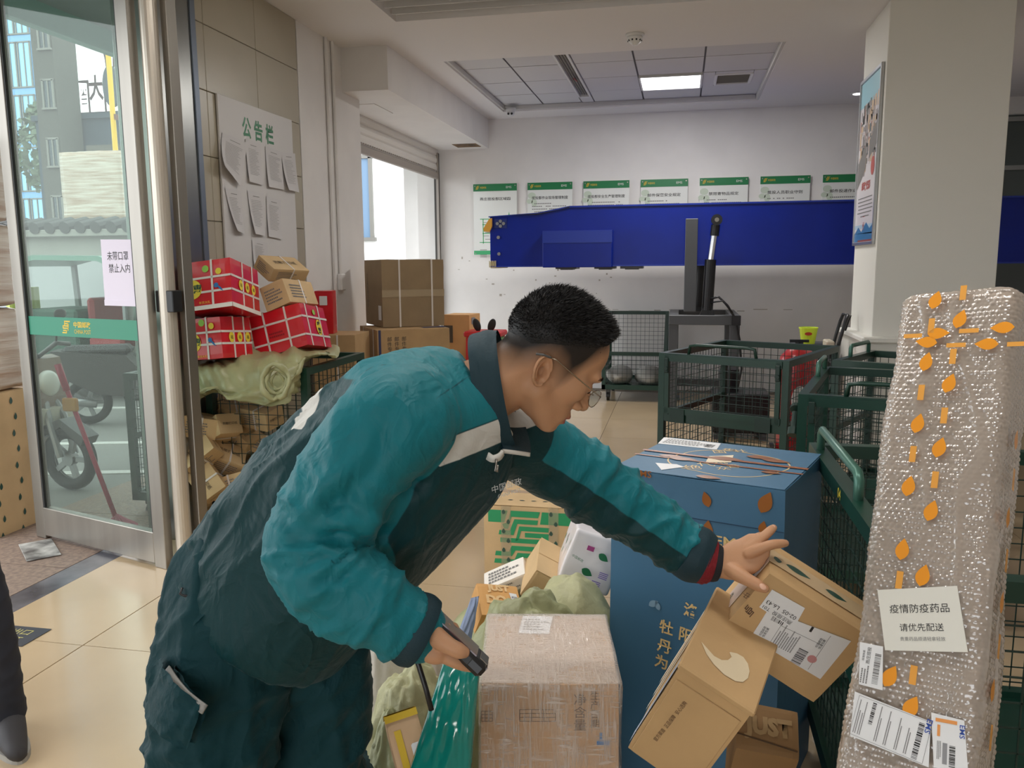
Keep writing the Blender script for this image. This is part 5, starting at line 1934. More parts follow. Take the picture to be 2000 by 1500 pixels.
def drape(name, label, cat, rows, m, sub=9, amp=.012, seed=0, th=.004):
    R = len(rows)
    Cn = len(rows[0])
    g = [[V(p) for p in r] for r in rows]

    def cr_(p0, p1, p2, p3, t):
        return .5 * ((2 * p1) + (p2 - p0) * t + (2 * p0 - 5 * p1 + 4 * p2 - p3) * t * t + (3 * p1 - p0 - 3 * p2 + p3) * t ** 3)

    def samp(lst, x):
        n = len(lst) - 1
        i = min(int(x), n - 1)
        f = x - i
        return cr_(lst[max(i - 1, 0)], lst[i], lst[i + 1], lst[min(i + 2, n)], f)
    NU, NV = (Cn - 1) * sub, (R - 1) * sub
    P = []
    for j in range(NV + 1):
        line = []
        for i in range(NU + 1):
            line.append(samp([samp(r, i / sub) for r in g], j / sub))
        P.append(line)
    N = []
    for j in range(NV + 1):
        line = []
        for i in range(NU + 1):
            a = P[j][min(i + 1, NU)] - P[j][max(i - 1, 0)]
            c = P[min(j + 1, NV)][i] - P[max(j - 1, 0)][i]
            line.append(a.cross(c).normalized())
        N.append(line)
    vs, vs2 = [], []
    for j in range(NV + 1):
        for i in range(NU + 1):
            u, v = i / NU, j / NV
            f = 1 - 2 * abs(noise.noise(V((u * 5.5 + v * 1.5, v * 2.2 - u * 1.2, seed)))) + .55 * (1 - 2 * abs(noise.noise(V((u * 13 - v * 3, v * 5 + u * 2, seed + 3))))) + .25 * noise.noise(V((u * 40, v * 24, seed)))
            p = P[j][i] + N[j][i] * amp * f
            vs.append(p)
            vs2.append(p - N[j][i] * th)
    b = MB()
    fs = []
    n = len(vs)
    for j in range(NV):
        for i in range(NU):
            k = j * (NU + 1) + i
            fs.append((k, k + 1, k + NU + 2, k + NU + 1))
            fs.append((n + k, n + k + NU + 1, n + k + NU + 2, n + k + 1))
    b.add(vs + vs2, fs)
    return tag(b.build(name, m, None, smooth=True), label, cat)


SHEETM = mat('olive_sheet', (156, 156, 114), .34, bump=.15, bscale=50, var=.05)
sh = drape('olive_sheet', 'shiny olive sack cloth draped over the cage of thermal paper boxes', 'sheet', [
    [(-2.7968,4.5047,1.0698), (-2.7974,4.6109,1.0902), (-2.7257,4.731,1.1049), (-2.5518,4.8703,1.1068), (-2.4247,5.0519,1.1115), (-2.3028,5.2264,1.0759)],
    [(-2.7542,4.2398,1.0338), (-2.656,4.2616,1.0448), (-2.4829,4.3014,1.0727), (-2.2904,4.3646,1.0924), (-2.1564,4.487,1.1054), (-2.0536,4.7075,1.0586)],
    [(-2.7283,4.1677,0.9314), (-2.6084,4.1712,0.9277), (-2.4271,4.1881,0.9293), (-2.2336,4.2105,0.9507), (-2.1106,4.3296,1.0252), (-2.1989,4.5662,1.0036)],
    [(-2.7144,4.1353,0.8336), (-2.6017,4.1556,0.8832), (-2.4487,4.1637,0.8652), (-2.2357,4.1741,0.8486), (-2.1192,4.2915,0.921), (-2.1986,4.5019,0.9191)],
    [(-2.714,4.1323,0.8135), (-2.6363,4.162,0.9049), (-2.482,4.1648,0.8495), (-2.2678,4.1716,0.8074), (-2.1549,4.2738,0.852), (-2.2102,4.4387,0.8575)]], SHEETM, amp=.03, seed=2)
b = MB()
for k, (rx, ry, w_) in enumerate(((.075, .095, .03), (.055, .07, .024), (.034, .045, .018))):
    ring = []
    for i in range(22):
        a = 2 * PI * i / 22
        s_ = 1 + .16 * noise.noise(V((math.cos(a) * 2, math.sin(a) * 2, k * 5)))
        ring.append(V((-2.177,4.1211,0.9647)) + V((0.9797,0.2004,-0.0074)) * (rx * s_ * math.cos(a)) + V((-0.022,0.1443,0.9893)) * (ry * s_ * math.sin(a)) + V((-0.1993,0.969,-0.1458)) * (.02 * k + .012 * math.sin(3 * a + k)))
    b.tube(ring, [w_ * .5 * (1 + .3 * math.sin(5 * i + k)) for i in range(22)], 8, closed=True)
b.build('twisted_neck', SHEETM, sh, smooth=True)

# --- cartons between the cage and the roller door
c, q, d = (-2.3529,6.8165,1.3572),(0.9533,0,0.0002,0.3019),(0.5376,0.58,0.557)
t = carton('brown_carton', 'big dull brown strapped carton topmost of the stack by the roller door', 'box', c, q, d, KRAFT3, seed=60, flaps=None, group='brown cartons by the roller door')
b = MB()
for x in (-d[0] * .22, d[0] * .3):
    for (cc, dd) in (((x, -d[1] / 2 - .003, 0), (.014, .002, d[2])), ((x, 0, d[2] / 2 + .003), (.014, d[1], .002))):
        b.box(cc, dd)
b.build('strap', STRAP, t)
b = MB(face(d, 'f', off=.003))
b.box((0, .0, 0), (d[0], .06, .0008))
b.build('tape_strip', mat('dull_tape', (168, 148, 116), .2, coat=.5), t)
sheet_label(t, face(d, 'l', .22, -.16, off=.003), .09, .12)
text(t, '\n'.join('小心轻放请勿倒置'), face(d, 'l', -.18, .02, off=.003), mat('dark_print', (90, 80, 70), .7), h=.3)
c, q, d = (-2.2901,6.6072,0.8395),(0.9536,0,0,0.3011),(0.6109,0.6,0.4731)
t = carton('brown_carton', 'brown carton with dark blue bands under the big strapped one', 'box', c, q, d, mat('mid_kraft', (178, 146, 104), .75, var=.05), seed=61, group='brown cartons by the roller door')
NAVY = mat('navy_print', (52, 58, 96), .6)
flat(t, face(d, 't', off=.003), [(.05, .0, .34, .14), (-.1, .15, .2, .1), (.2, -.2, .2, .08)], NAVY, 'band_print')
flat(t, face(d, 'f', off=.003), [(-d[0] / 2 + .02, 0, .02, d[2])], NAVY, 'band_print')
for k in range(3):
    text(t, '邮\n件\n专\n用', face(d, 'f', -d[0] / 2 + .1 + .06 * k, .1, off=.003), mat('dark_print', (0, 0, 0)), h=.16)
b = MB()
for y in (-d[1] * .3, d[1] * .25):
    b.box((-d[0] / 2 - .003, y, 0), (.002, .014, d[2]))
b.build('strap', STRAP, t)
carton('brown_carton', 'lowest brown carton carrying the banded one', 'box', (c[0], c[1], .3), q, (d[0], d[1], .6), KRAFT3, seed=62, group='brown cartons by the roller door')
t = carton('brown_carton', 'brown carton squeezed behind the cage, left of the banded carton', 'box', (-2.60, 6.02, .54), (1, 0, 0, .05), (.34, .4, 1.06), mat('mid_kraft', (0, 0, 0)), seed=63, group='brown cartons by the roller door')
b = MB()
b.box((.03, -.203, 0), (.012, .002, 1.06))
b.build('strap', STRAP, t)
carton('white_carton', 'small white carton peeping out behind the banded brown carton', 'box', (-2.62, 6.35, 1.06), (1, 0, 0, .3), (.12, .12, .1), mat('white_carton', (0, 0, 0)), seed=65) if 0 else None
t = carton('orange_carton', 'small orange tan carton right of the brown stack', 'box', (-2.02, 7.5, .57), (.996, 0, 0, -.05), (.26, .3, 1.12), mat('orange_tan', (214, 166, 112), .7, var=.05), seed=64)
flat(t, face((.26, .3, 1.12), 'r', -.05, .5, off=.003), [(0, 0, .1, .06)], mat('label_grey', (0, 0, 0)), 'print')
flat(t, face((.26, .3, 1.12), 'f', off=.003), [(-.08, .38, .09, .16)], mat('dark_print', (0, 0, 0)), 'print')
flat(t, face((.26, .3, 1.12), 'f', off=.0034), [], mat('orange_tan', (0, 0, 0)), 'print', [oval(.0, .49, .02, .02)])
t = thing('red_stool', 'red plastic stool behind the man’s collar, two black pads on it', 'stool', (-1.72, 7.2, 0))
RP = mat('red_plastic', (196, 40, 44), .4)
b = MB()
b.box((0, 0, .975), (.34, .3, .05), ch=.012)
b.build('seat', RP, t)
b = MB()
b.box((0, 0, .91), (.3, .26, .07), ch=.004)
b.build('green_skirt', mat('pale_green_plastic', (130, 190, 130), .5), t)
for sx in (-1, 1):
    for sy in (-1, 1):
        b = MB()
        b.bar((sx * .15, sy * .13, 0), (sx * .13, sy * .11, .95), .04, .04)
        b.build('leg', RP, t)
for k, (dx, a) in enumerate(((-.05, .35), (.05, -.35))):
    b = MB()
    b.ball((0, 0, .055), (.035, .022, .06), 18, 12)
    o = b.build('black_pad', mat('black_rubber', (40, 38, 38), .7, bump=.2, bscale=120), None, Matrix.Translation((-1.72 + dx, 7.15, 1.0)) @ Matrix.Rotation(-a, 4, 'Y'), smooth=True)
    tag(o, ('left' if k == 0 else 'right') + ' one of two black oval pads standing on the red stool', 'pad', 'black pads on the stool')

# ---------------------------------------------------------------- outside the entrance
ASPH = mat('asphalt', (128, 126, 122), .85, var=.06, vscale=3, bump=.1, bscale=80)
b = MB()
b.box((-24, 10, -.11), (40, 60, .1))
street = struct(b.build('street', ASPH))
b = MB()
b.box((0, -42, -.12), (90, 78, .1))
struct(b.build('forecourt', ASPH))
LINE = mat('road_paint', (196, 194, 188), .8)
for (x, y, l_, a) in ((-5.2, 6.7, 2.6, .25), (-4.9, 5.6, 2.4, .25), (-5.6, 8.6, 2.4, .2), (-4.6, 4.9, 1.6, -.5)):
    m_ = MB()
    m_.box((0, 0, 0), (l_, .1, .008))
    m_.build('parking_line', LINE, street, Matrix.Translation((x, y, -.056)) @ Matrix.Rotation(a, 4, 'Z'))
# boundary wall with tiled coping and a grey roller gate
WG = mat('grey_render', (150, 148, 140), .85, var=.06, vscale=1.5)
bw_ = struct(thing('wall_street', 'x', 'x', (-10.2, 10.5, -.06)))
del bw_['label'], bw_['category']
b = MB()
b.box((0, .15, 1.05), (9.0, .3, 2.1))
b.build('wall_body', WG, bw_)
b = MB()
b.box((0, .12, 2.13), (9.2, .5, .1), ch=.01)
b.build('coping', WG, bw_)
tm_ = MB()
tm_.cyl((0, -.16, 0), (0, .3, .1), .085, n=10)
tme = tm_.mesh('coping_tile', mat('dark_roof_tile', (74, 74, 72), .8))
for k in range(36):
    link('coping_tile', tme, bw_, Matrix.Translation((-4.4 + .25 * k, 0, 2.2)))
b = MB()
b.box((.6, -.03, .85), (3.6, .05, 1.9))
b.build('roller_gate', mat('gate_grey', (172, 174, 174), .6), bw_)
b = MB()
b.box((-1.5, -.05, .95), (.22, .1, 2.0))
b.build('gate_post', WG, bw_)


def building(label, loc, size, m, wins, rz=0.0, wm=None, cat='building', group=None):
    t = thing('building', label, cat, loc, rz, group)
    b = MB()
    b.box((0, 0, size[2] / 2), size)
    b.box((0, 0, size[2] + .1), (size[0] + .2, size[1] + .2, .2))
    b.build('walls', m, t)
    wm = wm or mat('dark_window', (70, 78, 84), .2)
    fm = mat('window_surround', (126, 124, 118), .6)
    for (x, z, w_, h_) in wins:
        b = MB()
        for (c, dd) in (((x, -size[1] / 2 - .02, z + h_ / 2), (w_ + .1, .08, .07)), ((x, -size[1] / 2 - .02, z - h_ / 2), (w_ + .16, .12, .07)), ((x - w_ / 2, -size[1] / 2 - .02, z), (.07, .08, h_)), ((x + w_ / 2, -size[1] / 2 - .02, z), (.07, .08, h_)), ((x, -size[1] / 2 - .02, z), (.05, .06, h_))):
            b.box(c, dd)
        f = b.build('window', fm, t)
        b = MB()
        b.box((x, -size[1] / 2 - .004, z), (w_, .03, h_))
        b.build('pane', wm, f)
    return t


B1 = mat('tower_concrete', (88, 86, 80), .85, var=.06)
building('narrow grey block with a column of windows, standing in for a reflection in the door glass', (-22.65, 27.5, 0), (.86, 1.2, 26), B1, [(.12, 1.6 + 2.05 * k, .42, 1.0) for k in range(12)])  # solid block added in place of a building mirrored in the door glass
building('blue glass office tower at the far left through the door glass', (-33.9, 39, 0), (2.6, 2, 40), mat('tower_glass', (120, 168, 214), .12, .3), [(-.85 + .85 * (k % 3), 4 + 2.6 * (k // 3), .7, 2.2) for k in range(24)], wm=mat('sky_pane', (150, 196, 232), .08, .4))
building('low grey block with two windows behind the wrapped pallet', (-15.6, 21.6, 0), (1.5, 1.2, 4.75), mat('far_render', (96, 92, 84), .85), [(-.3, 3.9, .36, .7), (-.25, 2.6, .4, .7), (.3, 3.8, .1, .8)])
t = building('flat dark grey hotel block carrying the roof sign', (-22.6, 29, 0), (3.6, 1.4, 7.1), mat('slate_render', (70, 80, 90), .85), [(1.0, 5.6, .8, .9), (-.8, 5.6, .8, .9)])
sg = thing('roof_sign', 'dark roof sign of big characters and an oval emblem on the flat grey block', 'sign', (-22.2, 28.6, 7.3))
SGM = mat('sign_dark', (84, 62, 62), .7)
for k, ch in enumerate('花园酒大'):
    me, dd = text_mesh(ch, .03)
    o = link('sign_character', me.copy(), sg, Matrix.Translation((-1.55 + .62 * k, 0, .62 + .12 * k)) @ Matrix.Rotation(PI / 2, 4, 'X') @ Matrix.Diagonal((.62, .95, 1, 1)))
    o.data.materials.clear()
    o.data.materials.append(SGM)
b = MB()
b.prism(oval(1.0, 1.0, .34, .75), -.08, .08, frame((0, 0, 0), (1, 0, 0), (0, 0, 1)))
b.build('emblem_disc', mat('sign_slate', (92, 98, 104), .6), sg)
b = MB()
b.box((0, .1, .06), (3.8, .1, .12))
for x in (-1.7, -.9, -.1, .6, 1.3):
    b.bar((x, .1, 0), (x, .1, 1.3), .05, .05)
for x in (.85, 1.15):
    b.tube([(x, 0, 1.7), (x + .15 * (x - 1), 0, 2.0), (x + .5 * (x - 1), 0, 2.25)], .04, 6)
b.build('sign_frame', SGM, sg)
# yellow gas riser with its bracket, fixed to a slim lamp mast
t = thing('yellow_pipe', 'tall yellow gas pipe with a bracket arm rising behind the pallet', 'pipe', (-10.55, 14.2, 0))
b = MB()
b.cyl((0, 0, 0), (0, 0, 7.2), .048, n=12)
b.build('pipe', mat('gas_yellow', (232, 186, 40), .5), t)
b = MB()
b.bar((.02, 0, 4.38), (.42, 0, 4.3), .05, .1)
b.bar((.42, 0, 4.34), (.42, 0, 3.98), .05, .12)
b.cyl((.42, 0, 4.3), (.44, 0, 4.6), .02, n=8)
b.build('bracket', mat('rust_brown', (120, 84, 70), .7), t)
# wrapped pallets
PW_ = mat('pallet_wrap', (208, 196, 180), .25, rgb2=(170, 142, 118), vscale=5, bump=.5, bscale=9, stretch=(.4, .4, 6), coat=.4)


def pallet(label, loc, size, rz=0.0, rows=1, base=True, m=None):
    t = thing('wrapped_goods', label, 'goods', loc, rz, 'film wrapped goods outside the door')
    z = 0
    if base:
        for y in (-size[1] * .4, 0, size[1] * .4):
            b = MB()
            b.box((0, y, .06), (size[0], .1, .12))
            b.build('pallet_runner', mat('pallet_wood', (150, 120, 84), .8), t)
        z = .12
    hh = (size[2] - z) / rows
    for k in range(rows):
        soft_box((size[0], size[1], hh - .006), ch=.03, sub=12, amp=.012, seed=k + 70).build('wrapped_block', m or PW_, t, Matrix.Translation((0, 0, z + hh * (k + .5))), smooth=True)
    return t


pallet('tall film wrapped pallet of goods behind the street wall, its top seen through the glass', (-9.65, 12.7, -.06), (1.15, .8, 3.55), 0, 3)
pallet('film wrapped stack of goods by the open door leaf, outside at the far left', (-4.36, 4.19, .86), (.74, .34, 1.5), 0, 3, base=False)
t = carton('leaf_taped_carton', 'large kraft carton with rows of leaf tape under the wrapped stack outside', 'box', (-4.36, 4.18, .4), (1, 0, 0, 0), (.8, .38, .91), KRAFT2, seed=80)
for fc, w_ in (('f', .8), ('r', .38)):
    for (u, n_) in ((-.28, 9), (.05, 9), (.3, 9)):
        flat(t, face((.8, .38, .91), fc, off=.0035), [], LEAFG, 'leaf_print', [leaf_poly(u * w_ / .8 + (.012 if k % 2 else -.012), .4 - .1 * k, .045, .022, 1.5) for k in range(n_)])
flat(t, face((.8, .38, .91), 'f', off=.0037), [], LEAFG, 'leaf_print', [leaf_poly(-.35 + .09 * k, -.02, .045, .02, .1) for k in range(8)])
# entrance canopy with a green edge
cn = struct(thing('canopy', 'x', 'x', (-3.75, 4.0, 3.3)))
del cn['label'], cn['category']
b = MB()
b.box((.1, 0, .1), (1.15, 14, .12))
b.build('canopy_soffit', mat('canopy_grey', (120, 126, 124), .5), cn)
b = MB()
b.box((-.5, 0, .02), (.07, 14, .3), ch=.01)
b.build('canopy_edge', mat('canopy_green', (120, 158, 146), .5), cn)
# tree beyond
t = thing('tree', 'leafy grey green tree beside the glass tower', 'tree', (-29.9, 36, -.06))
b = MB()
b.tube([(0, 0, 0), (.1, 0, 3), (-.1, 0, 6)], [.3, .22, .12], 8)
b.build('trunk', mat('bark', (90, 80, 68), .9), t)
b = MB()
rnd = random.Random(2)
for k in range(900):
    a, e, r_ = rnd.uniform(0, 2 * PI), rnd.uniform(-.9, 1.4), rnd.uniform(.5, 1) ** .5
    p = V((1.9 * r_ * math.cos(a) * math.cos(e), 1.9 * r_ * math.sin(a) * math.cos(e), 7.2 + 2.4 * r_ * math.sin(e)))
    x_ = V((rnd.uniform(-1, 1), rnd.uniform(-1, 1), rnd.uniform(-1, 1))).normalized() * .22
    y_ = x_.orthogonal().normalized() * .13
    b.add([p - x_, p + y_, p + x_, p - y_], [(0, 1, 2, 3)])
o = b.build('foliage', mat('foliage', (104, 118, 96), .8), t)
o['kind'] = 'stuff'


# two scooters and a cargo tricycle
def wheel(t, x, r, w_=.09):
    b = MB()
    ring = [(x + (r - w_ / 2) * math.cos(2 * PI * k / 28), 0, r + (r - w_ / 2) * math.sin(2 * PI * k / 28)) for k in range(28)]
    b.tube(ring, w_ / 2, 8, closed=True)
    o = b.build('tyre', mat('tyre_black', (34, 34, 34), .8), t, smooth=True)
    b = MB()
    b.cyl((x, -.03, r), (x, .03, r), r * .22, n=14)
    for k in range(5):
        a = 2 * PI * k / 5
        b.bar((x, 0, r), (x + r * .72 * math.cos(a), 0, r + r * .72 * math.sin(a)), .04, .03, up=(0, 1, 0))
    rg = [(x + r * .72 * math.cos(2 * PI * k / 24), 0, r + r * .72 * math.sin(2 * PI * k / 24)) for k in range(24)]
    b.tube(rg, .022, 6, closed=True)
    b.build('rim', mat('alloy', (150, 150, 150), .35, .7), o)


def scooter(label, loc, rz, body, trim):
    """faces +x"""
    t = thing('motor_scooter', label, 'scooter', loc, rz, 'scooters parked outside')
    wheel(t, .62, .24)
    wheel(t, -.62, .24)
    b = MB()
    b.prism([(.36, .46), (.62, .55), (.84, .42), (.80, .36), (.62, .49), (.44, .40)], -.07, .07, frame((0, 0, 0), (1, 0, 0), (0, 0, 1)))
    b.build('fender', mat('scooter_dark', (58, 56, 54), .4), t)
    b = MB()
    b.tube([(.6, .07, .26), (.52, .07, .55), (.40, 0, .86)], .025, 8)
    b.tube([(.6, -.07, .26), (.52, -.07, .55), (.40, 0, .86)], .025, 8)
    b.build('fork', mat('alloy', (0, 0, 0)), t)
    b = MB()
    b.prism([(.30, .30), (.46, .42), (.50, .70), (.42, .98), (.34, 1.0), (.30, .72), (.20, .34)], -.17, .17, frame((0, 0, 0), (1, 0, 0), (0, 0, 1)))
    b.build('leg_shield', body, t)
    b = MB()
    b.ball((.47, 0, .80), (.07, .09, .1), 16, 10)
    b.build('headlight', mat('lamp_glass', (214, 214, 206), .15), t, smooth=True)
    b = MB()
    b.box((0, 0, .3), (.5, .3, .1), ch=.03)
    b.build('floor_board', mat('scooter_dark', (0, 0, 0)), t)
    b = MB()
    b.prism([(-.2, .3), (-.1, .62), (-.2, .74), (-.9, .80), (-.95, .66), (-.75, .48), (-.5, .34)], -.15, .15, frame((0, 0, 0), (1, 0, 0), (0, 0, 1)))
    b.build('rear_body', body, t)
    b = MB()
    b.box((-.48, 0, .79), (.66, .27, .1), ch=.04)
    b.build('seat', mat('seat_black', (36, 36, 36), .6), t)
    b = MB()
    b.tube([(.34, -.34, 1.06), (.36, -.2, 1.08), (.40, 0, 1.0), (.36, .2, 1.08), (.34, .34, 1.06)], .018, 8)
    b.tube([(.36, -.2, 1.08), (.34, -.26, 1.28)], .008, 6)
    b.tube([(.36, .2, 1.08), (.34, .26, 1.28)], .008, 6)
    b.ball((.34, -.28, 1.3), (.02, .06, .04), 12, 8)
    b.ball((.34, .28, 1.3), (.02, .06, .04), 12, 8)
    b.build('handlebar', mat('scooter_dark', (0, 0, 0)), t, smooth=True)
    b = MB()
    b.box((-.86, 0, .7), (.05, .12, .06), ch=.015)
    b.build('tail_light', mat('tail_orange', (190, 90, 50), .3), t)
    b = MB()
    b.box((-.99, 0, .52), (.01, .16, .11))
    b.build('number_plate', mat('plate_yellow', (226, 190, 80), .5), t)
    b = MB()
    b.tube([(-.5, -.17, .24), (-.85, -.17, .3)], [.04, .05], 10)
    b.build('exhaust', mat('alloy', (0, 0, 0)), t, smooth=True)
    b = MB()
    b.prism([(.36, .66), (.52, .62), (.50, .50), (.40, .48)], -.18, .18, frame((0, 0, 0), (1, 0, 0), (0, 0, 1)))
    b.build('front_panel', trim, t)
    return t


scooter('beige grey scooter nearest to the glass door, its front wheel turned to the hall', (-5.06, 5.28, -.06), -.12, mat('scooter_brown', (128, 108, 92), .4), mat('scooter_cream', (206, 202, 186), .4))
scooter('black scooter with a yellow number plate parked across the street', (-5.55, 7.75, -.06), .45, mat('scooter_dark', (0, 0, 0)), mat('alloy', (0, 0, 0)))
t = thing('cargo_tricycle', 'dark cargo tricycle with a green roof parked by the street wall', 'tricycle', (-7.15, 9.3, -.06))
TG = mat('roof_green', (92, 136, 116), .4)
b = MB()
b.prism([(-.95, 1.72), (-.6, 1.80), (.3, 1.78), (.75, 1.6), (1.15, 1.1), (1.1, 1.08), (.7, 1.54), (.28, 1.72), (-.6, 1.74), (-.95, 1.66)], -.55, .55, frame((0, 0, 0), (1, 0, 0), (0, 0, 1)))
b.build('roof', TG, t)
b = MB()
for y in (-.5, .5):
    b.bar((1.1, y, 1.1), (1.0, y, .5), .06, .05)
    b.bar((-.9, y, 1.7), (-.85, y, .4), .06, .05)
b.box((1.0, 0, .7), (.12, 1.05, .7), ch=.04)
b.box((-.1, 0, .42), (2.0, 1.05, .16), ch=.03)
b.build('frame', mat('trike_grey', (110, 116, 112), .5), t)
b = MB()
b.box((-.55, 0, .82), (.8, .9, .62), ch=.03)
b.build('cargo_box', mat('trike_green', (52, 84, 70), .5), t)
b = MB()
b.box((.15, 0, .72), (.5, .7, .14), ch=.04)
b.box((-.08, 0, 1.02), (.1, .6, .5), ch=.04)
b.build('seat', mat('trike_red', (150, 60, 62), .6), t)
b = MB()
b.box((-1.02, -.3, .95), (.05, .5, .9))
b.build('lime_panel', mat('lime_panel', (190, 206, 110), .5), t)
for x, y in ((1.0, 0), (-.6, -.5), (-.6, .5)):
    b = MB()
    b.cyl((x, y - .06, .27), (x, y + .06, .27), .27, n=22)
    b.build('tyre', mat('tyre_black', (0, 0, 0)), t)
# small green cage and red mop, added behind the glass for reflections in it
cage('green wire cage outside, standing in for a reflection in the glass beside the door stile', (-3.30, 4.98, -.06), 0, .38, .75, h=.98, gate=False, step=.06)
t = thing('mop', 'red handled mop behind the door glass, standing in for a reflection in it', 'mop', (-3.42, 4.22, 0))
b = MB()
b.tube([(.06, .06, .04), (-.22, .02, .98)], .014, 8)
b.build('handle', mat('mop_red', (200, 40, 74), .4), t, smooth=True)
b = MB()
b.tube([(-.185, .023, .86), (-.23, .019, 1.02)], .02, 8)
b.build('grip', mat('mop_red', (0, 0, 0)), t, smooth=True)
b = MB()
rnd = random.Random(8)
for k in range(26):
    a = rnd.uniform(0, 2 * PI)
    b.tube([(.06, .06, .09), (.06 + .05 * math.cos(a), .06 + .05 * math.sin(a), .05), (.06 + .11 * math.cos(a), .06 + .11 * math.sin(a), .01)], .008, 5)
o = b.build('mop_head', mat('mop_pink', (214, 120, 140), .8), t)
o['kind'] = 'stuff'
b = MB()
b.box((-.15, .0, .78), (.1, .03, .08), ch=.008)
b.build('clip', mat('clip_orange', (222, 150, 60), .5), t)
# metal ramp plate and floor sticker by the entrance
t = thing('ramp_plate', 'worn white painted metal plate lying on the brown granite at the entrance', 'plate', (-3.55, 3.86, .004), -.72)
b = MB()
b.box((0, 0, 0), (.34, .17, .006), ch=.002)
b.build('plate', mat('worn_plate', (198, 196, 190), .5, rgb2=(90, 88, 86), vscale=9), t)
t = thing('floor_sticker', 'dark floor sticker reading exit beside the standing person', 'sticker', (-2.803,2.8903,0.002), .0)
b = MB()
b.box((-.08, 0, .0005), (.34, .17, .001))
b.build('sheet', mat('sticker_dark', (44, 50, 62), .4), t)
text(t, '出口', Matrix.Translation((-.02, .035, .0015)), mat('sticker_yellow', (200, 190, 110), .5), h=.05)
text(t, 'EXIT', Matrix.Translation((-.02, -.03, .0015)), mat('sticker_yellow', (0, 0, 0)), h=.036)
# bright outer wall seen through the roller door
ow = struct(thing('wall_outer', 'x', 'x', (0, 0, 0)))
del ow['label'], ow['category']
b = MB()
b.box((-3.42, 11.0, 1.9), (.5, .5, 3.9))
b.build('outer_pier', WALL, ow)
t = building('white house with a blue framed window across the yard', (-6.0, 16.5, -.06), (4.4, 1.5, 7), mat('white_house', (250, 250, 248), .8), [(-.3, 2.95, .5, 1.6)], wm=mat('blue_pane', (110, 140, 170), .2))

# ---------------------------------------------------------------- the postal worker


def ring_loft(rings, n=28):
    """closed tube through (centre, lateral half vector, normal half vector) rings, superelliptic"""
    vs, fs = [], []
    for (c, a, b) in rings:
        c, a, b = V(c), V(a), V(b)
        for k in range(n):
            t = 2 * PI * k / n
            ct, st = math.cos(t), math.sin(t)
            ct = math.copysign(abs(ct) ** .85, ct)
            st = math.copysign(abs(st) ** .85, st)
            vs.append(c + a * ct + b * st)
    m = len(rings)
    for i in range(m - 1):
        for k in range(n):
            fs.append((i * n + k, i * n + (k + 1) % n, (i + 1) * n + (k + 1) % n, (i + 1) * n + k))
    fs.append(tuple(range(n))[::-1])
    fs.append(tuple(range((m - 1) * n, m * n)))
    return vs, fs


def smooth_path(pts, rad, sub=5):
    """Catmull-Rom through points with radii (scalars or pairs)"""
    P = [V(p) for p in pts]
    Rr = [V((r, r, 0)) if not isinstance(r, tuple) else V((r[0], r[1], 0)) for r in rad]

    def cr_(p0, p1, p2, p3, t):
        return .5 * ((2 * p1) + (p2 - p0) * t + (2 * p0 - 5 * p1 + 4 * p2 - p3) * t * t + (3 * p1 - p0 - 3 * p2 + p3) * t ** 3)
    out, ro = [], []
    n = len(P)
    for i in range(n - 1):
        for s in range(sub):
            t = s / sub
            a, b, c, d = max(i - 1, 0), i, i + 1, min(i + 2, n - 1)
            out.append(cr_(P[a], P[b], P[c], P[d], t))
            ro.append(cr_(Rr[a], Rr[b], Rr[c], Rr[d], t))
    out.append(P[-1])
    ro.append(Rr[-1])
    return out, ro


def limb(b, pts, rad, flat_dir=None, n=20, sub=5, dome=True):
    """tapering limb with rounded ends; rad pairs are (across, along flat_dir)"""
    P, Rr = smooth_path(pts, rad, sub)
    rings = []
    N = len(P)
    u = None
    for i in range(N):
        a = (P[min(i + 1, N - 1)] - P[max(i - 1, 0)]).normalized()
        if u is None:
            u = V(flat_dir) if flat_dir is not None else a.orthogonal()
        w_ = (u - a * u.dot(a)).normalized()
        u = w_
        x = a.cross(w_)
        rings.append((P[i], x * Rr[i].x, w_ * Rr[i].y, a))
    if dome:
        r0, rn = rings[0], rings[-1]
        head = [(r0[0] - r0[3] * (r0[1].length * math.sin(t)), r0[1] * math.cos(t), r0[2] * math.cos(t)) for t in (1.35, .9, .45)]
        tail = [(rn[0] + rn[3] * (rn[1].length * math.sin(t)), rn[1] * math.cos(t), rn[2] * math.cos(t)) for t in (.45, .9, 1.35)]
        allr = head + [(r[0], r[1], r[2]) for r in rings] + tail
    else:
        allr = [(r[0], r[1], r[2]) for r in rings]
    vs, fs = ring_loft(allr, n)
    b.add(vs, fs)


def remesh(b, voxel, smooth=6, factor=.5):
    me = b.mesh('shape', [], True)
    o = bpy.data.objects.new('shape', me)
    COL.objects.link(o)
    r = o.modifiers.new('r', 'REMESH')
    r.mode = 'VOXEL'
    r.voxel_size = voxel
    r.use_smooth_shade = True
    if smooth:
        s = o.modifiers.new('s', 'SMOOTH')
        s.iterations = smooth
        s.factor = factor
    dg = bpy.context.evaluated_depsgraph_get()
    out = bpy.data.meshes.new_from_object(o.evaluated_get(dg))
    bpy.data.objects.remove(o)
    return out


def arr(me):
    a = np.empty(len(me.vertices) * 3)
    me.vertices.foreach_get('co', a)
    return a.reshape(-1, 3)


def normals(me):
    a = np.empty(len(me.vertices) * 3)
    me.vertices.foreach_get('normal', a)
    return a.reshape(-1, 3)


def put(me, co):
    me.vertices.foreach_set('co', np.ascontiguousarray(co).ravel())
    me.update()


def seg_dist(p, a, b):
    """distance to a segment and the parameter along it, for arrays of points"""
    a, b = np.array(a), np.array(b)
    d = b - a
    t = np.clip(((p - a) @ d) / (d @ d), 0, 1)
    return np.linalg.norm(p - (a + t[:, None] * d), axis=1), t


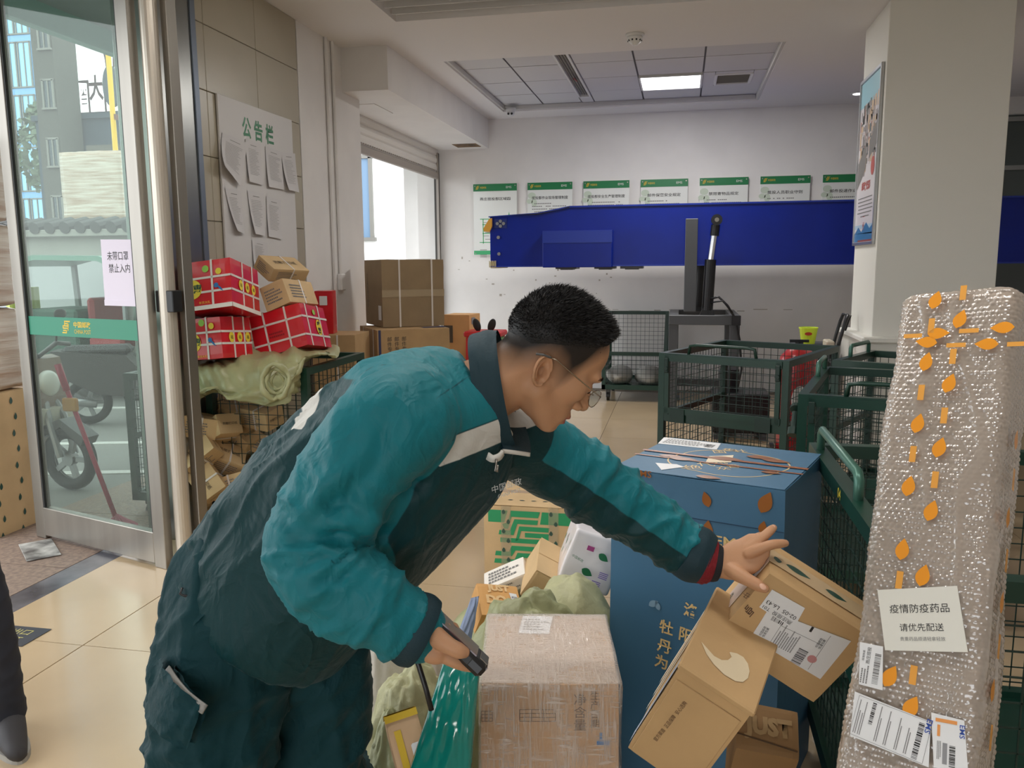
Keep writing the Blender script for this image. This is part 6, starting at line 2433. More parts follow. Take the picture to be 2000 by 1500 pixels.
def attr(me, name, val):
    at = me.attributes.new(name, 'FLOAT', 'POINT')
    at.data.foreach_set('value', np.ascontiguousarray(val, dtype=np.float32))


def zone_mat(name, base, zones, rough=.75, bump=.15, bscale=220, sheen=.3, crease=0.0):
    """base colour, overlaid by colours where a float attribute is positive"""
    m = bpy.data.materials.new(name)
    m.use_nodes = True
    nt = m.node_tree
    b = nt.nodes['Principled BSDF']
    b.inputs['Roughness'].default_value = rough
    b.inputs['Sheen Weight'].default_value = sheen
    b.inputs['Specular IOR Level'].default_value = .3
    b.inputs['Sheen Roughness'].default_value = .4
    cur = None
    tc = nt.nodes.new('ShaderNodeTexCoord')
    col = nt.nodes.new('ShaderNodeRGB')
    col.outputs[0].default_value = lin(base)
    cur = col.outputs[0]
    for (at, c, w_) in zones:
        a = nt.nodes.new('ShaderNodeAttribute')
        a.attribute_name = at
        mr = nt.nodes.new('ShaderNodeMapRange')
        mr.inputs['From Min'].default_value = -w_
        mr.inputs['From Max'].default_value = w_
        nt.links.new(a.outputs['Fac'], mr.inputs['Value'])
        mx = nt.nodes.new('ShaderNodeMix')
        mx.data_type = 'RGBA'
        nt.links.new(mr.outputs['Result'], mx.inputs['Factor'])
        nt.links.new(cur, mx.inputs['A'])
        mx.inputs['B'].default_value = lin(c)
        cur = mx.outputs['Result']
    nt.links.new(cur, b.inputs['Base Color'])
    n2 = nt.nodes.new('ShaderNodeTexNoise')
    n2.inputs['Scale'].default_value = bscale
    nt.links.new(tc.outputs['Object'], n2.inputs['Vector'])
    bp = nt.nodes.new('ShaderNodeBump')
    bp.inputs['Strength'].default_value = bump
    bp.inputs['Distance'].default_value = .002
    nt.links.new(n2.outputs['Fac'], bp.inputs['Height'])
    last = bp.outputs[0]
    if crease:
        for (sc, dist, mp_s) in ((9.0, .006, (1, 1, .55)), (21.0, .0028, (1, .7, .7))):
            mp = nt.nodes.new('ShaderNodeMapping')
            mp.inputs['Scale'].default_value = mp_s
            mp.inputs['Rotation'].default_value = (.4, .5, .3)
            nt.links.new(tc.outputs['Object'], mp.inputs[0])
            n3 = nt.nodes.new('ShaderNodeTexNoise')
            n3.inputs['Scale'].default_value = sc
            n3.inputs['Detail'].default_value = 2
            n3.inputs['Distortion'].default_value = 1.1
            nt.links.new(mp.outputs[0], n3.inputs['Vector'])
            ab = nt.nodes.new('ShaderNodeMath')
            ab.operation = 'PINGPONG'
            ab.inputs[1].default_value = .5
            nt.links.new(n3.outputs['Fac'], ab.inputs[0])
            b3 = nt.nodes.new('ShaderNodeBump')
            b3.inputs['Strength'].default_value = crease
            b3.inputs['Distance'].default_value = dist * 4
            nt.links.new(ab.outputs[0], b3.inputs['Height'])
            nt.links.new(last, b3.inputs['Normal'])
            last = b3.outputs[0]
    nt.links.new(last, b.inputs['Normal'])
    return m


DARKT = (0, 54, 58)
TEALC = (14, 112, 122)
CAMR, CAMU, CAMF = np.array(cr), np.array(cu), np.array(cf)
person = thing('person', 'man bending over the parcels in a teal and dark green postal jacket, scanner in hand', 'person', (-.72, 1.35, 0))
pinv = person.matrix_world.inverted()


def wear(name, me, mats, parent=None, **k):
    """link a garment or body mesh built in world space under the person"""
    for m in (mats if isinstance(mats, (list, tuple)) else [mats]):
        me.materials.append(m)
    o = link(name, me, parent or person, None, **k)
    if parent is None:
        o.matrix_parent_inverse = pinv
    else:
        o.matrix_parent_inverse = Matrix.Identity(4)
    return o


# --- jacket: torso and sleeves as one surface
tors = [((-0.7323,1.2689,0.952), (0.1067,0.9663,-0.2396), .158, .142), ((-0.7149,1.2761,0.9764), (0.1067,0.9663,-0.2396), .172, .160), ((-0.6498,1.2947,1.0792), (0.1401,0.9529,-0.237), .176, .170), ((-0.5589,1.3176,1.176), (0.2147,0.9379,-0.2331), .180, .176), ((-0.4688,1.3382,1.2582), (0.323,0.9066,-0.2463), .190, .158),
        ((-0.4039,1.35,1.3166), (0.392,0.8687,-0.2494), .198, .132), ((-0.3585,1.3651,1.3551), (0.392,0.8687,-0.2494), .150, .108), ((-0.3284,1.3745,1.376), (0.392,0.8687,-0.2494), .086, .092)]
rings = []
for i, (c, l_, wa, wb) in enumerate(tors):
    ax = (V(tors[min(i + 1, 7)][0]) - V(tors[max(i - 1, 0)][0])).normalized()
    l_ = V(l_)
    l_ = (l_ - ax * l_.dot(ax)).normalized()
    nn = l_.cross(ax).normalized()
    rings.append((V(c), l_ * wa, nn * wb))
# interpolate rings
fine = []
for i in range(len(rings) - 1):
    for s in range(5):
        t = s / 5
        idx = [max(i - 1, 0), i, i + 1, min(i + 2, len(rings) - 1)]
        fine.append(tuple(.5 * ((2 * rings[idx[1]][k]) + (rings[idx[2]][k] - rings[idx[0]][k]) * t + (2 * rings[idx[0]][k] - 5 * rings[idx[1]][k] + 4 * rings[idx[2]][k] - rings[idx[3]][k]) * t * t + (3 * rings[idx[1]][k] - rings[idx[0]][k] - 3 * rings[idx[2]][k] + rings[idx[3]][k]) * t ** 3) for k in range(3)))
fine.append(rings[-1])
RARM = [(-0.4054,1.264,1.3644), (-0.4241,1.1867,1.3566), (-0.4592,1.1532,1.3191), (-0.5009,1.1238,1.2491), (-0.527,1.0991,1.1892), (-0.5113,1.0857,1.1473), (-0.4613,1.0905,1.1108), (-0.4124,1.1012,1.0804), (-0.3792,1.1194,1.0531)]
RRAD = [.075, .084, .082, .077, .072, .070, .066, .058, .046]
LARM = [(-0.3088,1.4976,1.2764), (-0.2606,1.5623,1.2285), (-0.1836,1.6003,1.1701), (-0.0978,1.6289,1.1055), (-0.0202,1.6415,1.0487), (0.044,1.6436,1.0097)]
LRAD = [.075, .078, .073, .066, .057, .045]
b = MB()
vs, fs = ring_loft(fine, 40)
b.add(vs, fs)
limb(b, RARM, RRAD, n=28)
limb(b, LARM, LRAD, n=28)
jk = remesh(b, .0065, 7, .5)
co = arr(jk)


def limb_coord(p, path):
    best = np.full(len(p), 9.)
    tt = np.zeros(len(p))
    L = 0
    for i in range(len(path) - 1):
        d, t = seg_dist(p, path[i], path[i + 1])
        ln = math.dist(path[i], path[i + 1])
        k = d < best
        best[k] = d[k]
        tt[k] = L + t[k] * ln
        L += ln
    return best, tt, L


tp = [t_[0] for t_ in tors]
dT, sT, LT = limb_coord(co, tp)
dR, sR, LR = limb_coord(co, RARM)
dL, sL, LL = limb_coord(co, LARM)


def vnoise(p, f, seed=0.0):
    o = V((seed, seed * 1.7, -seed))
    return np.array([noise.noise(V((q[0] * f[0], q[1] * f[1], q[2] * f[2])) + o) for q in p])


def ridge(x, sharp=1.6):
    return np.clip(1 - np.abs(x) * 2.6, 0, 1) ** sharp - .25


# camera-free frame of the body: along the spine, across, and front
ax_ = np.array(V(tp[5]) - V(tp[2]).copy())
ax_ /= np.linalg.norm(ax_)
lat = np.array(V(tors[4][1]))
lat -= ax_ * (lat @ ax_)
lat /= np.linalg.norm(lat)
fro = np.cross(lat, ax_)
o_ = np.array(tp[3])
loc = np.stack([(co - o_) @ ax_, (co - o_) @ lat, (co - o_) @ fro], 1)
nm = normals(jk)
wR = np.clip((dT * .52 - dR) / .03 + .5, 0, 1) * np.clip((sR - .02) / .06, 0, 1)
wL = np.clip((dT * .52 - dL) / .03 + .5, 0, 1) * np.clip((sL - .02) / .06, 0, 1)
wT = 1 - np.maximum(wR, wL)
# long folds down the back and belly, running along the spine
q = np.stack([loc[:, 0] * 3.5, loc[:, 1] * 17, loc[:, 2] * 12], 1)
f1 = ridge(vnoise(q, (1, 1, 1), 3.0)) + .5 * ridge(vnoise(q * 2.1, (1, 1, 1), 8.0))
# cross folds on the lower back and waist
q2 = np.stack([loc[:, 0] * 15, loc[:, 1] * 4, loc[:, 2] * 5], 1)
f2 = ridge(vnoise(q2, (1, 1, 1), 5.0))
waist = np.exp(-((loc[:, 0] + .26) / .12) ** 2)
frn = np.clip(.5 - loc[:, 2] / .12, .22, 1)
disp = wT * frn * (.0125 * f1 * np.clip(1.1 - (loc[:, 0] - .12) * 5, .25, 1) + .010 * f2 * waist)
# sleeves: slanting folds, tight rings at the elbow and near the cuff


def sleeve_folds(path, s, L, elbow, seed):
    a = np.array(path[0])
    v0 = np.array(V(path[-1]) - V(path[0]))
    v0 /= np.linalg.norm(v0)
    e1 = np.cross(v0, CAMU)
    e1 /= np.linalg.norm(e1)
    e2 = np.cross(v0, e1)
    h1, h2 = (co - a) @ e1, (co - a) @ e2
    qq = np.stack([s * 13 + h1 * 7 + h2 * 5, h1 * 9 - s * 5, h2 * 9], 1)
    g1 = ridge(vnoise(qq, (1, 1, 1), seed)) + .45 * ridge(vnoise(qq * 2.2, (1, 1, 1), seed + 2))
    qe = np.stack([s * 27 + h1 * 6, h1 * 5, h2 * 5], 1)
    g2 = ridge(vnoise(qe, (1, 1, 1), seed + 5))
    we = np.exp(-((s - elbow) / .07) ** 2)
    wc = np.exp(-((s - L + .05) / .07) ** 2)
    return .0085 * g1 * (.6 + .4 * np.sin(s * 9 + seed)) + .014 * g2 * np.maximum(we, .5 * wc)


disp += wR * sleeve_folds(RARM, sR, LR, .34, 11.0) + wL * sleeve_folds(LARM, sL, LL, .22, 17.0)
# named creases: pressed lines of the elbow crook, armpit and belly
for (p0, p1, h_, w_) in (((-0.413,1.0659,1.2244), (-0.4816,1.0406,1.2182), -.024, .011), ((-0.4105,1.0536,1.2076), (-0.4767,1.0273,1.1917), -.020, .010), ((-0.4181,1.0964,1.2281), (-0.4699,1.0509,1.2365), .014, .014), ((-0.4142,1.0543,1.2177), (-0.4721,1.0355,1.2055), .010, .009), ((-0.4084,1.0469,1.1943), (-0.4834,1.0234,1.1754), .012, .010), ((-0.4221,1.0414,1.1766), (-0.49,1.0194,1.1577), -.012, .010),
                         ((-0.3795,1.2164,1.2871), (-0.414,1.1178,1.2278), -.022, .013), ((-0.4659,1.131,1.3862), (-0.483,1.05,1.2826), .010, .02), ((-0.4109,1.1121,1.3911), (-0.4152,1.0802,1.3226), -.012, .012), ((-0.4399,1.0713,1.3312), (-0.5384,1.03,1.2258), .008, .014), ((-0.4146,1.0732,1.3094), (-0.4942,1.0374,1.2484), -.010, .014), ((-0.4441,1.0343,1.1249), (-0.3845,1.0626,1.1636), .006, .012), ((-0.4006,1.0582,1.0872), (-0.3729,1.0715,1.1379), -.006, .010),
                         ((-0.3728,1.2254,1.1321), (-0.4141,1.1722,1.1778), .008, .02), ((-0.6039,1.1578,1.2046), (-0.689,1.1564,1.1058), .008, .016), ((-0.5556,1.2158,1.3181), (-0.6807,1.195,1.1448), -.008, .018), ((-0.6014,1.2364,1.312), (-0.7608,1.2191,1.1405), .006, .016), ((-0.189,1.5577,1.2375), (-0.1384,1.5562,1.1582), -.006, .012), ((-0.1593,1.5608,1.2175), (-0.0895,1.5785,1.1023), .005, .014), ((-0.2678,1.4881,1.2256), (-0.2221,1.5094,1.1671), -.01, .014)):
    d_, t_ = seg_dist(co, p0, p1)
    disp += h_ * np.exp(-(d_ / w_) ** 2) * np.sin(PI * np.clip(t_ * .9 + .05, 0, 1)) ** .5
co2 = co + nm * disp[:, None]
put(jk, co2)
for p_ in jk.polygons:
    p_.use_smooth = True
# colour zones: teal sleeves and yoke, white bands
YA, YB, YC, YD = (np.array(p) for p in ((-0.3953,1.1972,1.3182), (-0.3093,1.2498,1.3448), (-0.5445,1.304,1.4091), (-0.5128,1.3588,1.4557)))


def above(a, b_):
    # signed height over the seam line a-b, seen square to the wearer's side
    d_ = np.array([(b_ - a) @ CAMR, (b_ - a) @ CAMU])
    d_ /= np.linalg.norm(d_)
    q_ = np.stack([(co - a) @ CAMR, (co - a) @ CAMU], 1)
    return -d_[1] * q_[:, 0] + d_[0] * q_[:, 1]


xA = (co - YA) @ CAMR
yk = np.minimum(np.minimum(above(YA, YB), -above(YC, YD)), np.where(xA < -.03, (co - YC) @ CAMU + .004, 1))
lineA = above(YA, YB)
lineC = -above(YC, YD)
arm_r = np.minimum(dT * .54 - dR, (sR - .045))
# the far sleeve has a dark underside panel
und = (co - np.array(LARM[0])) @ CAMU
dirL = np.array(V(LARM[-1]) - V(LARM[0]))
dirL /= np.linalg.norm(dirL)
upL = CAMU - dirL * (CAMU @ dirL)
upL /= np.linalg.norm(upL)
hL = np.zeros(len(co))
for i in range(len(LARM) - 1):
    d_, t_ = seg_dist(co, LARM[i], LARM[i + 1])
    k = d_ <= dL + 1e-9
    c_ = np.array(LARM[i]) + t_[:, None] * (np.array(LARM[i + 1]) - np.array(LARM[i]))
    hL[k] = ((co - c_) @ upL)[k]
arm_l = np.minimum(np.minimum(dT * .54 - dL, sL - .03), hL + .018)
attr(jk, 'teal', np.maximum(np.maximum(yk, arm_r), arm_l))
front = np.clip(loc[:, 2] / .02, -1, 1)
bandf = np.minimum(np.minimum(.019 - np.abs(lineA + .021), (co - YA) @ CAMR + .05), -np.maximum(arm_r, arm_l))
YE, YF = (np.array(p) for p in ((-0.5947,1.314,1.4067), (-0.6101,1.2832,1.3604)))
lineE = above(YE, YF)
bandb = np.minimum(np.minimum(.014 - np.abs(lineE), .06 - np.abs((co - (YE + YF) / 2) @ CAMU)), -np.maximum(arm_r, arm_l))
attr(jk, 'band', np.maximum(bandf, bandb))
YG, YH = (np.array(p) for p in ((-0.376,1.1804,1.3856), (-0.3265,1.279,1.4246)))
sh_seam = np.where((yk > 0) & ((co - YG) @ CAMR > -.002), np.abs(above(YG, YH)), 1)
attr(jk, 'seam', .0011 - np.minimum(np.where(yk > -.01, np.abs(arm_r - .004), 1), sh_seam))
JM = zone_mat('jacket_cloth', DARKT, [('teal', TEALC, .0012), ('band', (206, 204, 196), .0008), ('seam', (6, 62, 72), .0007)], .55, .2, 260, .06, crease=.5)
jacket = wear('jacket', jk, JM)

# --- trousers
b = MB()
tr = []
hp = V((-0.7289,1.2767,0.9992))
NL = [(-0.7389,1.2312,0.9849), (-0.7568,1.191,0.9135), (-0.7592,1.174,0.8383), (-0.7704,1.1681,0.7459)]
NL = [V(p) for p in NL]
NL += [V((-.845, 1.21, .50)), V((-.86, 1.22, .28)), V((-.87, 1.235, .09))]
FLG = [V((-0.6926,1.3276,0.9454)), V((-0.6602,1.34,0.8463)), V((-0.6502,1.3387,0.7553)), V((-0.6589,1.3319,0.6536))]
FLG += [V((-.64, 1.40, .50)), V((-.65, 1.43, .28)), V((-.66, 1.45, .09))]
limb(b, NL, [(.122, .125), (.104, .112), (.097, .104), (.098, .100), .088, .082, .078], n=28)
limb(b, FLG, [(.125, .13), (.098, .105), (.086, .096), (.084, .092), .084, .080, .076], n=28)
pr = [(V((-0.7463,1.2523,0.9296)), V((0.1601,0.954,-0.2569)) * .150, V((0.9567,-0.0775,0.2348)) * .128), (V((-0.7375,1.2666,0.9787)), V((0.1401,0.9529,-0.237)) * .150, V((0.9753,-0.1332,-0.161)) * .132), (V((-0.714,1.2817,1.0463)), V((0.1401,0.9529,-0.237)) * .150, V((0.9024,-0.1853,-0.4078)) * .140), (V((-0.6636,1.2945,1.0973)), V((0.1401,0.9529,-0.237)) * .14, V((0.8078,-0.227,-0.5554)) * .14)]
vs, fs = ring_loft(pr, 36)
b.add(vs, fs)
tm_ = remesh(b, .0075, 7, .5)
co = arr(tm_)
nm = normals(tm_)
dN, sN, LN = limb_coord(co, [tuple(p) for p in NL])
dF, sF, LF = limb_coord(co, [tuple(p) for p in FLG])
near = dN < dF
s_ = np.where(near, sN, sF)
h1 = co @ CAMR
h2 = co @ CAMF
q = np.stack([s_ * 13 + h1 * 7, h1 * 5 + near * 3.1, h2 * 5 - s_ * 2], 1)
f1 = ridge(vnoise(q, (1, 1, 1), 21.0)) + .5 * ridge(vnoise(q * 2.2, (1, 1, 1), 24.0))
q = np.stack([h1 * 13 - s_ * 3, s_ * 3, h2 * 9], 1)
f2 = ridge(vnoise(q, (1, 1, 1), 27.0))
disp = .010 * f1 + .008 * f2
for (p0, p1, h_, w_) in (((-0.5933,1.1838,0.9512), (-0.6688,1.0999,0.9085), .010, .016), ((-0.5773,1.1909,0.9763), (-0.6462,1.113,0.9644), -.008, .014), ((-0.6099,1.1958,0.9162), (-0.6429,1.1288,0.8594), -.008, .012), ((-0.5567,1.2873,0.9029), (-0.6262,1.2609,0.8224), .007, .014), ((-0.5503,1.29,0.8437), (-0.6475,1.2592,0.7719), .006, .014), ((-0.553,1.2921,0.7929), (-0.642,1.2643,0.7297), -.006, .012), ((-0.5751,1.2617,0.8949), (-0.6387,1.2624,0.7809), -.006, .012)):
    d_, t_ = seg_dist(co, p0, p1)
    disp += h_ * np.exp(-(d_ / w_) ** 2) * np.sin(PI * np.clip(t_ * .9 + .05, 0, 1)) ** .5
put(tm_, co + nm * disp[:, None])
TM = zone_mat('trouser_cloth', (0, 52, 58), [], .75, .2, 240, .06, crease=.55)
trousers = wear('trousers', tm_, TM)
# cargo pocket with its reflective edge, belt loop


def strip(pts, w_dir, w_, m, name, parent, th=.004, sub=6):
    """ribbon of cloth through points, w_ wide along w_dir"""
    P, _ = smooth_path(pts, [.01] * len(pts), sub)
    b = MB()
    vs = []
    for i, p in enumerate(P):
        a = (P[min(i + 1, len(P) - 1)] - P[max(i - 1, 0)]).normalized()
        wd = V(w_dir)
        wd = (wd - a * wd.dot(a)).normalized()
        nn = a.cross(wd) * th / 2
        for (x, y) in ((-.5, -1), (.5, -1), (.5, 1), (-.5, 1)):
            vs.append(p + wd * (x * w_) + nn * y)
    n = len(P)
    fs = [(0, 1, 2, 3), (4 * n - 4, 4 * n - 3, 4 * n - 2, 4 * n - 1)]
    for i in range(n - 1):
        for k in range(4):
            fs.append((4 * i + k, 4 * i + (k + 1) % 4, 4 * i + 4 + (k + 1) % 4, 4 * i + 4 + k))
    b.add(vs, fs)
    me = b.mesh(name, [], True)
    return wear(name, me, m, parent)


def panel(rows, m, name, parent=None, amp=.003, seed=0, th=.006):
    o = drape(name, '', '', rows, m, sub=8, amp=amp, seed=seed, th=th)
    for k in ('label', 'category'):
        del o[k]
    o.parent = parent or person
    if parent is None:
        o.matrix_parent_inverse = pinv
    return o


pk = panel([[(-0.7937,1.1049,0.9752), (-0.7364,1.0556,0.9667), (-0.6938,1.0432,0.9427)], [(-0.8072,1.0958,0.933), (-0.7437,1.0416,0.9316), (-0.6938,1.0322,0.9175)], [(-0.816,1.0876,0.8907), (-0.7554,1.0364,0.8928), (-0.709,1.0277,0.8809)]], TM, 'cargo_pocket', amp=.005, seed=4, th=.02)
REFL = mat('reflective_tape', (150, 148, 142), .45)
strip([(-0.7875,1.0891,0.9646), (-0.7539,1.058,0.9654), (-0.7215,1.0394,0.9552), (-0.6842,1.0276,0.9426)], (0.6504,0.3382,0.6727), .014, REFL, 'reflective_strip', pk)
panel([[(-0.7413,1.145,1.0673), (-0.7589,1.1226,1.045), (-0.7815,1.1189,1.0169)], [(-0.719,1.1332,1.061), (-0.7382,1.1108,1.0415), (-0.7657,1.1111,1.0123)]], TM, 'pocket_flap', amp=.002, seed=6, th=.01)
b = MB()
b.tube([V((-0.784,1.1384,1.0816)), V((-0.7841,1.132,1.0737)), V((-0.7759,1.1332,1.0704)), V((-0.769,1.1368,1.0712)), V((-0.7742,1.1402,1.0799))], .0022, 6)
wear('hook_ring', b.mesh('hook_ring', [], True), BLACK)
for k, (px_, h_) in enumerate(((V((-.87, 1.235, 0)), 0), (V((-.66, 1.45, 0)), 0))):
    b = MB()
    limb(b, [px_ + V((-.05, 0, .06)), px_ + V((.03, -.005, .06)), px_ + V((.12, -.015, .045)), px_ + V((.185, -.02, .035))], [(.042, .05), (.045, .055), (.046, .04), (.036, .028)], n=18)
    me = b.mesh('shoe', [], True)
    for v in me.vertices:
        v.co.z = max(v.co.z, .012)
    so = wear('shoe', me, mat('shoe_black', (28, 28, 30), .45))
    b = MB()
    b.prism([(px_.x + .06 + .14 * math.cos(t) * (1 if math.cos(t) > 0 else .9), px_.y - .008 + .05 * math.sin(t)) for t in [2 * PI * i / 24 for i in range(24)]], 0, .018)
    wear('sole', b.mesh('sole', [], False), mat('sole_grey', (70, 68, 66), .7), so).matrix_parent_inverse = Matrix.Identity(4)

# --- collar, zip, cuffs
CM = mat('collar_cloth', (8, 46, 56), .7, bump=.1, bscale=200)
ctr = V((-0.3168,1.3715,1.3749))
ca, cb_ = V((0.1882,-0.1081,-0.9757)) * .104, V((-0.1004,0.9842,-0.1458)) * .086
cax = V((0.8805,0.2937,0.1991)).normalized()
rows = []
for j in range(4):
    row = []
    for i in range(15):
        a = .32 + (2 * PI - .64) * i / 14
        f = j / 3
        c_ = ctr + cax * (-.020 + .047 * f)
        s_ = 1.0 - .02 * f + .03 * math.sin(PI * f)
        row.append(tuple(c_ + ca * (math.cos(a) * s_) + cb_ * (-math.sin(a) * s_)))
    rows.append(row)
collar = panel(rows, CM, 'collar', amp=.0015, seed=9, th=.006)
ZM = mat('zip_white', (214, 210, 200), .45)
p0, p1 = rows[3][0], rows[3][-1]
strip([(-0.3058,1.2783,1.2889), (-0.2955,1.2745,1.2842), (-0.286,1.282,1.2863), (-0.2819,1.2908,1.2913)], (0.1761,0.1699,0.8889), .012, ZM, 'zip_end', collar)
strip([(-0.2836,1.2988,1.292), (-0.2649,1.3172,1.2858), (-0.2474,1.3452,1.2765)], (-0.022,0.1443,0.9893), .007, ZM, 'zip_teeth', collar)
b = MB()
b.tube([V((-0.2891,1.2727,1.2841)), V((-0.2881,1.2676,1.276)), V((-0.2893,1.2649,1.2663)), V((-0.286,1.2653,1.2647)), V((-0.2856,1.2681,1.2759))], .0022, 6)
wear('zip_pull', b.mesh('zip_pull', [], True), STEEL, collar)
panel([[(-0.2962,1.342,1.3218), (-0.2796,1.3651,1.3159), (-0.2679,1.3979,1.3116)], [(-0.293,1.3145,1.3064), (-0.2735,1.3432,1.2992), (-0.2585,1.3863,1.2904)], [(-0.2846,1.3034,1.29), (-0.2658,1.3219,1.2839), (-0.2491,1.3549,1.2751)]], CM, 'collar_front', amp=.001, seed=12)
text(jacket, '中国邮政', frame(V((-0.2707,1.2682,1.2424)), (0.8458,0.5132,0.1967), (-0.038,-0.2778,0.9494)), mat('logo_white', (200, 204, 204), .6), h=.014, w=.052)
text(jacket, 'CHINA POST', frame(V((-0.2673,1.272,1.2286)), (0.8458,0.5132,0.1967), (-0.038,-0.2778,0.9494)), mat('logo_white', (0, 0, 0)), h=.007, w=.04)


def cuff(path, rad, m, name, n=26, folds=0.0, flatd=None):
    b = MB()
    P, Rr = smooth_path(path, rad, 8)
    rings = []
    u = V(flatd) if flatd else None
    for i in range(len(P)):
        a = (P[min(i + 1, len(P) - 1)] - P[max(i - 1, 0)]).normalized()
        u = u or a.orthogonal()
        w_ = (u - a * u.dot(a)).normalized()
        x = a.cross(w_)
        s_ = 1 + folds * math.sin(i * 2.1)
        rings.append((P[i], x * Rr[i].x * s_, w_ * Rr[i].y * s_))
    vs, fs = ring_loft(rings, n)
    b.add(vs, fs)
    return wear(name, b.mesh(name, [], True), m)


cuff([(-0.393,1.1155,1.0602), (-0.3808,1.1171,1.054), (-0.3692,1.1205,1.0469)], [.054, .0565, .053], CM, 'cuff')
cuff([(0.0193,1.6424,1.0215), (0.042,1.6432,1.0097), (0.0625,1.6429,1.0003)], [.055, .057, .050], CM, 'cuff')
cuff([(0.0481,1.6421,1.0073), (0.0625,1.6419,1.0007), (0.0767,1.6423,0.9972)], [.046, .049, .040], mat('red_knit', (126, 24, 34), .9, bump=.6, bscale=120, stretch=(1, 1, 1)), 'knit_cuff', folds=.02)
cuff([(0.0666,1.6425,0.9986), (0.0788,1.6426,0.9961), (0.0889,1.6433,0.9944)], [.037, .038, .034], mat('black_knit', (34, 34, 38), .9), 'knit_cuff')

# --- head: a smooth union of ellipsoids, sampled along rays from its centre
SK = .000885
HO = np.array((-0.219,1.3957,1.4363))
_f = .80 * CAMR - .60 * CAMU
HF = math.cos(.26) * _f + math.sin(.26) * CAMF
HU = .60 * CAMR + .80 * CAMU
HS = np.cross(HU, HF)


def head_to_world(p):
    return HO + SK * (p[:, :1] * HF + p[:, 1:2] * HS + p[:, 2:3] * HU)


def sd_ell(p, c, r, pitch=0.0):
    q = p - np.array(c)
    if pitch:
        cp, sp = math.cos(pitch), math.sin(pitch)
        q = np.stack([q[:, 0] * cp + q[:, 2] * sp, q[:, 1], -q[:, 0] * sp + q[:, 2] * cp], 1)
    r = np.array(r, float)
    k0 = np.linalg.norm(q / r, axis=1)
    k1 = np.linalg.norm(q / (r * r), axis=1) + 1e-9
    return k0 * (k0 - 1) / k1


def sd_cap(p, a, b, ra, rb):
    d, t = seg_dist(p, a, b)
    return d - (ra + (rb - ra) * t)


def smin(a, b, k):
    h = np.clip(.5 + .5 * (b - a) / k, 0, 1)
    return b * (1 - h) + a * h - k * h * (1 - h)


def smax(a, b, k):
    return -smin(-a, -b, k)


def head_sdf(p):
    s = p.copy()
    s[:, 1] = np.abs(s[:, 1])
    d = sd_ell(s, (-12, 0, 36), (97, 80, 84))
    d = smin(d, sd_ell(s, (28, 0, 46), (66, 70, 66)), 18)
    d = smin(d, sd_ell(s, (30, 0, -12), (64, 66, 74)), 20)
    d = smin(d, sd_ell(s, (34, 0, -62), (56, 52, 54)), 20)
    d = smin(d, sd_cap(s, (2, 52, -66), (66, 16, -104), 23, 17), 18)
    d = smin(d, sd_ell(s, (75, 0, -104), (20, 22, 17)), 14)
    d = smin(d, sd_ell(s, (70, 0, -74), (29, 34, 25)), 14)
    d = smin(d, sd_ell(s, (58, 45, -20), (27, 22, 24)), 18)
    d = smin(d, sd_ell(s, (86, 22, 22), (16, 30, 11)), 14)
    d = smax(d, -sd_ell(s, (104, 34, -1), (17, 19, 12)), 12)
    d = smin(d, sd_ell(s, (80, 33, -3), (15, 17, 13)), 5)
    d = smin(d, sd_cap(s, (92, 0, 8), (110, 0, -32), 8, 12), 10)
    d = smin(d, sd_ell(s, (111, 0, -36), (12, 12, 10)), 6)
    d = smin(d, sd_ell(s, (98, 13, -43), (12, 8, 9)), 6)
    d = smax(d, -sd_ell(s, (104, 8, -51), (6, 4, 4)), 3)
    d = smin(d, sd_ell(s, (96, 0, -70), (9, 21, 7)), 5)
    d = smin(d, sd_ell(s, (93, 0, -85), (9, 18, 7.5)), 5)
    d = smax(d, -sd_ell(s, (104, 0, -78), (9, 24, 1.8)), 3)
    d = smax(d, -sd_ell(s, (99, 0, -95), (7, 18, 5)), 6)
    d = smin(d, sd_cap(s, (-34, 0, -30), (-78, 0, -150), 60, 64), 22)
    return d


def ray_surface(dirs, f, r0=10, r1=230, n=26):
    lo = np.full(len(dirs), float(r0))
    hi = np.full(len(dirs), float(r1))
    # march outwards to bracket the outermost crossing
    rr = np.linspace(r1, r0, 90)
    found = np.zeros(len(dirs), bool)
    for a, c in zip(rr[:-1], rr[1:]):
        ins = f(dirs * c) < 0
        k = ins & ~found
        lo[k], hi[k] = c, a
        found |= ins
    for _ in range(14):
        mid = (lo + hi) / 2
        ins = f(dirs * mid[:, None]) < 0
        lo = np.where(ins, mid, lo)
        hi = np.where(ins, hi, mid)
    return dirs * ((lo + hi) / 2)[:, None]


NU, NV = 260, 200
th = (np.arange(NV + 1) / NV) * PI
ph = (np.arange(NU) / NU) * 2 * PI
TH, PH = np.meshgrid(th, ph, indexing='ij')
# pole axis points sideways so that the face has even rows
dirs = np.stack([np.sin(TH) * np.cos(PH), np.cos(TH), np.sin(TH) * np.sin(PH)], 2).reshape(-1, 3)
hp_ = ray_surface(dirs, head_sdf)
idx = np.arange((NV + 1) * NU).reshape(NV + 1, NU)
hq = np.stack([idx[:-1], idx[1:], np.roll(idx[1:], -1, 1), np.roll(idx[:-1], -1, 1)], 2).reshape(-1, 4)


def hair_edge(p):
    """height above the lower edge of the long hair and of the clipped fade, in head units"""
    f = p[:, 0]
    dark = np.interp(f, [-130, -105, -64, -36, 0, 30, 55, 74, 100], [-4, -6, -2, 20, 42, 60, 78, 100, 120])
    fade = np.interp(f, [-130, -100, -70, -40, -20, 6, 24, 34, 44, 58, 74, 100], [-62, -62, -50, -12, -2, -8, -24, -2, 34, 66, 98, 118])
    return p[:, 2] - dark, p[:, 2] - fade


hd, hf = hair_edge(hp_)
bmh = MB()


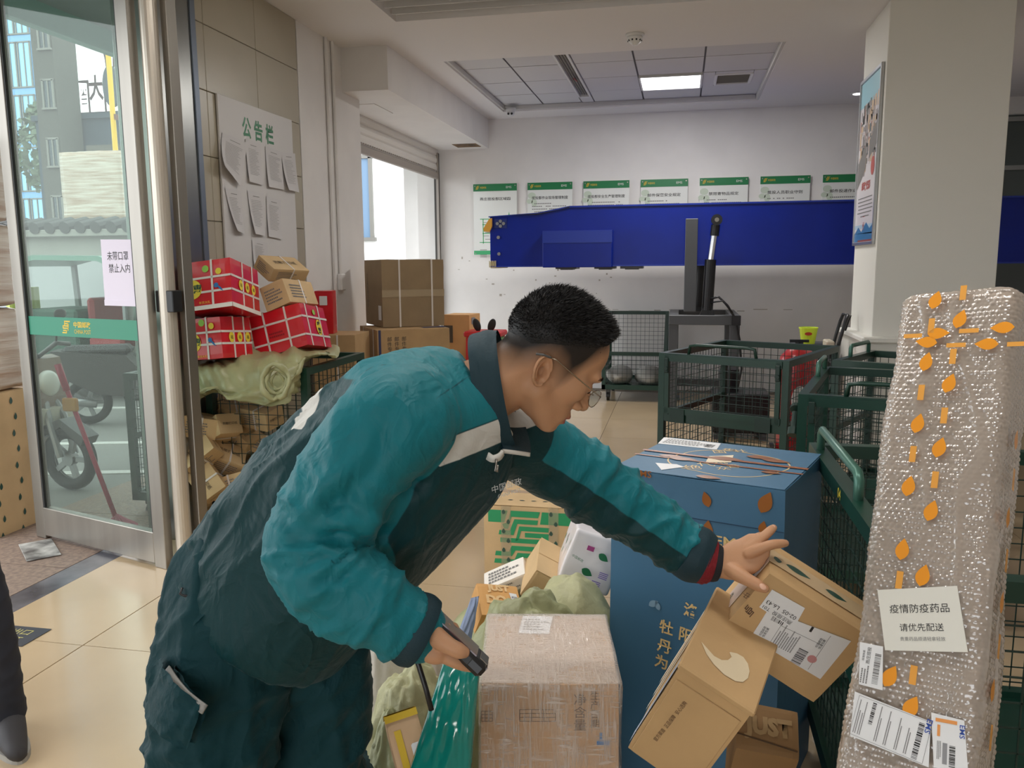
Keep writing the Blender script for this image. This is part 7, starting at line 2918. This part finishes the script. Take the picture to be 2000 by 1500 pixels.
def ear(side):
    """a cupped ear with rim, inner fold and lobe"""
    out, fcs = [], []
    NR, NA = 12, 40
    oc = np.array([-18., 0, -34.])
    for j in range(NR + 1):
        r_ = j / NR
        for k in range(NA):
            a = 2 * PI * k / NA
            # outline: tall oval, wider on top, lobe below, leaning back
            R_ = 31 * (1 + .10 * math.sin(a) - .16 * (math.cos(a) > 0) * math.cos(a) ** 2)
            x = R_ * .66 * math.cos(a) * r_
            z = R_ * 1.05 * math.sin(a) * r_
            rim = 9.5 * math.exp(-((r_ - .88) / .11) ** 2) * (1 if (math.cos(a) < .55 or math.sin(a) > .2) else .25)
            anti = 6.5 * math.exp(-((r_ - .58) / .10) ** 2) * max(0, -math.cos(a + .3)) ** .6 * (1 if math.sin(a) > -.8 else 0)
            conch = -13.0 * math.exp(-(((r_) - .05) / .30) ** 2)
            trag = 6.0 * math.exp(-((x - 12) / 5) ** 2 - ((z + 3) / 8) ** 2)
            flare = max(0, -x) * .62
            y = 2 + rim + anti + conch + trag + flare - (3 if r_ == 1 else 0)
            xx, zz = x * math.cos(.33) - z * math.sin(.33), x * math.sin(.33) + z * math.cos(.33)
            out.append((oc[0] + xx, side * (69 + y), oc[2] + zz))
    for k in range(NA):
        j = NR * NA + k
        p = out[j]
        out.append((p[0] * .8 + oc[0] * .2 + 3, side * (60), p[2] * .8 + oc[2] * .2))
    for j in range(NR + 1):
        for k in range(NA):
            f_ = (j * NA + k, j * NA + (k + 1) % NA, (j + 1) * NA + (k + 1) % NA, (j + 1) * NA + k)
            fcs.append(f_ if side < 0 else f_[::-1])
    return np.array(out), fcs


parts_v = [head_to_world(hp_)]
parts_f = [hq.tolist()]
lab = [hf]
mouth = np.minimum(1 - ((hp_[:, 1]) / 24) ** 2 - ((hp_[:, 2] + 78) / 15.5) ** 2, (hp_[:, 0] - 84) / 10)
lips = [mouth]
off = len(hp_)
for sd in (-1, 1):
    ev, ef = ear(sd)
    parts_v.append(head_to_world(ev))
    parts_f.append([[i + off for i in f_] for f_ in ef])
    lab.append(np.full(len(ev), -40.))
    lips.append(np.full(len(ev), -1.))
    off += len(ev)
# hands: palm and five bent, tapering fingers, grown together


def hand(palm, prad, pdir, fingers, wrist):
    b = MB()
    limb(b, palm, prad, flat_dir=pdir, n=24, sub=6)
    for pts, rad in fingers:
        limb(b, pts, rad, n=14, sub=5)
    limb(b, wrist, [.029, .029], n=18)
    return remesh(b, .0019, 5, .5)


lh = hand([(0.0868,1.6421,0.9958), (0.1105,1.6376,1.0023), (0.1379,1.6381,1.0158), (0.1536,1.6423,1.0292)], [(.029, .021), (.037, .0195), (.038, .016), (.033, .0125)], (-0.1812,-0.8433,0.4728),
          [([(0.1427,1.6269,1.0244), (0.1614,1.6223,1.0368), (0.1843,1.6225,1.0476), (0.2031,1.6345,1.0468), (0.2143,1.6467,1.0443)], [.0115, .0105, .0095, .0088, .0072]),
           ([(0.1433,1.6384,1.031), (0.1589,1.6414,1.0437), (0.1749,1.6488,1.0571), (0.1868,1.6626,1.0639), (0.1939,1.6746,1.0657)], [.0115, .0105, .0095, .0088, .0072]),
           ([(0.1402,1.6507,1.035), (0.155,1.6651,1.0417), (0.1707,1.685,1.0425), (0.1807,1.7024,1.035)], [.0105, .0098, .009, .0072]),
           ([(0.1328,1.6596,1.0358), (0.1461,1.677,1.0371), (0.1599,1.6957,1.0327), (0.1684,1.7084,1.0234)], [.0095, .0088, .008, .0065]),
           ([(0.1022,1.6274,0.9937), (0.121,1.6089,0.9893), (0.1415,1.5936,0.983), (0.1585,1.5869,0.9765), (0.1718,1.5837,0.9715)], [.015, .0155, .0125, .0118, .0085])],
          [(0.0625,1.6429,1.0003), (0.0909,1.6418,0.9951)])
rh = hand([(-0.3747,1.1225,1.0472), (-0.3578,1.1197,1.0401), (-0.3414,1.1181,1.0342), (-0.3308,1.1196,1.0296)], [(.026, .020), (.034, .021), (.034, .019), (.026, .014)], (0.4692,-0.5216,0.693),
          [([(-0.3534,1.1066,1.0564), (-0.3358,1.0951,1.0521), (-0.3187,1.0894,1.046), (-0.3066,1.0901,1.0405), (-0.3002,1.0949,1.0363)], [.016, .0145, .0122, .0118, .009]),
           ([(-0.3435,1.1084,1.0273), (-0.3242,1.1069,1.0185), (-0.3086,1.1128,1.0089), (-0.2964,1.126,0.9977)], [.0125, .0115, .0105, .008]),
           ([(-0.3535,1.1202,1.0239), (-0.3388,1.1348,1.0049), (-0.333,1.1605,1.0028), (-0.3335,1.1693,1.0206), (-0.3354,1.1655,1.0391)], [.0115, .0108, .0102, .0096, .0085]),
           ([(-0.362,1.1269,1.0248), (-0.3552,1.1461,1.0061), (-0.3517,1.1683,1.0118), (-0.3543,1.173,1.0324), (-0.3576,1.1683,1.0469)], [.0108, .010, .0096, .009, .008]),
           ([(-0.3694,1.1302,1.0292), (-0.366,1.1471,1.0139), (-0.3644,1.1668,1.019), (-0.3669,1.1706,1.0341), (-0.3699,1.1673,1.0438)], [.0095, .009, .0084, .008, .007])],
          [(-0.3912,1.1195,1.0569), (-0.3728,1.1218,1.0468)])
# inner body under the clothes, so that head, trunk, limbs and hands are one figure
b = MB()
vs, fs = ring_loft([(c_, a_ * .80, n_ * .80) for (c_, a_, n_) in fine[:-4]], 30)
b.add(vs, fs)
limb(b, [V((-0.3715,1.362,1.3525)), V((-0.3274,1.3707,1.3838)), V((-0.2962,1.3744,1.4001))], [.075, .058, .055], n=24)
limb(b, RARM[1:], [.055, .052, .046, .044, .043, .04, .035, .029], n=20)
limb(b, LARM[1:] + [(0.0778,1.6425,0.9972)], [.055, .048, .042, .036, .030, .027], n=20)
limb(b, NL, [.10, .085, .075, .07, .06, .055, .045], n=20)
limb(b, FLG, [.10, .08, .07, .066, .06, .055, .045], n=20)
ib = remesh(b, .009, 4, .5)
for me in (lh, rh, ib):
    parts_v.append(arr(me))
    parts_f.append([[i + off for i in p_.vertices] for p_ in me.polygons])
    n_ = len(me.vertices)
    lab.append(np.full(n_, -40.))
    lips.append(np.full(n_, -1.))
    off += n_
bm_ = bpy.data.meshes.new('body')
bm_.from_pydata(np.vstack(parts_v).tolist(), [], [f_ for p_ in parts_f for f_ in p_])
bm_.polygons.foreach_set('use_smooth', [True] * len(bm_.polygons))
attr(bm_, 'fade', np.concatenate(lab))
attr(bm_, 'lips', np.concatenate(lips))
SKIN = zone_mat('skin', (192, 145, 110), [('lips', (168, 96, 84), .25), ('fade', (40, 34, 30), 34.0)], .5, .12, 300, 0.0)
sb_ = SKIN.node_tree.nodes['Principled BSDF']
sb_.inputs['Subsurface Weight'].default_value = .12
sb_.inputs['Subsurface Radius'].default_value = (.012, .005, .003)
sb_.inputs['Subsurface Scale'].default_value = .6
body = wear('body', bm_, SKIN)
# nails
NAIL = mat('nail', (222, 176, 150), .3)


def nail(p, ax, n_, s=.0062):
    b = MB()
    Mx = frame(V(p), V(ax), V(n_).cross(V(ax)))
    b.ball((0, 0, 0), (s * 1.05, s * .85, s * .28), 12, 8, M=Mx)
    wear('nail', b.mesh('nail', [], True), NAIL)


nail((0.1669,1.5745,0.979), (0.7978,-0.1785,-0.5627), (0.4616,-0.7421,0.4723), .0072)
nail((0.2092,1.6383,1.05), (0.8709,0.4811,-0.0508), (0.1151,-0.5313,0.8382))
nail((0.1908,1.6653,1.0696), (0.416,0.7298,0.5093), (-0.2534,-0.7348,0.6069))

# --- hair: a dark cap and many short tapering locks
HAIR = mat('hair_black', (24, 21, 20), .55, spec=.35)
keep = hd > -2
sel = keep[hq].all(1)
up = hp_ / np.linalg.norm(hp_, axis=1)[:, None]
thick = np.clip((hd + 2) / 22, 0, 1) ** .7 * (5 + 9 * np.clip((hp_[:, 2] - 60) / 60, 0, 1) + 3 * np.clip(hp_[:, 0] / 60, 0, 1))
capv = hp_ + up * thick[:, None]
used = np.unique(hq[sel])
remap = -np.ones(len(hp_), int)
remap[used] = np.arange(len(used))
cm = bpy.data.meshes.new('hair')
cv = head_to_world(capv[used])
cap_w = capv
rndh = np.random.RandomState(4)
cand = np.where((hd > -16) & (hf > 6))[0]
wts = np.clip(np.linalg.norm(np.cross(hp_[(cand + 1) % len(hp_)] - hp_[cand], hp_[(cand + NU) % len(hp_)] - hp_[cand]), axis=1), .2, 8)
wts *= np.clip((hd[cand] + 16) / 20, .02, 1) ** 1.5
pick = rndh.choice(cand, 19000, p=wts / wts.sum())
sv, sf = [], []
base_n = len(cv)
fw_ = np.array([1., 0, 0])
for i_, k in enumerate(pick):
    n_ = up[k]
    p = capv[k] - n_ * 2.0 + rndh.uniform(-1.2, 1.2, 3)
    L_ = (5 + 13 * np.clip((hp_[k, 2] - 20) / 110, 0, 1)) * rndh.uniform(.6, 1.25) * np.clip((hd[k] + 4) / 18, .22, 1)
    comb = np.array([.55 * np.clip(hp_[k, 2] / 60, -.2, 1), 0, -.10 + .25 * np.clip(hp_[k, 2] / 90, 0, 1)]) + rndh.normal(0, .22, 3)
    d_ = n_ * .75 + comb
    d_ /= np.linalg.norm(d_)
    s1 = np.cross(d_, rndh.normal(0, 1, 3))
    s1 /= np.linalg.norm(s1) + 1e-9
    m_ = p + d_ * L_ * .55
    e_ = p + (d_ + .18 * comb) * L_
    w_ = .85
    j = base_n + len(sv)
    sv += [p - s1 * w_, p + s1 * w_, m_ + s1 * w_ * .75, m_ - s1 * w_ * .75, e_]
    sf += [(j, j + 1, j + 2, j + 3), (j + 3, j + 2, j + 4)]
allv = np.vstack([cv, head_to_world(np.array(sv))])
cm.from_pydata(allv.tolist(), [], remap[hq[sel]].tolist() + sf)
cm.polygons.foreach_set('use_smooth', [True] * len(cm.polygons))
wear('hair', cm, HAIR)
# eyes, brows, glasses
for sd in (-1, 1):
    b = MB()
    b.ball((0, 0, 0), 1, 16, 12)
    p = np.array([tuple(v) for v in b.v]) * 11.5 + np.array([83.5, sd * 33, -3])
    me = bpy.data.meshes.new('eye')
    me.from_pydata(head_to_world(p).tolist(), [], b.f)
    eo = wear('eye', me, mat('eye_white', (214, 208, 200), .25))
    p = np.array([tuple(v) for v in b.v]) * np.array([2.2, 6, 6]) + np.array([93.8, sd * 33, -6])
    me = bpy.data.meshes.new('iris')
    me.from_pydata(head_to_world(p).tolist(), [], b.f)
    wear('iris', me, mat('iris_dark', (34, 24, 20), .15), eo)
    b = MB()
    for k in range(150):
        s_ = rndh.uniform(8, 54)
        base = np.array([[1.0, 0, 0]])
        z_ = 20 + 5 * math.sin((s_ - 8) / 46 * 2.6) + rndh.uniform(-2.6, 2.6)
        dd = np.array([[93., sd * s_, z_]])
        dd = ray_surface(dd / np.linalg.norm(dd), head_sdf)[0]
        t_ = np.array([-.25, sd * .8, .25 + rndh.uniform(-.2, .3)])
        n_ = dd / np.linalg.norm(dd)
        q0 = dd + n_ * .2
        q1 = dd + n_ * 1.6 + t_ * 6
        w0 = np.cross(t_, n_) * .9
        b.add([tuple(q0 - w0), tuple(q0 + w0), tuple(q1)], [(0, 1, 2)])
    me = bpy.data.meshes.new('eyebrow')
    me.from_pydata(head_to_world(np.array([tuple(v) for v in b.v])).tolist(), [], b.f)
    wear('eyebrow', me, HAIR)
gl = None
b = MB()
hw = lambda p: V(head_to_world(np.array([p], float))[0])
for sd in (-1, 1):
    ring = [hw((113 - .10 * abs(27 * math.cos(a)) ** 1.0 - .12 * 17 * math.sin(a), sd * (33 + 27 * math.cos(a)), -11 + 18 * math.sin(a))) for a in [2 * PI * k / 36 for k in range(36)]]
    b.tube(ring, .00075, 6, closed=True)
    b.tube([hw((110, sd * 59, -4)), hw((106, sd * 68, -3)), hw((92, sd * 76, -4)), hw((40, sd * 84, -3)), hw((-12, sd * 85, 0)), hw((-24, sd * 84, -3))], .0011, 6)
    b.tube([hw((108, sd * 9, -14)), hw((104, sd * 8, -18))], .0009, 5)
b.tube([hw((113, -7, -7)), hw((117, 0, -5)), hw((113, 7, -7))], .0009, 6)
glasses = wear('glasses', b.mesh('glasses', [], True), mat('thin_metal', (170, 158, 142), .25, 1.0))
for sd in (-1, 1):
    b = MB()
    pts = [hw((112 - .10 * abs(26 * math.cos(a)) - .12 * 17 * math.sin(a), sd * (33 + 26.5 * math.cos(a)), -11 + 17.5 * math.sin(a))) for a in [2 * PI * k / 30 for k in range(30)]]
    pts2 = [p + V(HF) * .0012 for p in pts]
    n_ = 30
    b.add(pts + pts2, [tuple(range(n_)), tuple(range(n_, 2 * n_))[::-1]] + [(i, (i + 1) % n_, n_ + (i + 1) % n_, n_ + i) for i in range(n_)])
    wear('lens', b.mesh('lens', [], False), glass('lens_glass', (240, 244, 244), .12, .02), glasses)
    b = MB()
    b.tube([hw((-24, sd * 84, -3)), hw((-40, sd * 82, -8)), hw((-50, sd * 80, -14))], .0021, 8)
    wear('temple_tip', b.mesh('temple_tip', [], True), mat('tip_grey', (90, 88, 86), .35), glasses)

# ---------------------------------------------------------------- scanner in the right hand, with its wrist strap
ax = V((0.7508,-0.0269,-0.6566)).normalized()
nn = V((0.5613,0.2736,0.6397))
nn = (nn - ax * nn.dot(ax)).normalized()
wd = nn.cross(ax)
Ms = Matrix((ax, wd, nn)).transposed().to_4x4()
Ms.translation = V((-0.337,1.1368,1.043))
t = thing('handheld_scanner', 'black handheld parcel scanner gripped in the man’s lower hand', 'scanner', (0, 0, 0))
t.matrix_world = Ms
b = MB()
b.box((0, 0, 0), (.152, .074, .022), ch=.006)
b.build('case', BLACK, t)
b = MB()
b.box((-.004, 0, .0115), (.112, .064, .002))
b.build('screen', mat('screen_glass', (70, 96, 110), .08, rgb2=(120, 96, 100), vscale=12), t)
b = MB()
b.box((.066, 0, .0115), (.016, .05, .002), ch=.001)
b.build('silver_cap', STEEL, t)
b = MB()
b.box((.02, .038, 0), (.06, .003, .012), ch=.001)
b.box((.02, -.038, 0), (.06, .003, .012), ch=.001)
b.build('side_grip', mat('grip_rubber', (52, 54, 56), .6), t)
b = MB()
b.box((.0765, 0, .002), (.002, .04, .01))
b.build('scan_window', mat('scan_red', (60, 14, 20), .1), t)
b = MB()
Pp = [V((-0.3841,1.1101,1.026)), V((-0.3733,1.1049,1.0035)), V((-0.3608,1.0984,0.9712)), V((-0.3513,1.0937,0.9404))]
b.tube(Pp, .0042, 8)
st = b.build('wrist_strap', BLACK, None, smooth=True)
tag(st, 'thin black strap hanging down from the hand with the scanner', 'strap')

# ---------------------------------------------------------------- second person, only a leg in view
p2 = thing('person', 'person standing at the left edge in dark trousers and worn dark shoes', 'person', (-2.22, 2.21, 0))
b = MB()
for (x, y) in ((0, 0), (-.40, .14)):
    limb(b, [(x - .26 + (.1 if x else 0), y + .02, .95), (x - .13, y + .01, .7), (x - .045, y, .47), (x - .02, y, .25), (x - .01, y, .09)], [.10, .085, .072, .066, .062], n=22)
vs, fs = ring_loft([(V((-.40, .10, .85)), V((-.12, .12, 0)), V((.1, .1, 0))), (V((-.40, .10, 1.0)), V((-.13, .13, 0)), V((.1, .1, 0))), (V((-.40, .10, 1.05)), V((-.12, .12, 0)), V((.09, .09, 0)))], 24)
b.add(vs, fs)
me = remesh(b, .012, 4)
co = arr(me)
nm = normals(me)
f_ = ridge(vnoise(np.stack([co[:, 2] * 13, co[:, 0] * 7, co[:, 1] * 7], 1), (1, 1, 1), 3.3))
put(me, co + nm * (.006 * f_)[:, None])
me.materials.append(mat('navy_trouser', (30, 32, 42), .8))
link('trousers', me, p2)
b = MB()
vs, fs = ring_loft([(V((-.40, .10, 1.0)), V((-.15, .15, 0)), V((.11, .11, 0))), (V((-.40, .10, 1.2)), V((-.15, .15, 0)), V((.11, .11, 0))), (V((-.40, .1, 1.4)), V((-.16, .16, 0)), V((.1, .1, 0))), (V((-.40, .1, 1.47)), V((-.1, .1, 0)), V((.07, .07, 0)))], 26)
b.add(vs, fs)
limb(b, [(-.56, .26, 1.42), (-.60, .30, 1.2), (-.56, .32, .95)], [.065, .055, .045], n=16)
limb(b, [(-.40, -.06, 1.42), (-.40, -.1, 1.2), (-.38, -.09, .95)], [.065, .055, .045], n=16)
me = remesh(b, .014, 4)
me.materials.append(mat('navy_coat', (34, 38, 52), .8))
link('coat', me, p2)
b = MB()
limb(b, [(-.4, .10, 1.30), (-.39, .10, 1.56)], [.06, .052], n=16)
for e_ in ([(-.40, .1, 1.36), (-.56, .26, 1.40), (-.60, .30, 1.2), (-.56, .32, .93)], [(-.40, .1, 1.36), (-.40, -.06, 1.40), (-.40, -.1, 1.2), (-.38, -.09, .93)]):
    limb(b, e_, [.05, .045, .036, .028], n=14)
b.ball((-.38, .10, 1.64), (.095, .078, .12), 22, 16)
b.ball((-.29, .10, 1.62), (.022, .014, .02), 10, 8)
for y in (.02, .18):
    b.ball((-.39, y, 1.63), (.018, .012, .03), 10, 8)
for (x, y) in ((-.56, .32), (-.38, -.09)):
    limb(b, [(x, y, .95), (x + .02, y, .88), (x + .03, y, .83)], [.03, (.03, .02), (.03, .014)], n=14)
    for k in range(4):
        limb(b, [(x + .01 + .016 * k, y - .0, .84), (x + .012 + .017 * k, y, .79), (x + .01 + .017 * k, y, .755)], [.009, .0085, .007], n=10)
    limb(b, [(x + .04, y, .9), (x + .065, y, .86), (x + .07, y, .82)], [.012, .011, .009], n=10)
me = remesh(b, .005, 3)
me.materials.append(SKIN)
attr(me, 'fade', np.full(len(me.vertices), -40.))
attr(me, 'lips', np.full(len(me.vertices), -1.))
link('body', me, p2)
for y in (.068, .132):
    b = MB()
    b.ball((-.297, y, 1.655), (.010, .014, .008), 12, 8)
    eo = b.build('eye', mat('eye_white', (0, 0, 0)), p2, smooth=True)
    b = MB()
    b.ball((-.289, y, 1.655), (.004, .006, .006), 10, 8)
    b.build('iris', mat('iris_dark', (0, 0, 0)), eo, smooth=True)
b = MB()
b.tube([(-.303, .072, 1.577), (-.290, .1, 1.579), (-.303, .128, 1.577)], .006, 8)
b.build('mouth', mat('lip_brown', (160, 96, 84), .5), p2, smooth=True)
b = MB()
b.ball((-.395, .10, 1.665), (.1, .084, .115), 22, 14)
for v in b.v:
    v.z = max(v.z, 1.64)
b.build('hair', HAIR, p2, smooth=True)
for (x, y) in ((-.01, 0), (-.41, .14)):
    Ms_ = Matrix.Translation((x, y, 0)) @ Matrix.Rotation(-.6, 4, 'Z') @ Matrix.Translation((-x, -y, 0))
    b = MB(Ms_)
    limb(b, [(x - .06, y, .06), (x + .02, y, .06), (x + .11, y - .01, .045), (x + .18, y - .015, .036)], [(.042, .05), (.044, .055), (.046, .04), (.036, .026)], n=18)
    me = b.mesh('shoe', [mat('shoe_worn', (52, 50, 52), .7)], True)
    for v in me.vertices:
        v.co.z = max(v.co.z, .012)
    so = link('shoe', me, p2)
    b = MB(Ms_)
    b.prism([(x + .06 + .145 * math.cos(a), y - .006 + .05 * math.sin(a)) for a in [2 * PI * i / 24 for i in range(24)]], 0, .022)
    b.build('sole', mat('sole_pale', (150, 146, 138), .7), so)
